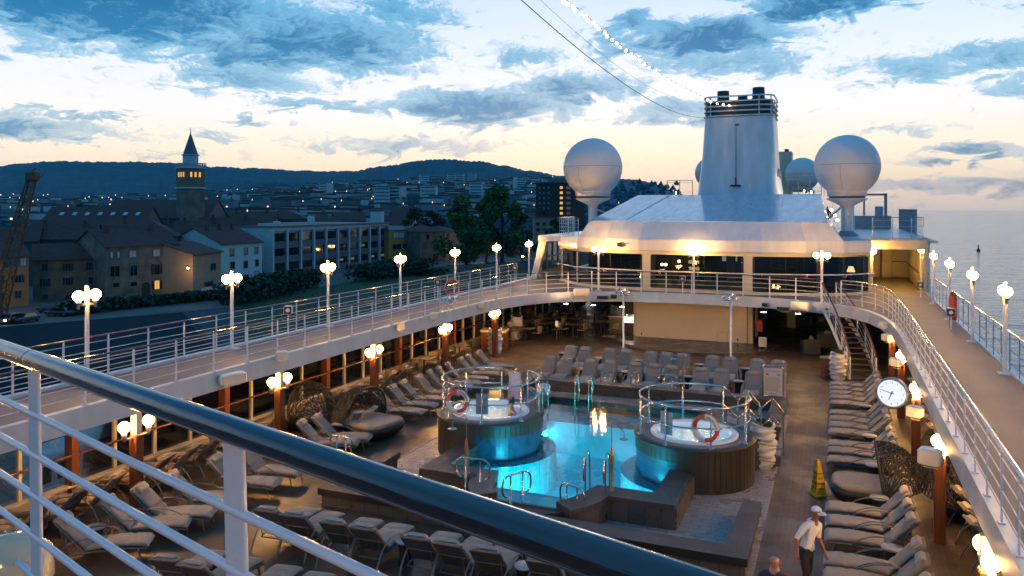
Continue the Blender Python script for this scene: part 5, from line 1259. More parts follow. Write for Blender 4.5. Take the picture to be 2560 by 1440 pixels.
# small round side tables
def make_table():
    t = thing('side_table', 'x', 'side table'); g = MB(); g.lathe([(.001, .485), (.2, .485), (.21, .495), (.21, .51), (.2, .52), (.001, .52)], n=22); g.build('table_top', M['tabletop'], t)
    g = MB(); g.lathe([(.17, 0), (.13, .2), (.17, .48)], n=12); g.build('base', M['wicker'], t); return t
tb0 = make_table(); tbs = snapshot(tb0)
tl = [(-14.81, 12.13, 'nearest the camera by the shore-side columns'), (-14.72, 20.94, 'beside the wicker daybed on the shore side'), (-14.76, 23.0, 'just beyond the shore-side wicker daybed'), (-14.84, 25.95, 'in the middle of the shore-side lounger row'), (-14.87, 29.5, 'near the restaurant end of the shore-side lounger row'),
      (-10.15, 32.15, 'in the front row beyond the pool, first from the shore side'), (-8.2, 32.3, 'in the front row beyond the pool, second from the shore side'), (-5.6, 32.35, 'in the front row beyond the pool, third from the shore side'), (-3.6, 32.25, 'in the front row beyond the pool, fourth from the shore side'),
      (-12.1, 35.4, 'at the shore-side end of the rear lounger row'), (-10.12, 34.8, 'in the rear row before the stage, first from the shore side'), (-8.23, 34.9, 'in the rear row before the stage, second from the shore side'), (-5.58, 35.05, 'in the rear row before the stage, third from the shore side'), (-3.62, 34.95, 'in the rear row before the stage, fourth from the shore side'),
      (.96, 29.92, 'in the sea-side row, farthest from the camera'), (.95, 26.03, 'in the sea-side row, second from the stairs'), (.93, 23.1, 'in the sea-side row just beyond the daybed'), (.95, 20.55, 'in the sea-side row on the near side of the daybed'), (1.05, 17.6, 'in the sea-side row, nearest the camera'), (-8.25, 14.1, 'in the deck row under the handrail, shore side'), (-5.55, 14.0, 'in the deck row under the handrail, middle')]
for i, (x, y, lb) in enumerate(tl):
    lb = 'small round side table ' + lb
    if i == 0: tb0.location = (x, y, 0); tb0['label'] = lb; tb0['group'] = 'small round side tables'
    else: dup(tb0, tbs, (x, y, 0), 0, lb, 'small round side tables')
# wicker daybeds with open-weave hoods
def daybed(x, y, rz, label, w=1.45, L=1.5, pillows=True):
    t = thing('wicker_daybed', label, 'daybed', (x, y, 0), rz)
    pr = rrect(L / 2, w / 2, .42, 8)
    g = MB(); n = len(pr); g.smooth = True
    lv = [[(p[0] * s_, p[1] * s_, z_) for p in pr] for s_, z_ in ((.62, 0), (.85, .1), (1.02, .28), (1.05, .40), (.98, .42))]
    g.add([v for l in lv for v in l], [(i * n + k, i * n + (k + 1) % n, (i + 1) * n + (k + 1) % n, (i + 1) * n + k) for i in range(4) for k in range(n)]); g.add(lv[-1], [tuple(range(n))]); g.build('base', M['wicker'], t)
    g = MB(); g.smooth = True
    lv = [[(p[0] * s_, p[1] * s_, z_) for p in pr] for s_, z_ in ((.96, .42), (.985, .46), (.975, .51), (.9, .535))]
    g.add([v for l in lv for v in l], [(i * n + k, i * n + (k + 1) % n, (i + 1) * n + (k + 1) % n, (i + 1) * n + k) for i in range(3) for k in range(n)]); g.add(lv[-1], [tuple(range(n))]); g.build('mattress', M['cushion'], t)
    # hood: half dome over the head end (local -x)
    hc = Vector((-L * .22, 0, .40)); ra, rb, rh = L * .62, w * .60, 1.15; rnd = random.Random(len(label))
    def hp(u, v):  # u across 0..1, v from back foot (0) to front lip (1)
        th = math.pi * u; ph = R(12 + 88 * v)
        return hc + Vector((-ra * math.cos(ph) * math.sin(th) ** .7, -rb * math.cos(th), rh * math.sin(ph) * math.sin(th) ** .8))
    g = MB(); grid = {}
    NU, NV = 24, 13
    for i in range(NU + 1):
        for j in range(NV + 1):
            jit = .42 if 0 < i < NU and 0 < j < NV else 0
            grid[i, j] = hp(min(1, max(0, (i + rnd.uniform(-jit, jit)) / NU)), (j + rnd.uniform(-jit, jit)) / NV)
    for i in range(NU + 1):
        for j in range(NV + 1):
            r_ = .013
            if i < NU and rnd.random() < .93: g.tube([grid[i, j], grid[i + 1, j]], r_, 4, cap=False)
            if j < NV and rnd.random() < .93: g.tube([grid[i, j], grid[i, j + 1]], r_, 4, cap=False)
            if i < NU and j < NV and rnd.random() < .7: g.tube([grid[i, j], grid[i + 1, j + 1]], r_ * .8, 4, cap=False)
            if i < NU and j > 0 and rnd.random() < .4: g.tube([grid[i, j], grid[i + 1, j - 1]], r_ * .8, 4, cap=False)
    g.tube([hp(k / 24, 1) for k in range(25)], .03, 6); g.build('hood', M['wicker'], t)
    if pillows:
        for (a, b, c, rr) in ((-.32, .3, .66, .5), (-.36, -.3, .66, -.35), (-.18, -.05, .64, .2)):
            g = pad([(-.24, 0), (0, 0), (.24, 0)], .44, .16, 5); o = g.build('pillow', M['pillow'], t); o.location = (a, b, c - .05); o.rotation_euler = (0, R(-48), rr)
daybed(-13.95, 21.75, R(-12), 'wicker daybed with square pillows on the shore side between the lounger groups', 1.6, 1.7)
daybed(-16.75, 21.7, R(172), 'hooded wicker daybed facing the shore-side windows behind the second column', 1.5, 1.5, False)
daybed(.72, 21.6, R(180), 'hooded wicker daybed in the sea-side lounger row beside the yellow cone', 1.35, 1.65, False)
daybed(3.05, 21.4, R(0), 'hooded wicker daybed behind the sea-side columns', 1.35, 1.5, False)

# ------------------------------------------------------------------ towels, people
def lump(name, label, cat, loc, size, mat, seed=1, amp=.25):
    g = MB(); rnd = random.Random(seed); n, m_ = 22, 12; vs = []
    for j in range(m_ + 1):
        e = math.pi / 2 * j / m_
        for k in range(n):
            a = 2 * math.pi * k / n; q = 1 + amp * mnoise.noise(Vector((math.cos(a) * 1.8 + seed, math.sin(a) * 1.8, e * 2.2)))
            vs.append((size[0] * math.cos(a) * math.cos(e) ** .8 * q, size[1] * math.sin(a) * math.cos(e) ** .8 * q, size[2] * math.sin(e) * q))
    g.smooth = True; g.add(vs, [(j * n + k, j * n + (k + 1) % n, (j + 1) * n + (k + 1) % n, (j + 1) * n + k) for j in range(m_) for k in range(n)])
    o = g.build(name, mat); o.location = loc; return tag(o, label, cat)
lump('towel_heap', 'crumpled white towel left on the slatted bench beyond the shore-side tub', 'towel', tuple(P(1357, 982, .6)), (.30, .22, .30), M['towel'], 3, .45)
# a robe hung over the tub's step rail
t = thing('bath_robe', 'pale robe draped over the step rail of the shore-side tub', 'robe', (-9.75, 23.72, 0)); g = MB(); g.smooth = True; n, m_ = 16, 10; vs = []
for j in range(m_ + 1):
    for k in range(n):
        a = 2 * math.pi * k / n; u = j / m_; w = 1 + .12 * math.sin(7 * a + j * .4) * u
        vs.append(((.20 + .06 * u) * w * math.cos(a), (.035 + .07 * u) * w * math.sin(a), 2.0 - .95 * u + .04 * math.cos(2 * a)))
g.add(vs, [((j + 1) * n + k, (j + 1) * n + (k + 1) % n, j * n + (k + 1) % n, j * n + k) for j in range(m_) for k in range(n)]); g.smooth = False; g.add(vs[:n], [tuple(range(n))]); g.build('cloth', M['pinkrobe'], t)

def skin_body(name, J, E_, mats, parent, root, sub=2):
    """J: name -> (x, y, z, radius); E_: (a, b, material slot)"""
    me = bpy.data.meshes.new(name); ks = list(J); ix = {k: i for i, k in enumerate(ks)}
    me.from_pydata([J[k][:3] for k in ks], [(ix[a], ix[b]) for a, b, _ in E_], []); o = bpy.data.objects.new(name, me); C.objects.link(o)
    md = o.modifiers.new('s', 'SKIN'); md.use_smooth_shade = True
    sv = me.skin_vertices[0].data
    for k in ks:
        r_ = J[k][3]; sv[ix[k]].radius = r_ if isinstance(r_, tuple) else (r_, r_); sv[ix[k]].use_root = (k == root)
    s2 = o.modifiers.new('d', 'SUBSURF'); s2.levels = sub; s2.render_levels = sub
    dg = bpy.context.evaluated_depsgraph_get(); dg.update(); m2 = bpy.data.meshes.new_from_object(o.evaluated_get(dg)); o.modifiers.clear(); o.data = m2
    for m_ in mats: m2.materials.append(m_)
    segs = [(Vector(J[a][:3]), Vector(J[b][:3]), s_) for a, b, s_ in E_]
    for p in m2.polygons:
        c = p.center; best = None
        for a, b, s_ in segs:
            d = b - a; u = max(0, min(1, (c - a).dot(d) / max(d.length_squared, 1e-9))); dd = (c - a - d * u).length
            if best is None or dd < best[0]: best = (dd, s_)
        p.material_index = best[1]; p.use_smooth = True
    o.parent = parent; return o
def hand(J, E_, pre, wr, d, slot, flat=Vector((1, 0, 0))):
    d = Vector(d).normalized(); w = Vector(wr); side = flat.normalized(); th = d.cross(side).normalized()
    J[pre + 'palm'] = (*(w + d * .055), (.036, .018)); E_.append((pre + 'wr', pre + 'palm', slot))
    for i, (off_, L, cu) in enumerate(((-.03, .062, .02), (-.01, .075, .018), (.01, .07, .022), (.03, .055, .03))):
        a = w + d * .10 + side * off_; b = a + d * L * .6 + th * cu * .5; c = b + d * L * .35 + th * cu * 1.3
        for q, v, r_ in (('a', a, .0105), ('b', b, .009), ('c', c, .008)): J[f'{pre}f{i}{q}'] = (*v, r_)
        E_ += [(pre + 'palm', f'{pre}f{i}a', slot), (f'{pre}f{i}a', f'{pre}f{i}b', slot), (f'{pre}f{i}b', f'{pre}f{i}c', slot)]
    a = w + d * .05 - side * .045 + th * .012; b = a + d * .035 - side * .012 + th * .01
    J[pre + 'ta'] = (*a, .011); J[pre + 'tb'] = (*b, .009); E_ += [(pre + 'palm', pre + 'ta', slot), (pre + 'ta', pre + 'tb', slot)]
def face(parent, body, c, f, skinm, s_=1.0):
    """eyes, nose, ears set on a head of centre c facing direction f"""
    f = Vector(f).normalized(); c = Vector(c); sd = Vector((0, 0, 1)).cross(f).normalized(); up = f.cross(sd)
    g = MB()
    for q in (-1, 1): g.sphere(tuple(c + f * .088 * s_ + sd * .033 * q + up * .01), .012, 8, 6)
    g.build('eyes', M['ink'], body)
    g = MB(); g.lathe([(.001, .0), (.012, .0), (.016, -.03), (.001, -.036)], tuple(c + f * .098 * s_ + up * .005), 8)
    for q in (-1, 1): g.sphere(tuple(c + sd * .088 * q - up * .005), .022, 8, 6, 1.3)
    g.tube([tuple(c + f * .088 * s_ - up * .055 - sd * .025), tuple(c + f * .094 * s_ - up * .056), tuple(c + f * .088 * s_ - up * .055 + sd * .025)], .006, 6); g.build('face_features', skinm, body)
# attendant in a white cap walking along the deck
t = thing('person', 'person in white cap, white polo shirt and black trousers walking on the deck', 'person', (-.52, 15.8, 0), R(58))
J = dict(pel=(0, 0, .95, (.155, .115)), wst=(.02, -.02, 1.10, (.145, .105)), ch=(.06, -.05, 1.29, (.165, .115)), nb=(.09, -.08, 1.43, (.10, .085)), nk=(.10, -.10, 1.50, .056), jaw=(.115, -.145, 1.575, .068), hd=(.12, -.14, 1.655, (.082, .093)), cr=(.12, -.13, 1.72, .07),
         rs=(-.09, -.03, 1.40, .072), re=(-.23, .06, 1.17, .046), rwr=(-.35, -.04, .97, .029), ls=(.24, -.11, 1.38, .07), le=(.27, -.09, 1.13, .045), lwr=(.24, -.22, .93, .029),
         rh=(-.10, 0, .86, .095), rk=(-.13, -.10, .50, .066), ra=(-.10, .02, .10, .045), rt=(-.12, -.14, .035, .035), lh=(.10, 0, .86, .095), lk=(.13, .03, .49, .066), la=(.17, .24, .13, .045), lt=(.18, .14, .035, .035))
E_ = [('pel', 'wst', 1), ('wst', 'ch', 1), ('ch', 'nb', 1), ('nb', 'nk', 0), ('nk', 'jaw', 0), ('jaw', 'hd', 0), ('hd', 'cr', 0), ('nb', 'rs', 1), ('rs', 're', 1), ('re', 'rwr', 0), ('nb', 'ls', 1), ('ls', 'le', 1), ('le', 'lwr', 0), ('pel', 'rh', 2), ('rh', 'rk', 2), ('rk', 'ra', 2), ('ra', 'rt', 3), ('pel', 'lh', 2), ('lh', 'lk', 2), ('lk', 'la', 2), ('la', 'lt', 3)]
hand(J, E_, 'r', J['rwr'][:3], (-.25, -.25, -.9), 0); hand(J, E_, 'l', J['lwr'][:3], (-.1, -.3, -.9), 0)
bd = skin_body('body', J, E_, [M['skindark'], M['shirt'], M['trousers'], M['black']], t, 'pel', 3)
face(t, bd, (.12, -.14, 1.65), (.15, -.9, -.35), M['skindark'])
g = MB(); g.sphere((.12, -.135, 1.69), .097, 20, 10, .82, zmin=0.0)
g.smooth = True; n = 12; vs = [(.12 + .015, -.14, 1.69)]
for k in range(n + 1):
    a = R(-90 - 62 + 124 * k / n); vs.append((.12 + .185 * math.cos(a) * .62 + .01, -.14 + .185 * math.sin(a), 1.675 - .02))
g.add([(v[0], v[1], v[2]) for v in vs], [(0, k, k + 1) for k in range(1, n + 1)]); g.add([(v[0], v[1], v[2] - .008) for v in vs], [(0, k + 1, k) for k in range(1, n + 1)]); g.build('cap', M['towel'], t)
g = MB(); g.tube([(-.13, -.10, .99), (0, -.125, .985), (.13, -.10, .99), (.16, 0, .98), (.12, .11, .99), (0, .125, .99), (-.12, .11, .99), (-.16, 0, .98)], .012, 6, closed=True, ry=.02); g.build('belt', M['black'], t)
g = MB(); g.tube([(.035, -.155, 1.475), (.0, -.12, 1.50), (.02, -.03, 1.51), (.13, -.03, 1.51), (.18, -.13, 1.495), (.13, -.165, 1.465)], .016, 6); g.build('collar', M['shirt'], t)
# bald man seen from behind
t = thing('person', 'bald person in a dark navy top seen from behind below the handrail', 'person', (-.93, 13.35, 0), R(170))
J = dict(pel=(0, 0, .95, (.16, .12)), wst=(0, -.01, 1.10, (.155, .12)), ch=(0, -.02, 1.30, (.18, .13)), nb=(0, -.02, 1.44, (.10, .09)), nk=(0, -.03, 1.51, .062), jaw=(0, -.05, 1.575, .072), hd=(0, -.035, 1.655, (.084, .097)), cr=(0, -.03, 1.71, .074),
         rs=(-.19, -.01, 1.41, .075), re=(-.26, .03, 1.15, .05), rwr=(-.22, -.12, .95, .03), ls=(.19, -.01, 1.41, .075), le=(.26, .03, 1.15, .05), lwr=(.22, -.12, .95, .03),
         rh=(-.10, 0, .86, .1), rk=(-.11, -.02, .49, .068), ra=(-.11, .03, .10, .046), rt=(-.12, -.13, .035, .036), lh=(.10, 0, .86, .1), lk=(.11, -.02, .49, .068), la=(.11, .03, .10, .046), lt=(.12, -.13, .035, .036))
E2 = [(a, b, s_) for a, b, s_ in E_[:21]]; hand(J, E2, 'r', J['rwr'][:3], (0, -.3, -.9), 0); hand(J, E2, 'l', J['lwr'][:3], (0, -.3, -.9), 0)
bd = skin_body('body', J, E2, [M['skin'], M['navy'], M['trousers'], M['black']], t, 'pel'); face(t, bd, (0, -.035, 1.65), (0, -1, 0), M['skin'])
# bather in the tub
t = thing('person', 'bather with tied-up hair sitting in the shore-side whirlpool tub', 'person', (TLc[0] + .52, TLc[1] + .28, .62), R(-60))
J = dict(pel=(0, 0, .05, (.15, .12)), ch=(0, .05, .42, (.15, .11)), nb=(0, .06, .56, (.09, .08)), nk=(0, .06, .64, .05), hd=(0, .04, .76, (.078, .09)), cr=(0, .05, .82, .068),
         rs=(-.17, .06, .54, .055), re=(-.40, .12, .52, .038), rwr=(-.60, .02, .52, .026), ls=(.17, .06, .54, .055), le=(.38, .14, .52, .038), lwr=(.55, .05, .52, .026), rh=(-.1, -.05, .02, .08), rk=(-.13, -.45, .12, .06), ra=(-.12, -.55, -.25, .04), lh=(.1, -.05, .02, .08), lk=(.13, -.45, .12, .06), la=(.12, -.55, -.25, .04))
E3 = [('pel', 'ch', 1), ('ch', 'nb', 0), ('nb', 'nk', 0), ('nk', 'hd', 0), ('hd', 'cr', 0), ('nb', 'rs', 0), ('rs', 're', 0), ('re', 'rwr', 0), ('nb', 'ls', 0), ('ls', 'le', 0), ('le', 'lwr', 0), ('pel', 'rh', 0), ('rh', 'rk', 0), ('rk', 'ra', 0), ('pel', 'lh', 0), ('lh', 'lk', 0), ('lk', 'la', 0)]
hand(J, E3, 'r', J['rwr'][:3], (-1, -.2, 0), 0, Vector((0, 1, 0))); hand(J, E3, 'l', J['lwr'][:3], (1, -.2, 0), 0, Vector((0, 1, 0)))
bd = skin_body('body', J, E3, [M['skin'], M['navy']], t, 'pel'); face(t, bd, (0, .04, .75), (0, -1, 0), M['skin'])
g = MB(); g.sphere((0, .062, .785), .098, 14, 8, 1.0, zmin=-.4); g.sphere((0, .11, .91), .05, 10, 7); g.build('hair', M['hair'], t)
# seated guest in the restaurant
sp = P(1278, 868, 0)
t = thing('person', 'seated guest with fair hair, black top and pale trousers at a restaurant table', 'person', tuple(sp), R(-100))
J = dict(pel=(0, 0, .50, (.15, .12)), wst=(0, -.02, .68, (.14, .11)), ch=(0, -.06, .90, (.16, .12)), nb=(0, -.09, 1.04, (.09, .08)), nk=(0, -.12, 1.11, .05), hd=(0, -.16, 1.22, (.08, .09)), cr=(0, -.15, 1.28, .07),
         rs=(-.18, -.08, 1.0, .06), re=(-.24, -.22, .80, .042), rwr=(-.12, -.42, .80, .027), ls=(.18, -.08, 1.0, .06), le=(.24, -.22, .80, .042), lwr=(.12, -.42, .82, .027), rh=(-.1, -.08, .50, .085), rk=(-.12, -.48, .50, .062), ra=(-.12, -.42, .09, .042), rt=(-.12, -.58, .04, .034), lh=(.1, -.08, .50, .085), lk=(.14, -.48, .50, .062), la=(.16, -.50, .09, .042), lt=(.17, -.66, .04, .034))
E4 = [('pel', 'wst', 1), ('wst', 'ch', 1), ('ch', 'nb', 1), ('nb', 'nk', 0), ('nk', 'hd', 0), ('hd', 'cr', 0), ('nb', 'rs', 1), ('rs', 're', 1), ('re', 'rwr', 0), ('nb', 'ls', 1), ('ls', 'le', 1), ('le', 'lwr', 0), ('pel', 'rh', 2), ('rh', 'rk', 2), ('rk', 'ra', 2), ('ra', 'rt', 2), ('pel', 'lh', 2), ('lh', 'lk', 2), ('lk', 'la', 2), ('la', 'lt', 2)]
hand(J, E4, 'r', J['rwr'][:3], (.3, -1, 0), 0); hand(J, E4, 'l', J['lwr'][:3], (-.3, -1, 0), 0)
bd = skin_body('body', J, E4, [M['skin'], M['trousers'], M['pillow']], t, 'pel'); face(t, bd, (0, -.16, 1.21), (0, -1, -.2), M['skin'])
g = MB(); g.sphere((0, -.14, 1.245), .102, 14, 8, 1.0, zmin=-.6); g.build('hair', M['blond'], t)
# crew member far aft
q = DP(2068, 60, 0)
t = thing('person', 'person in dark clothes on the upper platform beside the sloped roof', 'person', (q.x, q.y, PZ), R(20))
J = dict(pel=(0, 0, .95, (.15, .12)), ch=(0, -.02, 1.30, (.17, .12)), nb=(0, -.02, 1.44, (.09, .08)), nk=(0, -.03, 1.51, .055), hd=(0, -.03, 1.64, (.08, .09)), cr=(0, -.03, 1.71, .07), rs=(-.18, -.01, 1.41, .07), re=(-.25, .03, 1.15, .045), rwr=(-.22, -.1, .95, .03), ls=(.18, -.01, 1.41, .07), le=(.25, .03, 1.15, .045), lwr=(.22, -.1, .95, .03), rh=(-.1, 0, .86, .09), rk=(-.11, -.02, .49, .065), ra=(-.11, .03, .08, .045), lh=(.1, 0, .86, .09), lk=(.11, -.02, .49, .065), la=(.11, .03, .08, .045))
E5 = [('pel', 'ch', 1), ('ch', 'nb', 1), ('nb', 'nk', 0), ('nk', 'hd', 0), ('hd', 'cr', 0), ('nb', 'rs', 1), ('rs', 're', 1), ('re', 'rwr', 1), ('nb', 'ls', 1), ('ls', 'le', 1), ('le', 'lwr', 1), ('pel', 'rh', 1), ('rh', 'rk', 1), ('rk', 'ra', 1), ('pel', 'lh', 1), ('lh', 'lk', 1), ('lk', 'la', 1)]
hand(J, E5, 'r', J['rwr'][:3], (0, 0, -1), 0); hand(J, E5, 'l', J['lwr'][:3], (0, 0, -1), 0)
skin_body('body', J, E5, [M['skin'], M['navy']], t, 'pel', 1)

# ------------------------------------------------------------------ covered restaurant
t = thing('restaurant_wall', 'dark back wall and doors of the covered space behind the screen', 'wall', (XC, 59, 0))
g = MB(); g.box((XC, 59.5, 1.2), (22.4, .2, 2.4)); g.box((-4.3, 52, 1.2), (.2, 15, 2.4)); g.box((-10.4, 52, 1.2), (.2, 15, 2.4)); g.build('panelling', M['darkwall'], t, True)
for x_ in (-3.2, .2):
    g = MB(); g.box((x_, 59.35, 1.0), (.9, .08, 2.0)); g.build('door', M['cream'], t, True)
g = MB(); g.box((-4.17, 46.3, 1.1), (.06, 1.0, 1.9)); g.box((-2.55, 51.0, 1.1), (.5, .1, 2.1)); g.build('pale_panel', M['cream'], t, True)
def make_rtable():
    t = thing('restaurant_table', 'x', 'table'); g = MB(); g.box((0, 0, .735), (.78, .78, .03), bev=.008); g.build('table_top', M['resttable'], t)
    g = MB(); g.tube([(0, 0, .02), (0, 0, .72)], .04, 8); g.box((0, 0, .02), (.5, .08, .03)); g.box((0, 0, .02), (.08, .5, .03)); g.build('pedestal', M['chairleg'], t); return t
def make_chair():
    t = thing('restaurant_chair', 'x', 'chair'); g = MB(); g.box((0, 0, .44), (.46, .46, .06), bev=.02); g.build('seat', M['chair'], t)
    g = MB(); g.smooth = False
    for k in range(8):
        a0, a1 = R(-70 + 140 * k / 8), R(-70 + 140 * (k + 1) / 8); f = lambda a, z_, d: (.06 + (.22 + d) * math.cos(a) - .02, (.24 + d) * math.sin(a), z_)
        g.quad(f(a0, .52, 0), f(a1, .52, 0), f(a1, .84, .03), f(a0, .84, .03)); g.quad(f(a1, .52, .03), f(a0, .52, .03), f(a0, .84, .055), f(a1, .84, .055)); g.quad(f(a0, .84, .03), f(a1, .84, .03), f(a1, .84, .055), f(a0, .84, .055))
    g.build('backrest', M['chair'], t)
    for a, b in ((-.2, -.2), (-.2, .2), (.22, -.2), (.22, .2)): g = MB(); g.tube([(a, b, .43), (a * 1.15, b * 1.15, 0)], .014, 5); g.build('leg', M['chairleg'], t)
    return t
rt0 = make_rtable(); rts = snapshot(rt0); ch0 = make_chair(); chs = snapshot(ch0); rf = [True]; cf = [True]
rtab = [(-16.02, 40.9), (-15.46, 42.67), (-17.0, 43.4), (-15.91, 44.64), (-14.6, 45.2), (-17.1, 46.37), (-15.9, 47.42), (-14.3, 48.2), (-17.1, 49.8), (-15.6, 50.6), (-13.8, 50.9), (-14.0, 42.9), (-12.7, 46.8), (-12.9, 49.0)]
for i, (x, y) in enumerate(rtab):
    lb = 'square wooden table in the covered restaurant, %s counting inward from the pool deck' % ORD[i]
    if rf[0]: rt0.location = (x, y, 0); rt0['label'] = lb; rt0['group'] = 'restaurant tables'; rf[0] = False
    else: dup(rt0, rts, (x, y, 0), 0, lb, 'restaurant tables')
    for q, (dx, a) in enumerate(((.55, 0), (-.55, 180))):
        lb2 = 'beige tub chair on the %s side of the %s restaurant table from the deck' % (('inner', 'window')[q], ORD[i])
        if cf[0]: ch0.location = (x + dx, y, 0); ch0.rotation_euler.z = R(a); ch0['label'] = lb2; ch0['group'] = 'restaurant chairs'; cf[0] = False
        else: dup(ch0, chs, (x + dx, y, 0), R(a), lb2, 'restaurant chairs')
for i, (x, y) in enumerate(((-16.75, 28.3), (-16.95, 30.6), (-17.0, 32.4), (-16.9, 34.0))):
    dup(rt0, rts, (x, y, 0), 0, 'square table by the shore-side windows beyond the lounger row, %s from the camera' % ORD[i], 'restaurant tables')
    for q in (0, 1): dup(ch0, chs, (x + (.1 if q else -.1), y + (.6 if q else -.58), 0), R(90 if q else -90), 'beige tub chair on the %s side of the %s table by the shore-side windows' % (('near', 'far')[q], ORD[i]), 'restaurant chairs')
o = thing('pedestal_table', 'square wooden table with splayed dark legs on the open deck by the screen', 'table', (-12.5, 43.9, 0)); g = MB(); g.box((0, 0, .86), (.85, .85, .035), R(20), .01); g.build('table_top', M['resttable'], o)
for k in range(4): a = R(45 + 90 * k); g = MB(); g.tube([(.06 * math.cos(a), .06 * math.sin(a), .84), (.3 * math.cos(a), .3 * math.sin(a), 0)], .03, 6); g.build('leg', M['chairleg'], o)
dup(ch0, chs, (-13.3, 43.7, 0), R(175), 'beige chair on the window side of the splayed-leg table', 'restaurant chairs'); dup(ch0, chs, (-11.8, 43.5, 0), R(-20), 'dark-backed chair on the stage side of the splayed-leg table', 'restaurant chairs')
rp = P(1312, 818, .74); o = thing('round_table', 'large round dining table at the restaurant entrance beside the seated guest', 'table', (rp.x, rp.y, 0)); g = MB(); g.lathe([(.001, .72), (.72, .72), (.74, .735), (.72, .75), (.001, .75)], n=32); g.build('table_top', M['resttable'], o); g = MB(); g.lathe([(.25, 0), (.05, .04), (.05, .72)], n=12); g.build('pedestal', M['chairleg'], o)
dup(rt0, rts, (sp.x - .75, sp.y + .1, 0), .2, 'square table in front of the seated guest with fair hair', 'restaurant tables'); dup(ch0, chs, (sp.x + .02, sp.y, 0), R(-10), 'beige tub chair with the fair-haired guest sitting on it', 'restaurant chairs')
# serving station, buffet
o = thing('serving_station', 'brown box-shaped serving station with glass top by the shore-side windows', 'counter', (-16.6, 37.6, 0)); g = MB(); g.box((0, 0, .48), (1.3, .8, .9), R(10), .02); g.build('cabinet', M['column'], o); g = MB(); g.box((0, 0, .99), (1.36, .86, .12), R(10)); g.build('rim', M['cream'], o); g = MB(); g.box((0, .05, 1.18), (1.2, .02, .26), R(10)); g.build('glass_guard', M['glass'], o)
o = thing('buffet_counter', 'lit buffet counter with glassware beside the cream screen', 'counter', (-11.5, 46.3, 0)); g = MB(); g.box((0, 0, .5), (1.8, 3.0, 1.0), 0, .02); g.build('cabinet', M['chair'], o); g = MB(); g.box((0, 0, 1.03), (1.9, 3.1, .05)); g.build('worktop', M['acrylic'], o)
g = MB(); g.box((0, -1.3, 1.42), (1.7, .02, .5)); g.box((-.85, 0, 1.42), (.02, 2.6, .5)); g.build('glass_guard', M['glass'], o); rnd = random.Random(9)
for k in range(12): g = MB(); x_, y_ = rnd.uniform(-.75, .75), rnd.uniform(-1.2, .5); g.lathe([(.05, 1.06), (.01, 1.09), (.01, 1.2), (.06, 1.28), (.05, 1.42)], (x_, y_, 0), 10); g.build('glassware', M['steel'] if k % 3 else M['buffet'], o)
o = thing('lit_display', 'bright white display strip in the dark niche beside the screen', 'display', (-10.95, 43.95, 1.0)); g = MB(); g.box((0, 0, 0), (.72, .05, .3)); g.build('panel', M['buffet'], o); g = MB(); g.box((0, .08, -.45), (.9, .1, .7)); g.box((0, .08, .7), (.9, .1, .8)); g.build('cabinet', M['darkwall'], o)
o = thing('floor_mat', 'pale mat on the deck in front of the buffet counter', 'mat', (-11.9, 43.9, .012)); g = MB(); g.box((0, 0, 0), (1.1, .8, .012)); g.build('mat', M['cream'], o)
for i, (px_, py_) in enumerate(((1349, 757), (1415, 760), (1484, 764), (1555, 768), (1910, 781), (1995, 785), (1380, 752), (1630, 752))):
    d = (CZ - 2.42) * F / (py_ - HY); q = DP(px_, d, 2.42)
    if q.y > 58 or i > 5: continue
    t = thing('downlight', 'small round lit downlight in the deckhead, %s from the shore side' % ORD[i], 'ceiling light', (q.x, q.y, FZ - .03)); g = MB(); g.lathe([(.13, .02), (.13, -.03), (.10, -.035)], n=14); g.build('trim', M['rail'], t); g = MB(); g.lathe([(.10, -.03), (.001, -.045)], n=14); g.build('diffuser', M['down'], t)
def armchair(px, py, label, rz, w=.85):
    p = P(px, py, 0); t = thing('lounge_chair', label, 'armchair', (p.x, p.y, 0), rz)
    g = MB(); g.box((0, 0, .22), (w, .85, .40), bev=.05); g.box((0, .38, .55), (w, .12, .5), bev=.04)
    for s_ in (-1, 1): g.box((s_ * (w / 2 - .05), 0, .42), (.1, .85, .4), bev=.03)
    g.build('frame', M['sofa'], t); g = MB(); g.box((0, -.04, .46), (w - .22, .7, .12), bev=.04); g.build('seat', M['chair'], t)
    for k in range(2 if w > 1 else 1): g = pad([(-.2, 0), (.2, 0)], .42, .15, 5); o = g.build('pillow', M['pillow'], t); o.location = ((k - .5) * .55 if w > 1 else 0, .2, .70); o.rotation_euler = (R(65), 0, R(90))
armchair(2027, 885, 'dark wicker armchair with its back to the deck near the stairs', R(-170))
armchair(2085, 872, 'dark wicker sofa with beige pillows behind the ruffled planter', R(150), 1.5)
armchair(2010, 815, 'dark armchair deep in the covered lounge behind the screen', R(170))
armchair(2060, 830, 'dark armchair with a beige pillow under the curved stairs', R(90))
o = thing('wood_cabinet', 'low mahogany cabinet beside the planter at the stairs', 'cabinet', (-.35, 36.9, 0)); g = MB(); g.box((0, 0, .42), (.55, .6, .84), bev=.02); g.build('body', M['column'], o); g = MB(); g.box((0, 0, .86), (.6, .66, .04)); g.build('top', M['resttable'], o)
o = thing('drinks_stand', 'slim dark stand with a white canister among the restaurant tables', 'stand', tuple(P(1392, 862, 0))); g = MB(); g.tube([(0, 0, 0), (0, 0, 1.0)], .04, 8); g.lathe([(.18, 0), (.001, .03)], n=14); g.build('stem', M['chairleg'], o); g = MB(); g.box((0, 0, 1.15), (.16, .14, .3), bev=.02); g.build('canister', M['white'], o)

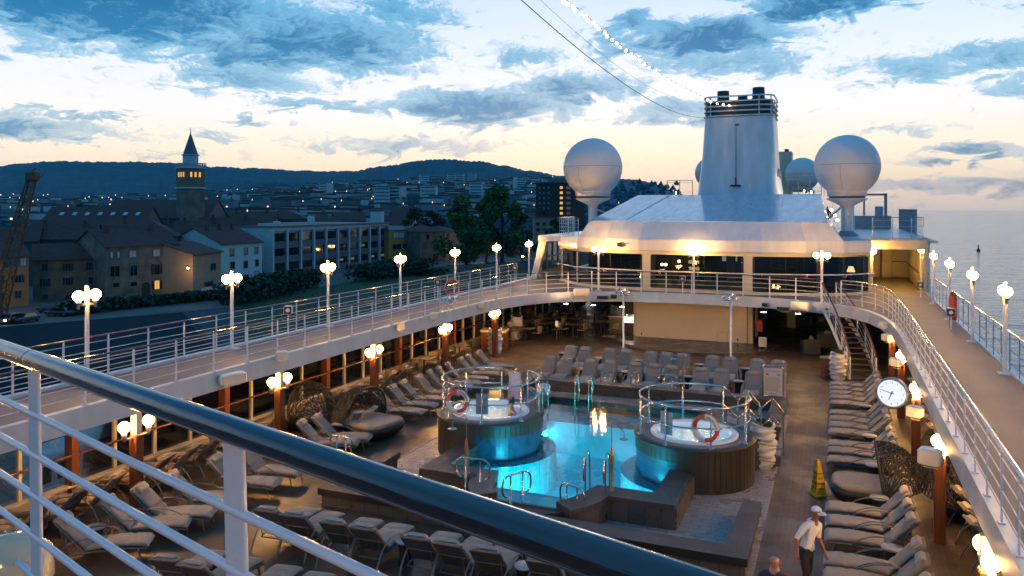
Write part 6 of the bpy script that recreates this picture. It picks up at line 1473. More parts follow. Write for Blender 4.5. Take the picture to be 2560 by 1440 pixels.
# ------------------------------------------------------------------ near handrail of the observation deck
HP = [(-6.2, 3.17), (-3.5, 2.31), (-2.87, 2.105), (-2.09, 1.845), (-.86, 1.45), (-.38, 1.295), (1.3, .755)]
t = thing('near_railing', 'thick dark varnished handrail with white posts and bars in front of the camera', 'railing', (-.86, 1.45, 5.7))
g = MB(); g.tube([(x, y, 6.8) for x, y in HP], .0375, 28); g.build('handrail', M['handrail'], t, True)
g = MB(); g.tube([(-2.955, 2.133, 6.8), (-2.951, 2.1315, 6.8)], .0382, 28); g.build('joint', M['ink'], t, True)
for k in range(5):
    g = MB(); z_ = 6.8 - .215 - .16 * k; off_ = -.03 * (k + 1) / 5
    g.tube([(x, y, z_) for x, y in HP], .0135, 12); g.build('bar', M['whitegloss'], t, True)
dr = (Vector(HP[4]) - Vector(HP[3])).normalized(); an = math.atan2(dr.y, dr.x)
for (x, y, ln) in ((-2.93, 2.125, .045), (-1.50, 1.655, .055), (-.05, 1.19, .05), (-4.4, 2.6, .05)):
    g = MB(); n = 6; hw, ht = .042, .007
    top = Vector((x, y, 6.775)); bot = top + Vector((dr.x, dr.y, 0)) * ln + Vector((0, 0, -1.07))
    vs = []
    for c_ in (bot, top):
        for sx_, sy_ in ((-1, -1), (1, -1), (1, 1), (-1, 1)): vs.append((c_.x + dr.x * hw * sx_ - dr.y * ht * sy_, c_.y + dr.y * hw * sx_ + dr.x * ht * sy_, c_.z))
    g.add(vs, [(0, 1, 5, 4), (1, 2, 6, 5), (2, 3, 7, 6), (3, 0, 4, 7), (4, 5, 6, 7), (3, 2, 1, 0)])
    for sx_ in (-1, 1):
        e = Vector((dr.x, dr.y, 0)) * hw * sx_; g.tube([bot + e, top + e], .0085, 6)
    g.tube([top - Vector((dr.x, dr.y, 0)) * .06 + Vector((0, 0, .0)), top + Vector((dr.x, dr.y, 0)) * .06], .009, 6)
    g.build('post', M['whitegloss'], t, True)
o = thing('observation_deck', 'narrow deck edge under the near handrail', 'deck', (0, 0, 5.6)); g = MB(); g.box((0, -.8, 5.6), (14, 3.2, .12), an); g.build('deck_slab', M['deckgrey'], o, True); o['kind'] = 'structure'
q = DP(25, 3.3, ZD(1405, 3.3)); o = thing('lamp_housing', 'glossy pale lamp housing below the near handrail at its shore-side end', 'lamp housing', tuple(q), R(25)); g = MB(); g.lathe([(.001, .12), (.07, .11), (.13, .05), (.14, -.06), (.10, -.2), (.001, -.2)], n=24, sx=1.25); g.build('housing', pm('cream_gloss', (.62, .48, .28), None, 3, .18, coat=1.0), o)

# ------------------------------------------------------------------ sea, land, hills
GZ, SZ = -10.0, -13.0
M['sea'] = water('sea_water', None, .35, .85, .09, deep=(.05, .09, .10), dist=.45, stretch=(.6, 1.4, 1))
M['ground'] = pm('dusty_road', (.11, .095, .08), (.075, .065, .058), .15, .8)
M['grass'] = pm('dark_grass', (.012, .060, .012), (.006, .030, .008), .12, .95, bump=.6, bscale=2)
M['hazyscrub'] = pm('haze_tinted_hill_scrub', (.010, .085, .105), (.002, .036, .060), .02, 1.0, detail=9)  # blue of the distant haze is mixed into the scrub colour
M['quay'] = pm('gravel_quay', (.05, .055, .055), (.16, .15, .13), 3.5, .75, detail=8)
g = MB(); g.quad((-400, -3000, SZ), (9000, -3000, SZ), (9000, 9000, SZ), (-400, 9000, SZ)); g.quad((-7000, 3400, SZ - .01), (-400, 3400, SZ - .01), (-400, 9000, SZ - .01), (-7000, 9000, SZ - .01))
tag(g.build('sea', M['sea']), kind='structure')
shore = [(-21, -400), (-21, 70), (-30, 140), (-70, 300), (-150, 560), (-330, 1100), (-560, 1900), (-900, 3500), (-7000, 3500), (-7000, -400)]
g = MB(); g.prism(shore, SZ - 1, GZ); tag(g.build('ground', M['ground'], fixn=True), kind='structure')
g = MB(); g.add([(-21.2, -50, GZ + .02), (-21.2, 68, GZ + .02), (-55, 68, GZ + .02), (-55, -50, GZ + .02)], [(0, 1, 2, 3)]); tag(g.build('gravel_quay', M['quay']), kind='structure')
def gp(x, y): p = P(x, y, GZ); return (p.x, p.y)
lawn = [gp(600, 900), gp(500, 800), gp(560, 772), gp(700, 738), gp(900, 700), gp(1100, 672), gp(1345, 655), gp(1500, 700), gp(1300, 760), gp(1000, 860)]
g = MB(); g.add([(x, y, GZ + .03) for x, y in lawn], [tuple(range(len(lawn)))]); tag(g.build('lawn', M['grass']), kind='structure')
rnd = random.Random(21); g = MB()
for k in range(9000):
    u, v = rnd.random(), rnd.random(); x = 560 + 900 * u; y = 700 + 160 * v - 60 * u
    q = P(x, y, GZ); s_ = rnd.uniform(.15, .4); a = rnd.uniform(0, 3.14)
    g.add([(q.x - s_ * math.cos(a) * .3, q.y - s_ * math.sin(a) * .3, GZ), (q.x + s_ * math.cos(a) * .3, q.y + s_ * math.sin(a) * .3, GZ), (q.x + rnd.uniform(-.1, .1), q.y, GZ + s_)], [(0, 1, 2)])
tag(g.build('grass_tufts', M['grass']), 'dark green grass covering the field between the ship and the town', 'grass', kind='stuff')

def ridge(name, prof, dist, back, base_d, zbase, mat, amp, n=180, seed=0, mid=.55, rows=14, trees=0.0):
    """terrain from base_d up to a crest at dist whose skyline follows (column, row) pairs"""
    def yy(x):
        for (a, b), (c, d) in zip(prof[:-1], prof[1:]):
            if a <= x <= c: u = (x - a) / (c - a); u = u * u * (3 - 2 * u); return b + (d - b) * u
        return prof[-1][1] if x > prof[-1][0] else prof[0][1]
    rj = random.Random(seed); g = MB(); g.smooth = False; V = {}
    x0, x1 = prof[0][0], prof[-1][0]
    for i in range(n + 1):
        x = x0 + (x1 - x0) * i / n; zc = CZ - (yy(x) - HY) * dist / F
        for j in range(rows + 4):
            if j <= rows: u = j / rows; d = base_d + (dist - base_d) * u; z_ = zbase + (zc - zbase) * (u ** (1 / mid) if mid < 1 else u)
            else: u = (j - rows) / 3; d = dist + (back - dist) * u; z_ = zc + (zbase - zc) * u * u
            p = DP(x, d, 0); nz = mnoise.noise(Vector((p.x * .004 + seed, p.y * .004, 0))) * amp + mnoise.noise(Vector((p.x * .03, p.y * .03, seed))) * amp * .22
            if trees: nz += trees * .9 * (.35 * rj.random() + .65 * (.5 + .5 * mnoise.noise(Vector((i * .37, j * .9, seed))))) * (1 if j <= rows else .6)
            g.v.append((p.x, p.y, max(zbase - 1, z_ + nz * (1 if j > 1 else 0))))
            V[i, j] = len(g.v) - 1
    for i in range(n):
        for j in range(rows + 3): g.f.append((V[i, j], V[i + 1, j], V[i + 1, j + 1], V[i, j + 1])); g.m.append(0); g.sm.append(True)
    return tag(g.build(name, mat), kind='structure')
HZ_ = 1.0
ridge('hills', [(-500, 440), (-100, 428), (110, 407), (250, 408), (440, 411), (560, 422), (620, 427), (720, 428), (870, 430), (960, 436), (1100, 450)], 3100, 3420, 1500, GZ, M['hazyscrub'], 9, n=420, seed=3, trees=11)
ridge('hills', [(500, 470), (700, 452), (800, 440), (880, 430), (960, 419), (1050, 408), (1110, 402), (1190, 405), (1260, 416), (1320, 430), (1400, 441), (1480, 446), (1560, 449), (1610, 455), (1650, 466), (1690, 482), (1730, 505), (1780, 518)], 2300, 2600, 900, GZ, M['hazyscrub'], 7, n=420, seed=9, trees=9)
ridge('wooded_ridge', [(-500, 462), (0, 466), (90, 463), (200, 462), (350, 458), (500, 452), (700, 455), (900, 460), (1050, 472)], 1700, 1900, 900, GZ, M['hazyscrub'], 5, n=360, seed=5, trees=8)
def slope_z(x, d):
    k = max(0, min(1, (x - 350) / 700)); top = CZ - ((500 - 42 * k) - HY) * 1450 / F
    u = max(0, min(1, (d - 380) / 1070)); return GZ + (top - GZ) * u ** 1.15
g = MB(); N_, R_ = 110, 20; V = {}
for i in range(N_ + 1):
    x = -500 + 2280 * i / N_
    for j in range(R_ + 1):
        d = 320 + 1250 * j / R_; p = DP(x, d, 0); fall = max(0, min(1, (1760 - x) / 160)); z_ = (slope_z(x, d) + 2.5 * mnoise.noise(Vector((p.x * .01, p.y * .01, 1)))) * fall + (GZ - 1) * (1 - fall)
        g.v.append((p.x, p.y, max(z_, GZ - .5) if j else GZ - .3)); V[i, j] = len(g.v) - 1
for i in range(N_):
    for j in range(R_): g.f.append((V[i, j], V[i + 1, j], V[i + 1, j + 1], V[i, j + 1])); g.m.append(0); g.sm.append(True)
tag(g.build('hillside', M['hazyscrub']), kind='structure')
# hillside trees as a mass
rnd = random.Random(77); g = MB()
for k in range(1500):
    x = rnd.uniform(-100, 1700); d = rnd.uniform(380, 1500); p = DP(x, d, slope_z(x, d) - 1); s_ = rnd.uniform(3, 7)
    n = 6; vs = [(p.x + s_ * math.cos(6.283 * q / n) * rnd.uniform(.6, 1), p.y + s_ * math.sin(6.283 * q / n) * rnd.uniform(.6, 1), p.z + s_ * .5 * rnd.uniform(.5, 1)) for q in range(n)] + [(p.x, p.y, p.z + s_ * rnd.uniform(1.1, 1.7))] + [(p.x + s_ * .6 * math.cos(6.283 * q / n), p.y + s_ * .6 * math.sin(6.283 * q / n), p.z - 1) for q in range(n)]
    g.add(vs, [(q, (q + 1) % n, n) for q in range(n)] + [(n + 1 + q, n + 1 + (q + 1) % n, (q + 1) % n, q) for q in range(n)])
tag(g.build('hillside_trees', M['hazyscrub']), 'dark trees scattered between the far houses on the hillside', 'trees', kind='stuff')
# far houses on the slope
wallsM = [pm('far_wall_%s' % n_, c, None, .3, .9) for n_, c in (('pale', (.46, .46, .45)), ('sand', (.32, .29, .25)), ('grey', (.20, .21, .22)), ('dim', (.11, .12, .13)))]
M['farroof'] = pm('far_roof', (.09, .04, .03), None, .5, .9); M['flatroof'] = pm('far_flat_roof', (.12, .12, .125), None, .5, .9)
M['farlight'] = em('far_light', (1.0, .74, .44), 1.8)
def far_proto(w, d_, h, wm, gable, lit, floors):
    t = thing('hillside_house', 'x', 'house'); g = MB(); g.box((0, 0, h / 2), (w, d_, h)); g.build('wall', wm, t)
    g = MB()
    if gable: g.add([(-w * .54, -d_ * .54, h), (w * .54, -d_ * .54, h), (w * .54, d_ * .54, h), (-w * .54, d_ * .54, h), (-w * .54, 0, h + d_ * .28), (w * .54, 0, h + d_ * .28)], [(0, 1, 5, 4), (2, 3, 4, 5), (0, 4, 3), (1, 2, 5), (3, 2, 1, 0)])
    else: g.box((0, 0, h + .25), (w * 1.03, d_ * 1.03, .5))
    g.build('roof', M['farroof'] if gable else M['flatroof'], t)
    g = MB()
    for f in range(floors):
        nx = max(2, int(w / 3.2)) if floors < 4 else 1
        for k in range(nx): g.box((-w / 2 + w * (k + .5) / nx, -d_ / 2 - .02, 1.6 + f * (h / floors)), (1.1 if nx > 1 else w * .86, .08, 1.3))
    g.build('window', M['darkglass'], t)
    if lit: g = MB(); g.box((w * .2, -d_ / 2 - .3, h * .55), (1.3, .3, 1.1)); g.build('lit_window', M['farlight'], t)
    return t
protos = [far_proto(*a) for a in ((10, 9, 6, wallsM[1], True, False, 2), (12, 9, 6.5, wallsM[0], True, True, 2), (9, 9, 6, wallsM[2], True, False, 2), (24, 11, 13, wallsM[2], False, True, 4), (14, 12, 22, wallsM[0], False, False, 7), (30, 12, 10, wallsM[3], False, False, 3), (11, 9, 7, wallsM[3], True, True, 2), (18, 10, 9, wallsM[0], False, True, 3))]
pls = [(p, snapshot(p)) for p in protos]; used = set()
lbls = ['small sandy gabled house on the far hillside', 'small white gabled house with a light on the far hillside', 'small grey gabled house on the far hillside', 'grey four-storey block on the far hillside', 'tall pale apartment tower on the far hillside', 'long low dim block on the far hillside', 'dim gabled house with a light on the far hillside', 'long pale three-storey block on the far hillside']
rnd = random.Random(4); hz = []
for k in range(265):
    u = rnd.random(); d = 430 + 950 * u; x = rnd.uniform(0, 1360) if rnd.random() < .96 else rnd.uniform(1360, 1420)
    w_ = [5, 4, 4, 1.4, .9 if x > 800 else .2, 1.3, 3, 1.2]; i = rnd.choices(range(8), w_)[0]; hz.append((x, d, i, rnd.uniform(-.5, .5)))
hz += [(1150, 1300, 4, 0), (1128, 1290, 4, .1), (1060, 1240, 4, .2), (1110, 1330, 3, 0), (1180, 1320, 4, 0), (950, 1150, 7, 0), (330, 700, 3, 0), (380, 720, 7, 0), (660, 800, 7, 0), (560, 760, 3, 0)]
for x, d, i, r_ in hz:
    p = DP(x, d, slope_z(x, d) - .8); ang = PSI + r_
    if i not in used: protos[i].location = p; protos[i].rotation_euler.z = ang; protos[i]['label'] = lbls[i]; protos[i]['group'] = 'far hillside buildings: ' + lbls[i]; used.add(i)
    else: dup(protos[i], pls[i][1], p, ang, lbls[i], 'far hillside buildings: ' + lbls[i])
g = MB(); rf_v = MB()
for k in range(620):
    x = rnd.uniform(0, 1400) if rnd.random() < .35 else rnd.uniform(620, 1410); d = rnd.uniform(900, 1560) if rnd.random() < .6 else rnd.uniform(450, 900); p = DP(x, d, slope_z(x, d) - .5); w_, h_ = rnd.uniform(9, 20), rnd.uniform(6, 13); a_ = PSI + rnd.uniform(-.6, .6)
    g.mi = rnd.choice((0, 0, 1, 2, 3)); g.box((p.x, p.y, p.z + h_ / 2), (w_, 10, h_), a_); g.mi = 4; g.box((p.x, p.y, p.z + h_ + .5), (w_ * 1.05, 9, 1.4), a_)
tag(g.build('far_houses', wallsM + [M['farroof']]), 'dense mass of small far houses climbing the hillside behind the town', 'houses', kind='stuff')
t = thing('hillside_lamp', 'tiny lit street lamp among the far hillside houses', 'street lamp', (0, 0, 0), group='tiny street lamps on the far hillside'); g = MB(); g.tube([(0, 0, 0), (0, 0, 14)], .12, 4); g.build('pole', M['ink'], t); g = MB(); g.sphere((0, 0, 14.2), .62, 8, 5); g.build('lamp_head', M['farlight'], t); s0 = snapshot(t)
for k in range(75):
    x = rnd.uniform(0, 1560); d = rnd.uniform(420, 1400); p = DP(x, d, slope_z(x, d)); sc = d / 1150 * rnd.uniform(.6, 1.1)
    if k == 0: t.location = p
    else: dup(t, s0, p, 0, scale=(sc, sc, 1))

# ------------------------------------------------------------------ the old town
def wallm(name, a, b): return pm(name, a, b, .45, .9, bump=.3, bscale=3, detail=8)
Wm = dict(orange=wallm('orange_plaster', (.34, .18, .07), (.26, .135, .05)), ochre=wallm('ochre_plaster', (.23, .15, .085), (.10, .078, .055)), grey=wallm('stained_plaster', (.21, .175, .125), (.055, .056, .050)),
          sand=wallm('sand_plaster', (.36, .225, .145), (.27, .17, .11)), pale=wallm('pale_plaster', (.48, .52, .49), (.40, .44, .42)), dimw=wallm('dim_plaster', (.075, .085, .08), (.045, .052, .052)), stone=wallm('rubble_stone', (.17, .14, .11), (.06, .055, .05)), pink=wallm('pink_plaster', (.36, .20, .13), (.28, .155, .10)), gold=wallm('golden_plaster', (.40, .22, .045), (.31, .17, .035)), brick=wallm('dark_brick', (.035, .022, .022), (.022, .015, .016)))
M['tilesroof'] = pm('clay_roof', (.12, .030, .020), (.058, .018, .014), .9, .85, bump=.6, bscale=7)
M['winframe'] = pm('window_frame', (.13, .14, .14), None, 2, .7); M['shutter'] = pm('dark_shutter', (.022, .018, .016), None, 4, .8)
M['dimlit'] = em('dimly_lit_room', (1, .62, .28), .12); M['litroom'] = em('lit_room_window', (1.0, .52, .14), .72); M['whiteshut'] = pm('white_shutter', (.40, .44, .46), None, 2, .7)
def facade(t, a, b, wins, wallo):
    """windows given as (column, row, width, height, kind) of the photograph, projected onto this facade"""
    ax, ay = a[0], a[1]; dx, dy = b[0] - a[0], b[1] - a[1]; L = math.hypot(dx, dy); ux, uy = dx / L, dy / L
    for (px, py, w, h, kd) in wins:
        k = (px - 1280) / F; vx, vy = -sn + cs * k, cs + sn * k           # ray per unit depth
        det = vx * (-uy) - vy * (-ux); d = (ax * (-uy) - ay * (-ux)) / det; X, Y = vx * d, vy * d
        lx = (X - ax) * ux + (Y - ay) * uy; zc = ZD(py, d); hh = h * d / F
        vx2 = -sn + cs * (k + w / F); vy2 = cs + sn * (k + w / F); det2 = vx2 * (-uy) - vy2 * (-ux); d2 = (ax * (-uy) - ay * (-ux)) / det2
        ww = abs((vx2 * d2 - X) * ux + (vy2 * d2 - Y) * uy)
        zc -= t.location.z; fr = MB(); e = .14
        if kd == 'arch':
            n = 10; out = [(lx - ww / 2 - .3, -.12, zc - hh / 2)] + [(lx + (ww / 2 + .3) * math.cos(math.pi - math.pi * q / n), -.12, zc + hh / 2 - ww / 2 + (ww / 2 + .3) * math.sin(math.pi * q / n)) for q in range(n + 1)] + [(lx + ww / 2 + .3, -.12, zc - hh / 2)]
            fr.add(out, [tuple(range(len(out)))]); f = fr.build('door_surround', M['winframe'], t)
            ii = MB(); inn_ = [(lx - ww / 2, -.14, zc - hh / 2)] + [(lx + ww / 2 * math.cos(math.pi - math.pi * q / n), -.14, zc + hh / 2 - ww / 2 + ww / 2 * math.sin(math.pi * q / n)) for q in range(n + 1)] + [(lx + ww / 2, -.14, zc - hh / 2)]
            ii.add(inn_, [tuple(range(len(inn_)))]); ii.build('door_leaf', M['shutter'], f); continue
        wi = ww * (.5 if kd in ('shut', 'shutw', 'lits') else 1)
        for (cx, cz, sx_, sz_) in ((lx, zc + hh / 2 + e / 2, wi + 2 * e, e), (lx, zc - hh / 2 - e / 2, wi + 2.8 * e, e), (lx - wi / 2 - e / 2, zc, e, hh), (lx + wi / 2 + e / 2, zc, e, hh)): fr.box((cx, -.06, cz), (sx_, .14, sz_))
        if kd != 'plain': fr.box((lx, -.05, zc), (.07, .06, hh))
        f = fr.build('window', M['winframe'], t)
        p = MB(); p.box((lx, -.015, zc), (wi, .05, hh)); p.build('pane', M['litroom'] if kd in ('lit', 'lits') else (M['dimlit'] if kd == 'dim' else M['whiteshut'] if kd == 'white' else M['darkglass']), f)
        if kd in ('shut', 'shutw', 'lits'):
            for s_ in (-1, 1): p = MB(); p.box((lx + s_ * (wi / 2 + ww / 8 + .05), -.11, zc), (ww / 4, .06, hh)); p.build('shutter', M['whiteshut'] if kd == 'shutw' else M['shutter'], f)
def house(name, label, a, b, depth, ze, wm, rh, wins=(), rk='gable', over=.5, chim=0, cat='house', zg=GZ, roofm='tilesroof'):
    a = Vector(a[:2]); b = Vector(b[:2]); L = (b - a).length; rz = math.atan2(b.y - a.y, b.x - a.x)
    t = thing(name, label, cat, (a.x, a.y, zg), rz); h = ze - zg
    g = MB(); g.box((L / 2, depth / 2, h / 2 - .5), (L, depth, h + 1)); 
    if rk == 'gable': g.add([(0, 0, h), (0, depth, h), (0, depth / 2, h + rh)], [(0, 2, 1)]); g.add([(L, 0, h), (L, depth, h), (L, depth / 2, h + rh)], [(0, 1, 2)])
    g.build('wall', wm, t)
    g = MB(); o_ = over
    if rk == 'gable':
        for yy0, yy1, s_ in ((-o_, depth / 2, 1), (depth + o_, depth / 2, -1)):
            z0 = h - rh * o_ / (depth / 2); A, B, C_, D_ = (-o_ * .6, yy0, z0), (L + o_ * .6, yy0, z0), (L + o_ * .6, yy1, h + rh + .02), (-o_ * .6, yy1, h + rh + .02)
            up = lambda v: (v[0], v[1], v[2] + .16); g.add([A, B, C_, D_, up(A), up(B), up(C_), up(D_)], [(4, 5, 6, 7), (3, 2, 1, 0), (0, 1, 5, 4), (1, 2, 6, 5), (3, 0, 4, 7)])
    elif rk == 'hip':
        i_ = min(depth / 2, L / 2.2); g.add([(-o_, -o_, h), (L + o_, -o_, h), (L + o_, depth + o_, h), (-o_, depth + o_, h), (i_, depth / 2, h + rh), (L - i_, depth / 2, h + rh)], [(0, 1, 5, 4), (1, 2, 5), (2, 3, 4, 5), (3, 0, 4), (3, 2, 1, 0)])
    else: g.box((L / 2, depth / 2, h + .15), (L + o_, depth + o_, .3))
    rf_ = g.build('roof', M[roofm] if isinstance(roofm, str) else roofm, t)
    for k in range(chim): g = MB(); cx = L * (.2 + .6 * k / max(1, chim - 1)) if chim > 1 else L * .3; g.box((cx, depth * .42, h + rh * .9 + .3), (.7, .6, 1.8)); g.box((cx, depth * .42, h + rh * .9 + 1.25), (.9, .8, .15)); g.build('chimney', M['brickc'], rf_)
    facade(t, a, b, wins, None); return t
M['brickc'] = pm('chimney_brick', (.09, .05, .04), None, 3, .9)
def pe(x0, y0, x1, y1): return P(x0, y0, GZ), P(x1, y1, GZ)
def ez(a, y, x): d = -sn * a.x + cs * a.y; return ZD(y, d)
a, b = pe(-70, 776, 72, 765); house('town_house', 'orange-lit plaster house at the shore-side edge of the old town', a, b, 12, ez(b, 640, 0), Wm['orange'], 2.4, [(20, 656, 18, 21, 'dark'), (41, 655, 13, 20, 'dark'), (58, 654, 13, 20, 'white'), (45, 697, 30, 17, 'shut'), (2, 699, 14, 18, 'dark'), (45, 736, 15, 17, 'dark'), (1, 738, 10, 18, 'dark')])
a, b = pe(82, 753, 262, 744); house('town_house', 'low ochre house with open dark shutters left of the big grey house', a, b, 10, ez(b, 644, 0), Wm['ochre'], 2.6, [(112, 669, 14, 19, 'dark'), (170, 668, 24, 18, 'shut'), (228, 665, 24, 19, 'shut'), (113, 706, 24, 19, 'shut'), (170, 703, 24, 18, 'shut'), (228, 701, 13, 17, 'plain'), (113, 742, 14, 12, 'plain'), (172, 748, 20, 24, 'arch')])
a, b = pe(263, 750, 446, 733); house('town_house', 'big stained grey-ochre house with arched doorway and two lit windows', a, b, 13, ez(a, 617, 0), Wm['grey'], 3.0, [(287, 637, 21, 15, 'shutw'), (332, 635, 16, 16, 'white'), (391, 632, 16, 16, 'white'), (432, 631, 15, 15, 'dim'), (287, 678, 23, 26, 'dark'), (334, 676, 17, 26, 'dark'), (392, 673, 26, 25, 'shut'), (432, 671, 15, 25, 'dark'), (290, 712, 16, 10, 'plain'), (334, 710, 16, 10, 'plain'), (392, 712, 24, 21, 'lits'), (433, 710, 22, 21, 'lits'), (364, 727, 22, 44, 'arch')], chim=2)
a, b = pe(482, 738, 553, 723); hD = house('town_house', 'sand-coloured house whose gable wall is lit yellow, beside the white pickup', a, b, 14, ez(a, 637, 0), Wm['sand'], 2.2, [(532, 667, 13, 16, 'dark'), (521, 710, 21, 11, 'plain')])
a, b = pe(553, 712, 655, 699); house('town_house', 'pale blue-white three-storey house with chimneys and a dormer', a, b, 16, ez(b, 604, 0), Wm['pale'], 3.4, [(580, 631, 9, 17, 'dark'), (614, 628, 8, 16, 'dark'), (641, 626, 7, 15, 'dark'), (581, 663, 9, 16, 'dark'), (614, 661, 8, 16, 'dark'), (642, 657, 7, 15, 'dark'), (615, 695, 11, 15, 'dark'), (642, 687, 9, 18, 'white')], chim=3)
# street lamp lighting the yellow gable
q = P(470, 742, GZ); t = thing('street_lamp', 'lit street lamp on the yellow gable wall in the alley', 'street lamp', (q.x, q.y, -4.4)); g = MB(); g.sphere((0, 0, 0), .18, 10, 7); g.build('lamp_head', em('sodium_lamp', (1.0, .62, .12), 260), t); g = MB(); g.tube([(0, 0, .15), (.1, .6, .3), (.2, 1.2, .3)], .04, 5); g.build('bracket', M['ink'], t)
q = P(-18, 790, GZ); t = thing('street_lamp', 'lit street lamp by the orange house at the edge of the picture', 'street lamp', (q.x, q.y, GZ)); g = MB(); g.sphere((0, 0, 5.5), .2, 10, 7); g.build('lamp_head', em('sodium_street_lamp', (1.0, .48, .12), 330), t); g = MB(); g.tube([(0, 0, 0), (0, 0, 5.3)], .06, 6); g.build('pole', M['ink'], t)
# modern office block
a, b = pe(680, 693, 970, 655); L = (b - a).length; rz = math.atan2(b.y - a.y, b.x - a.x); t = thing('office_block', 'long modern block with white fins and dark glass between the old houses', 'office building', (a.x, a.y, GZ), rz)
ha, hb = ez(a, 570, 0) - GZ, ez(b, 561, 0) - GZ; h = (ha + hb) / 2
M['fin'] = pm('white_concrete', (.46, .48, .48), (.37, .39, .40), .5, .8); M['spandrel'] = pm('grey_spandrel', (.10, .11, .12), None, .6, .7)
g = MB(); g.box((L / 2, 15.2, h / 2), (L - .2, 29.5, h - .2)); g.box((-.05, 15, h / 2 + .2), (.4, 30, h + .4)); g.box((L, 15, h / 2 + .1), (.4, 30, h + .2)); g.box((L / 2, .2, h - .25), (L, .5, 1.0)); g.build('wall', M['fin'], t)
g = MB(); g.box((L / 2, 15, h + .42), (L + 1, 31, .35)); g.build('roof', M['spandrel'], t)
nb = 10
for k in range(nb + 1): g = MB(); g.box((L * k / nb, -.12, h / 2 - .3), (.62, .75, h - .4)); g.build('fin', M['fin'], t)
for k in range(nb):
    for f in range(3):
        fr = MB(); zc = h - 1.2 - (f + .5) * (h - 1.2) / 3 + .7; ww = L / nb - .6; hh = (h - 1.2) / 3 * .58
        fr.box((L * (k + .5) / nb, .06, zc - hh / 2 - .9), (ww, .3, 1.75)); f_ = fr.build('spandrel_panel', M['spandrel'], t)
        p = MB(); p.box((L * (k + .5) / nb, .16, zc), (ww, .12, hh)); lit = (k, f) in ((8, 2), (7, 1), (9, 2), (6, 2), (5, 2)); p.build('pane', M['darkglass'], f_)
        if lit: p = MB(); p.box((L * (k + .4) / nb, .08, zc - .1), (ww * .35, .05, hh * .3)); p.build('lit_room', M['dimlit'], f_)
g = MB(); g.box((L * .9, -.3, h - .35), (L * .18, .1, .5)); g.build('sign_panel', M['seammetal'], t)
for (u, v, w_, d_, hh) in ((.66, 16, 1.2, 1.2, 2.2), (.69, 16, 1.0, 1.0, 2.0), (.3, 12, 2, 2, .9)): g = MB(); g.lathe([(w_ * .5, h + .5), (w_ * .5, h + hh + .5), (.001, h + hh + .6)], (L * u, v, 0), 12); g.build('roof_vent', M['fin'], t)
q = DP(940, 268, 0); house('stair_tower', 'white stair tower standing above the office block roof', DP(926, 268, 0), DP(954, 268, 0), 5, ZD(528, 268), Wm['pale'], .3, rk='flat', cat='tower')
a, b = pe(972, 657, 1050, 651); house('town_house', 'golden-yellow house with a glazed balcony beside the office block', a, b, 14, ez(a, 577, 0), Wm['gold'], 1.6, [(992, 617, 20, 12, 'dark'), (1012, 615, 10, 12, 'dark'), (1028, 614, 9, 12, 'dark'), (1043, 613, 8, 12, 'dark'), (1028, 587, 10, 12, 'white'), (990, 588, 14, 13, 'white'), (1004, 588, 14, 13, 'white'), (1028, 641, 14, 12, 'dark')], rk='flat', roofm='flatroof')
a, b = pe(1050, 656, 1113, 652); house('town_house', 'dark rubble-stone house between the golden and the pink houses', a, b, 12, ez(a, 580, 0), Wm['stone'], 2.2, [(1069, 592, 8, 13, 'plain'), (1068, 615, 6, 10, 'plain'), (1092, 617, 11, 15, 'plain'), (1088, 645, 12, 18, 'plain')], rk='hip')
a, b = pe(1113, 652, 1149, 648); house('town_house', 'narrow pink house at the sea-side end of the row by the big trees', a, b, 12, ez(a, 580, 0), Wm['pink'], 2.0, [(1120, 589, 8, 8, 'plain'), (1141, 588, 8, 8, 'plain')], rk='hip')
# houses and roofs behind, each at its own distance: (x0, x1, eave row, depth, ridge rise, wall, roof kind, label)
back = [(100, 360, 560, 196, 16, 4.2, 'dimw', 'gable', 'long house with a row of skylights in its roof', 'skyl'), (-30, 95, 604, 172, 12, 3.0, 'dimw', 'gable', 'dark-roofed house behind the orange house', ''), (62, 232, 598, 178, 13, 3.2, 'dimw', 'gable', 'dark house with two chimneys behind the low ochre house', 'ch'),
        (175, 345, 590, 186, 13, 3.2, 'pale', 'gable', 'long dark-red roof with a white gable behind the big grey house', ''), (262, 440, 592, 172, 16, 3.6, 'dimw', 'hip', 'broad dark-red hipped roof right behind the big grey house', 'ch'), (435, 560, 598, 182, 14, 4.0, 'dimw', 'gable', 'dark-red roof behind the yellow-lit alley', 'ch'), (500, 640, 590, 196, 14, 4.4, 'dimw', 'gable', 'steep dark-red roof behind the pale blue-white house', 'ch'),
        (250, 520, 545, 236, 26, 5.6, 'dimw', 'gable', 'great dark church nave roof beside the bell tower', ''), (560, 690, 555, 262, 16, 3.2, 'dimw', 'gable', 'brown roof behind the shore-side end of the office block', 'ch'), (640, 770, 548, 280, 16, 3.4, 'dimw', 'hip', 'broad brown hipped roof beyond the office block', 'ch'), (765, 850, 553, 292, 14, 3.0, 'pink', 'hip', 'pinkish house with a brown hipped roof beyond the office block', ''),
        (840, 915, 552, 300, 14, 3.0, 'dimw', 'gable', 'dark gabled house beyond the middle of the office block', ''), (955, 1030, 560, 284, 14, 3.0, 'pale', 'gable', 'white house behind the golden house, near the trees', 'ch'), (975, 1045, 540, 330, 14, 3.4, 'dimw', 'gable', 'dark-red roof beyond the white house near the trees', ''), (50, 180, 575, 214, 14, 2.6, 'dimw', 'gable', 'low dark roof beside the skylight roof', ''), (1335, 1440, 545, 330, 18, .4, 'pink', 'flat', 'low pale block at the foot of the dark brick tower', 'w')]
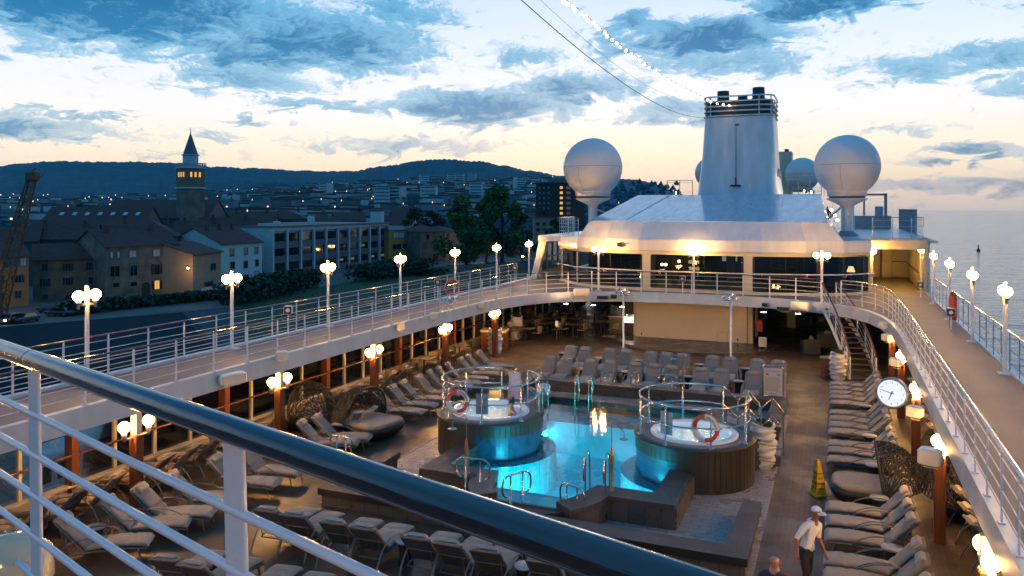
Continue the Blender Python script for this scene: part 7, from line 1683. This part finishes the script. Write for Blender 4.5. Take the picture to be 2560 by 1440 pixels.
for (x0, x1, ye, d, dep, rh, wm, rk, lb, ex) in back:
    A, B = DP(x0, d, 0), DP(x1, d + (4 if x0 < 900 else 0), 0); wins = []
    if ex == 'skyl': wins = [(122, 575, 12, 12, 'white'), (138, 575, 12, 12, 'white')]
    if ex == 'w': wins = [(1345 + 16 * k, 560 + 14 * j, 8, 8, 'plain') for k in range(6) for j in range(2)]
    t = house('town_house' if 'church' not in lb else 'church_nave', lb, A, B, dep, ZD(ye, d), Wm[wm], rh, wins, rk, chim=2 if ex == 'ch' else 0, cat='house' if 'church' not in lb else 'church')
    if ex == 'skyl':
        L = (B.xy - A.xy).length; h = ZD(ye, d) - GZ
        for k in range(7): u = .12 + .125 * k; g = MB(); g.add([(L * u, 3.6, h + rh * 3.6 / 8 + .3), (L * u + 1.0, 3.6, h + rh * 3.6 / 8 + .3), (L * u + 1.0, 5.0, h + rh * 5.0 / 8 + .3), (L * u, 5.0, h + rh * 5.0 / 8 + .3)], [(0, 1, 2, 3)]); g.build('skylight', M['whiteshut'], t)
# church bell tower
d = 240; A, B = DP(436, d, 0), DP(473, d - 1.5, 0); L = (B.xy - A.xy).length; rz = math.atan2(B.y - A.y, B.x - A.x); rz2 = rz - R(22)
t = thing('bell_tower', 'tall square stone bell tower with lit belfry and pointed spire', 'church tower', (A.x + .8, A.y, GZ), rz2); zt = ZD(418, d) - GZ; L = 5.9
g = MB(); g.box((L / 2, L / 2, zt / 2), (L, L, zt)); g.build('shaft', wallm('tower_stone', (.20, .15, .105), (.10, .08, .062)), t)
g = MB()
for z_ in (zt - .2, ZD(470, d) - GZ): g.box((L / 2, L / 2, z_), (L + .7, L + .7, .4))
for k in range(12):
    for s_ in (0, 1): g.box((-.3 + (L + .6) * k / 11, -.3 if s_ == 0 else L + .3, zt + .6), (.14, .14, 1.0)); g.box((-.3 if s_ == 0 else L + .3, -.3 + (L + .6) * k / 11, zt + .6), (.14, .14, 1.0))
for s_ in (-.3, L + .3): g.box((L / 2, s_, zt + 1.15), (L + .8, .25, .16)); g.box((s_, L / 2, zt + 1.15), (.25, L + .8, .16))
g.build('balustrade', M['fin'], t)
zb = ZD(437, d) - GZ
for k in range(3):
    g = MB(); g.box((1.5 + k * 1.4, -.04, zb), (.62, .1, 1.5)); g.build('belfry_opening', M['litroom'], t)
    g = MB(); g.box((L + .04, 1.5 + k * 1.4, zb), (.1, .62, 1.5)); g.build('belfry_opening', M['litroom'], t)
    g = MB(); g.box((-.04, 1.5 + k * 1.4, zb), (.1, .62, 1.5)); g.build('belfry_opening', M['dimlit'], t)
z1, z2 = ZD(389, d) - GZ, ZD(332, d) - GZ
g = MB(); g.lathe([(2.35, zt), (2.35, z1)], (L / 2, L / 2, 0), 8); g.lathe([(2.35, z1), (2.75, z1 + .05), (2.75, z1 + .3), (2.3, z1 + .35)], (L / 2, L / 2, 0), 8); g.sm = [False] * len(g.sm); g.build('drum', M['fin'], t)
g = MB(); g.lathe([(2.3, z1 + .35), (.08, z2), (.001, z2)], (L / 2, L / 2, 0), 8); g.sm = [False] * len(g.sm); sp_ = g.build('spire', M['spandrel'], t)
g = MB(); g.tube([(L / 2, L / 2, z2), (L / 2, L / 2, z2 + 1.6)], .07, 5); g.tube([(L / 2 - .4, L / 2, z2 + 1.1), (L / 2 + .4, L / 2, z2 + 1.1)], .06, 5); g.sphere((L / 2, L / 2, z2 + .2), .2, 8, 6); g.build('finial', M['ink'], sp_)
# dark brick tower block
d = 350; A, B = DP(1340, d, 0), DP(1410, d - 10, 0); L = (B.xy - A.xy).length; rz = math.atan2(B.y - A.y, B.x - A.x); t = thing('tower_block', 'dark brick tower block with a column of lit windows behind the radome', 'tower block', (A.x, A.y, GZ), rz); h = ZD(458, d) - GZ
g = MB(); g.box((L / 2, 8, h / 2), (L, 16, h)); g.build('wall', Wm['brick'], t); g = MB(); g.box((L / 2, 8, h + .3), (L + .6, 16.6, .6)); g.box((L * .55, 9, h + 1.2), (L * .7, 9, 1.6)); g.build('roof', M['spandrel'], t)
for k in range(8):
    z_ = h - 2.2 - k * 2.25
    g = MB(); g.box((L - 1.4, -.06, z_), (1.5, .12, 1.1)); f_ = g.build('window', M['litroom'] if k in (0, 1, 2, 3, 4, 5) else M['darkglass'], t)
    for xx in (2.2, 4.6, 7.2): g = MB(); g.box((xx, -.05, z_), (1.1, .1, 1.1)); g.build('window', M['darkglass'], t)
    g = MB(); g.box((L + .06, 3, z_), (.12, 3.2, 1.1)); g.build('window', M['darkglass'], t)
# slate-roofed terminal by the quay
t = thing('terminal_building', 'low terminal with a broad dark slate roof beside the ship', 'building', tuple(P(300, 900, GZ)))
e1, e2, r1_, r2_ = P(-420, 1010, -8.2), P(735, 990, -8.2), DP(120, 74, ZD(806, 74)), DP(572, 83, ZD(767, 83)); k2 = DP(455, 80, ZD(780, 80))
m_ = P(590, 960, -8.2); r0_ = DP(-300, 66, ZD(842, 66))
g = MB(); g.add([tuple(r0_), tuple(k2), tuple(m_), tuple(e1)], [(0, 3, 2, 1)]); g.build('slate_roof', pm('dark_slate', (.014, .018, .024), (.008, .011, .016), 1.2, .95, bump=.6, bscale=5, stretch=(.4, 3, 1)), t, True)
g = MB(); g.add([tuple(k2), tuple(r2_), tuple(e2), tuple(m_)], [(0, 3, 2, 1)]); g.build('hip_roof', pm('pale_slate', (.030, .038, .048), (.024, .030, .04), .8, .75), t, True)
g = MB(); g.tube([tuple(r0_), tuple(k2), tuple(r2_)], .09, 6); g.build('ridge_capping', M['winframe'], t, True)
g = MB(); bk1, bk2 = r0_ + Vector((-6, 6, -4)), r2_ + Vector((-6, 6, -4)); g.add([tuple(r0_), tuple(r2_), tuple(bk2), tuple(bk1)], [(0, 1, 2, 3)])
lowz = lambda v, z_: (v[0], v[1], z_)
g.add([tuple(e1), tuple(m_), tuple(e2), lowz(e2, GZ), lowz(m_, GZ), lowz(e1, GZ)], [(0, 1, 4, 5), (1, 2, 3, 4)]); g.add([tuple(e2), tuple(r2_), tuple(bk2), lowz(bk2, GZ), lowz(e2, GZ)], [(0, 1, 2, 3, 4)]); g.add([tuple(bk1), tuple(bk2), lowz(bk2, GZ), lowz(bk1, GZ)], [(0, 1, 2, 3)]); g.build('wall', Wm['dimw'], t, True)
# orange lattice crane
t = thing('harbour_crane', 'rusty orange lattice crane boom at the shore-side edge of the picture', 'crane', tuple(DP(-30, 120, GZ))); A = DP(-45, 118, ZD(900, 118)); B = DP(80, 122, ZD(445, 122)); ax = (B - A).normalized(); s1 = ax.cross(Vector((sn, -cs, 0))).normalized(); s2 = ax.cross(s1)
g = MB(); Ls = (B - A).length; N_ = 14
def cor(u, i): w_ = (1.5 - 1.0 * u); return A + ax * Ls * u + s1 * w_ * (1 if i in (0, 1) else -1) + s2 * w_ * (1 if i in (1, 2) else -1) * .7
for i in range(4): g.tube([cor(k / N_, i) for k in range(N_ + 1)], .13, 5)
for k in range(N_):
    for i in range(4): j = (i + 1) % 4; g.tube([cor(k / N_, i), cor((k + 1) / N_, j)], .06, 4); g.tube([cor(k / N_, j), cor((k + 1) / N_, i)], .06, 4); g.tube([cor(k / N_, i), cor(k / N_, j)], .06, 4)
M['rust'] = pm('rusty_orange', (.22, .085, .025), (.10, .05, .02), 1.5, .7); g.build('boom', M['rust'], t, True)
g = MB(); c_ = B + ax * .3; g.box(tuple(c_), (1.6, 1.6, 1.5), .3, .2); g.build('boom_head', M['rust'], t, True)
g = MB(); g.lathe([(.8, -.15), (.8, .15)], (0, 0, 0), 16); o = g.build('sheave', M['winframe'], t); o.location = c_ + Vector((cs * .8, sn * .8, .5)) - t.location; o.rotation_euler = (R(90), 0, PSI)
g = MB(); bb = DP(-60, 118, GZ); g.box((bb.x, bb.y, GZ + 4), (5, 5, 8), PSI, .2); g.build('cab', M['rust'], t, True)
# excursion coach seen through the shore-side windows
cA, cB = P(470, 1140, GZ), P(120, 1290, GZ); rz = math.atan2(cB.y - cA.y, cB.x - cA.x); Lc = min(13.0, (cB - cA).length)
t = thing('coach', 'white coach with red triangles seen through the shore-side windows', 'coach', (cA.x, cA.y, GZ), rz); g = MB(); g.box((Lc / 2, -1.25, 1.95), (Lc, 2.5, 2.9), bev=.18); g.build('body', M['white'], t)
for k in range(7): g = MB(); g.box((1.2 + k * 1.75, .01, 2.35), (1.35, .05, .95), bev=.02); g.build('window', M['darkglass'], t)
for k in range(2): g = MB(); x_ = 3.4 + k * 1.0; g.add([(x_, .015, .8), (x_ + .9, .015, .8), (x_ + .5, .015, 1.65)], [(0, 1, 2), (2, 1, 0)]); g.build('red_triangle', M['red'], t)
for x_ in (2.2, Lc - 2.8):
    g = MB(); g.lathe([(.001, -.15), (.48, -.15), (.5, 0), (.48, .15), (.001, .15)], n=20); o = g.build('wheel', M['black'], t); o.location = (x_, -.1, .5); o.rotation_euler = (R(90), 0, 0)
g = MB(); g.box((Lc / 2, .012, 1.2), (Lc - .4, .03, .12)); g.build('stripe', M['yellow'], t)
# cars and pickup
def car(px, py, rz, mat, label, L=4.2, truck=False):
    p = P(px, py, GZ); t = thing('pickup_truck' if truck else 'parked_car', label, 'truck' if truck else 'car', (p.x, p.y, GZ), rz)
    g = MB(); g.box((0, 0, .62), (L, 1.75, .62), bev=.18)
    if truck: g.box((-L * .3, 0, 1.3), (1.6, 1.7, 1.1), bev=.2); g.box((L * .2, .8, 1.05), (2.4, .08, .35)); g.box((L * .2, -.8, 1.05), (2.4, .08, .35))
    else: g.add([(-L * .30, -.8, .9), (L * .36, -.8, .9), (L * .36, .8, .9), (-L * .30, .8, .9), (-L * .14, -.66, 1.45), (L * .24, -.66, 1.45), (L * .24, .66, 1.45), (-L * .14, .66, 1.45)], [(0, 1, 5, 4), (1, 2, 6, 5), (2, 3, 7, 6), (3, 0, 4, 7), (4, 5, 6, 7)])
    g.build('body', mat, t); g = MB()
    if truck: g.box((-L * .3 - .81, 0, 1.45), (.04, 1.4, .6)); g.box((-L * .3, -.86, 1.5), (1.1, .03, .5))
    else: g.quad((-L * .14, -.71, 1.40), (L * .24, -.71, 1.40), (L * .30, -.80, .98), (-L * .22, -.80, .98)); g.quad((-L * .165, -.62, 1.42), (-L * .165, .62, 1.42), (-L * .295, .7, .96), (-L * .295, -.7, .96))
    g.build('window', M['darkglass'], t)
    for a_, b_ in ((-L * .32, -.8), (-L * .32, .8), (L * .31, -.8), (L * .31, .8)):
        g = MB(); g.lathe([(.001, -.1), (.3, -.1), (.32, 0), (.3, .1), (.001, .1)], n=14); o = g.build('wheel', M['black'], t); o.location = (a_, b_, .32); o.rotation_euler = (R(90), 0, 0)
    return t
cm = lambda n_, c: pm('car_paint_' + n_, c, None, 3, .25, coat=1.0)
cd = cm('dark', (.02, .022, .025)); c = car(22, 808, R(120), cm('silver', (.12, .12, .12)), 'silver car with a lit headlamp parked at the picture edge')
g = MB(); g.sphere((-2.1, -.5, .7), .14, 8, 6); g.build('headlight', M['yellowlamp'], c)
car(64, 806, R(100), cd, 'dark car parked beside the silver car'); car(130, 780, R(20), cd, 'black car parked in front of the low ochre house', 4.6); car(150, 790, R(15), cm('charcoal', (.03, .03, .034)), 'charcoal car standing next to the black one', 4.6); car(300, 762, R(10), cd, 'dark car parked in front of the big grey house', 4.6)
car(535, 733, R(200), cm('white', (.45, .47, .48)), 'small white pickup parked by the sand-coloured house', 5.0, True); car(1058, 666, R(200), cm('cream', (.42, .38, .20)), 'pale yellow car parked below the stone house'); car(1042, 660, R(195), cm('redblue', (.08, .02, .05)), 'dark red car behind the pale yellow car')
car(880, 690, R(195), cd, 'dark car parked in front of the office block')
# lamps in the park
for (x, y, h_, lb) in ((1157, 660, 3.4, 'first from the pink house'), (1186, 655, 4.0, 'second from the pink house'), (1205, 655, 4.0, 'third from the pink house'), (1289, 655, 4.2, 'fourth from the pink house'), (1307, 665, 2.6, 'nearest the shore wing')):
    q = P(x, y, GZ); t = thing('park_lamp', 'small warm park lamp under the big trees, ' + lb, 'street lamp', (q.x, q.y, GZ), group='park lamps'); g = MB(); g.tube([(0, 0, 0), (0, 0, h_)], .05, 5); g.build('pole', M['ink'], t); g = MB(); g.sphere((0, 0, h_ + .2), .24, 10, 7); g.build('lamp_head', em('park_lamp', (1.0, .55, .2), 90), t)
t = thing('park_wall', 'pinkish lit wall behind the park lamps', 'wall', tuple(P(1240, 648, GZ))); a, b = P(1150, 642, GZ), P(1345, 640, GZ); g = MB(); g.prism([(a.x, a.y), (b.x, b.y), (b.x, b.y + .5), (a.x, a.y + .5)], GZ, GZ + 4.5); g.build('plaster', Wm['pink'], t, True, fixn=True)
t = thing('quay_wall', 'low grey stone wall at the edge of the field', 'wall', tuple(P(1200, 680, GZ))); a, b = P(1070, 690, GZ), P(1350, 672, GZ); g = MB(); g.prism([(a.x, a.y), (b.x, b.y), (b.x, b.y + .6), (a.x, a.y + .6)], GZ, GZ + 2.2); g.build('stone', Wm['stone'], t, True, fixn=True)
# trees and hedges made of many leaf clumps
M['leaf'] = pm('tree_leaf', (.055, .13, .012), (.024, .062, .008), .35, .8); M['leafd'] = pm('dark_leaf', (.016, .044, .012), (.008, .022, .008), .35, .8); M['bark'] = pm('bark', (.03, .022, .016), None, 2, .9)
def tree(px, py, h, w, label, seed, mat='leaf', n=2600, name='broad_tree', conic=False):
    p = P(px, py, GZ); t = thing(name, label, 'tree', (p.x, p.y, GZ)); rnd = random.Random(seed)
    g = MB(); g.tube([(0, 0, 0), (.2, 0, h * .25), (0, .2, h * .55), (.1, 0, h * .8)], [w * .035, w * .028, w * .018, .05], 8)
    for k in range(7): a = rnd.uniform(0, 6.28); z0 = h * rnd.uniform(.22, .5); g.tube([(0, 0, z0), (w * .2 * math.cos(a), w * .2 * math.sin(a), z0 + h * .14), (w * .36 * math.cos(a), w * .36 * math.sin(a), z0 + h * .3)], [w * .014, w * .009, .03], 6)
    g.build('trunk', M['bark'], t); blobs = []
    for k in range(17):
        a = rnd.uniform(0, 6.28); zz = rnd.uniform(.18, 1.0); rr = (w * .46 * math.sin(math.pi * min(1, zz * .86 + .12)) ** .7) * rnd.uniform(.35, 1) if not conic else w * .42 * (1.05 - zz) * rnd.uniform(.5, 1)
        blobs.append((rr * math.cos(a), rr * math.sin(a), h * zz * .92, w * rnd.uniform(.09, .19) * (1 if not conic else .8)))
    g = MB()
    for k in range(n):
        bx, by, bz, br = rnd.choice(blobs); v = Vector((rnd.gauss(0, 1), rnd.gauss(0, 1), rnd.gauss(0, .8))).normalized() * br * rnd.uniform(.6, 1.08)
        c_ = Vector((bx, by, bz)) + v; s_ = rnd.uniform(.22, .55) * (h / 20 + .3); u = Vector((rnd.uniform(-1, 1), rnd.uniform(-1, 1), rnd.uniform(-.5, .5))).normalized() * s_; q_ = u.cross(Vector((rnd.uniform(-1, 1), rnd.uniform(-1, 1), rnd.uniform(-1, 1)))).normalized() * s_ * .7
        g.quad(c_ - u, c_ + q_, c_ + u * .9, c_ - q_ * .8)
    g.build('crown', M[mat], t)
tree(1165, 668, 21, 17, 'big rounded green tree over the park, shore-side one of the cluster', 1, n=5200); tree(1255, 666, 24, 19, 'tallest green tree of the cluster in the park', 2, n=6200); tree(1215, 655, 20, 15, 'green tree filling the gap in the park cluster', 8, n=3600); tree(1305, 662, 16, 11, 'smaller dark tree at the sea-side end of the park cluster', 3, 'leafd', 2600)
tree(1035, 640, 18, 12, 'dark loose-crowned tree behind the stone house', 4, 'leafd', 3000); tree(1083, 640, 17, 11, 'dark tree between the stone house and the park cluster', 5, 'leafd', 2800)
tree(1385, 655, 14, 10, 'rounded dark tree below the tower block', 6, 'leafd', 2200); tree(1425, 640, 12, 9, 'dark tree behind the shore wing of the ship', 7, 'leafd', 1800); tree(1560, 640, 17, 16, 'dark tree mass behind the shore-side radome mast', 12, 'leafd', 2600)
tree(205, 640, 20, 12, 'dark cedar standing above the roofs behind the skylight house', 9, 'leafd', 1500, 'cedar_tree', True); tree(905, 640, 15, 8, 'dark tree beyond the office block roof', 10, 'leafd', 1200)
def hedge(pts, h, wd, label, seed, n):
    P_ = [P(x, y, GZ) for x, y in pts]; t = thing('hedge', label, 'hedge', tuple(P_[0])); rnd = random.Random(seed); g = MB()
    for k in range(n):
        u = rnd.random() * (len(P_) - 1); i = int(u); c_ = P_[i].lerp(P_[i + 1], u - i) + Vector((rnd.gauss(0, wd * .4), rnd.gauss(0, wd * .4), 0)); hh = h * (.75 + .35 * mnoise.noise(Vector((u * 3, seed, 0)))); c_.z = GZ + hh * rnd.random() ** .6
        s_ = rnd.uniform(.25, .6); a = Vector((rnd.uniform(-1, 1), rnd.uniform(-1, 1), rnd.uniform(-.6, .6))).normalized() * s_; b_ = a.cross(Vector((rnd.uniform(-1, 1), rnd.uniform(-1, 1), rnd.uniform(-1, 1)))).normalized() * s_ * .8
        g.quad(c_ - a, c_ + b_, c_ + a, c_ - b_)
    g.build('leaves', M['leafd'], t, True)
hedge([(170, 788), (300, 772), (450, 757), (600, 742)], 2.2, 2.0, 'long dark hedge between the slate roof and the old houses', 1, 4200)
hedge([(585, 762), (640, 748), (700, 733), (775, 715)], 5.0, 4, 'tall dark hedge below the pale blue-white house and the office block', 2, 6000)
hedge([(900, 705), (960, 694), (1020, 688), (1060, 684)], 5.0, 4, 'tall dark shrubs in front of the sea-side end of the office block', 3, 5000); hedge([(1060, 690), (1150, 682), (1250, 676), (1345, 668)], 2.4, 2.5, 'low dark hedge along the field below the park', 4, 3800)
# navigation buoy on the sea
q = P(2446, 627, SZ); t = thing('sea_buoy', 'small dark navigation buoy floating on the sea', 'buoy', tuple(q)); g = MB(); g.lathe([(.9, -.3), (.9, .5), (.3, 1.0), (.25, 2.6), (.001, 2.7)], n=12); g.build('body', M['black'], t); g = MB(); g.sphere((0, 0, 2.6), .3, 8, 6); g.build('topmark', M['black'], t)

# ------------------------------------------------------------------ evening haze
g = MB(); g.box((1000, 3000, 142), (17000, 13000, 320)); hz_o = g.build('haze', None); hz_o.data.materials.clear()
m, t = nm('evening_air'); t.n.new('ShaderNodeOutputMaterial')
pv = t.new('ShaderNodeVolumePrincipled', {'Color': (.16, .74, .96, 1), 'Density': 0.000045, 'Anisotropy': 0.0})
t.l.new(pv.outputs[0], [n_ for n_ in t.n if n_.bl_idname == 'ShaderNodeOutputMaterial'][0].inputs['Volume']); hz_o.data.materials.append(m); tag(hz_o, kind='stuff')
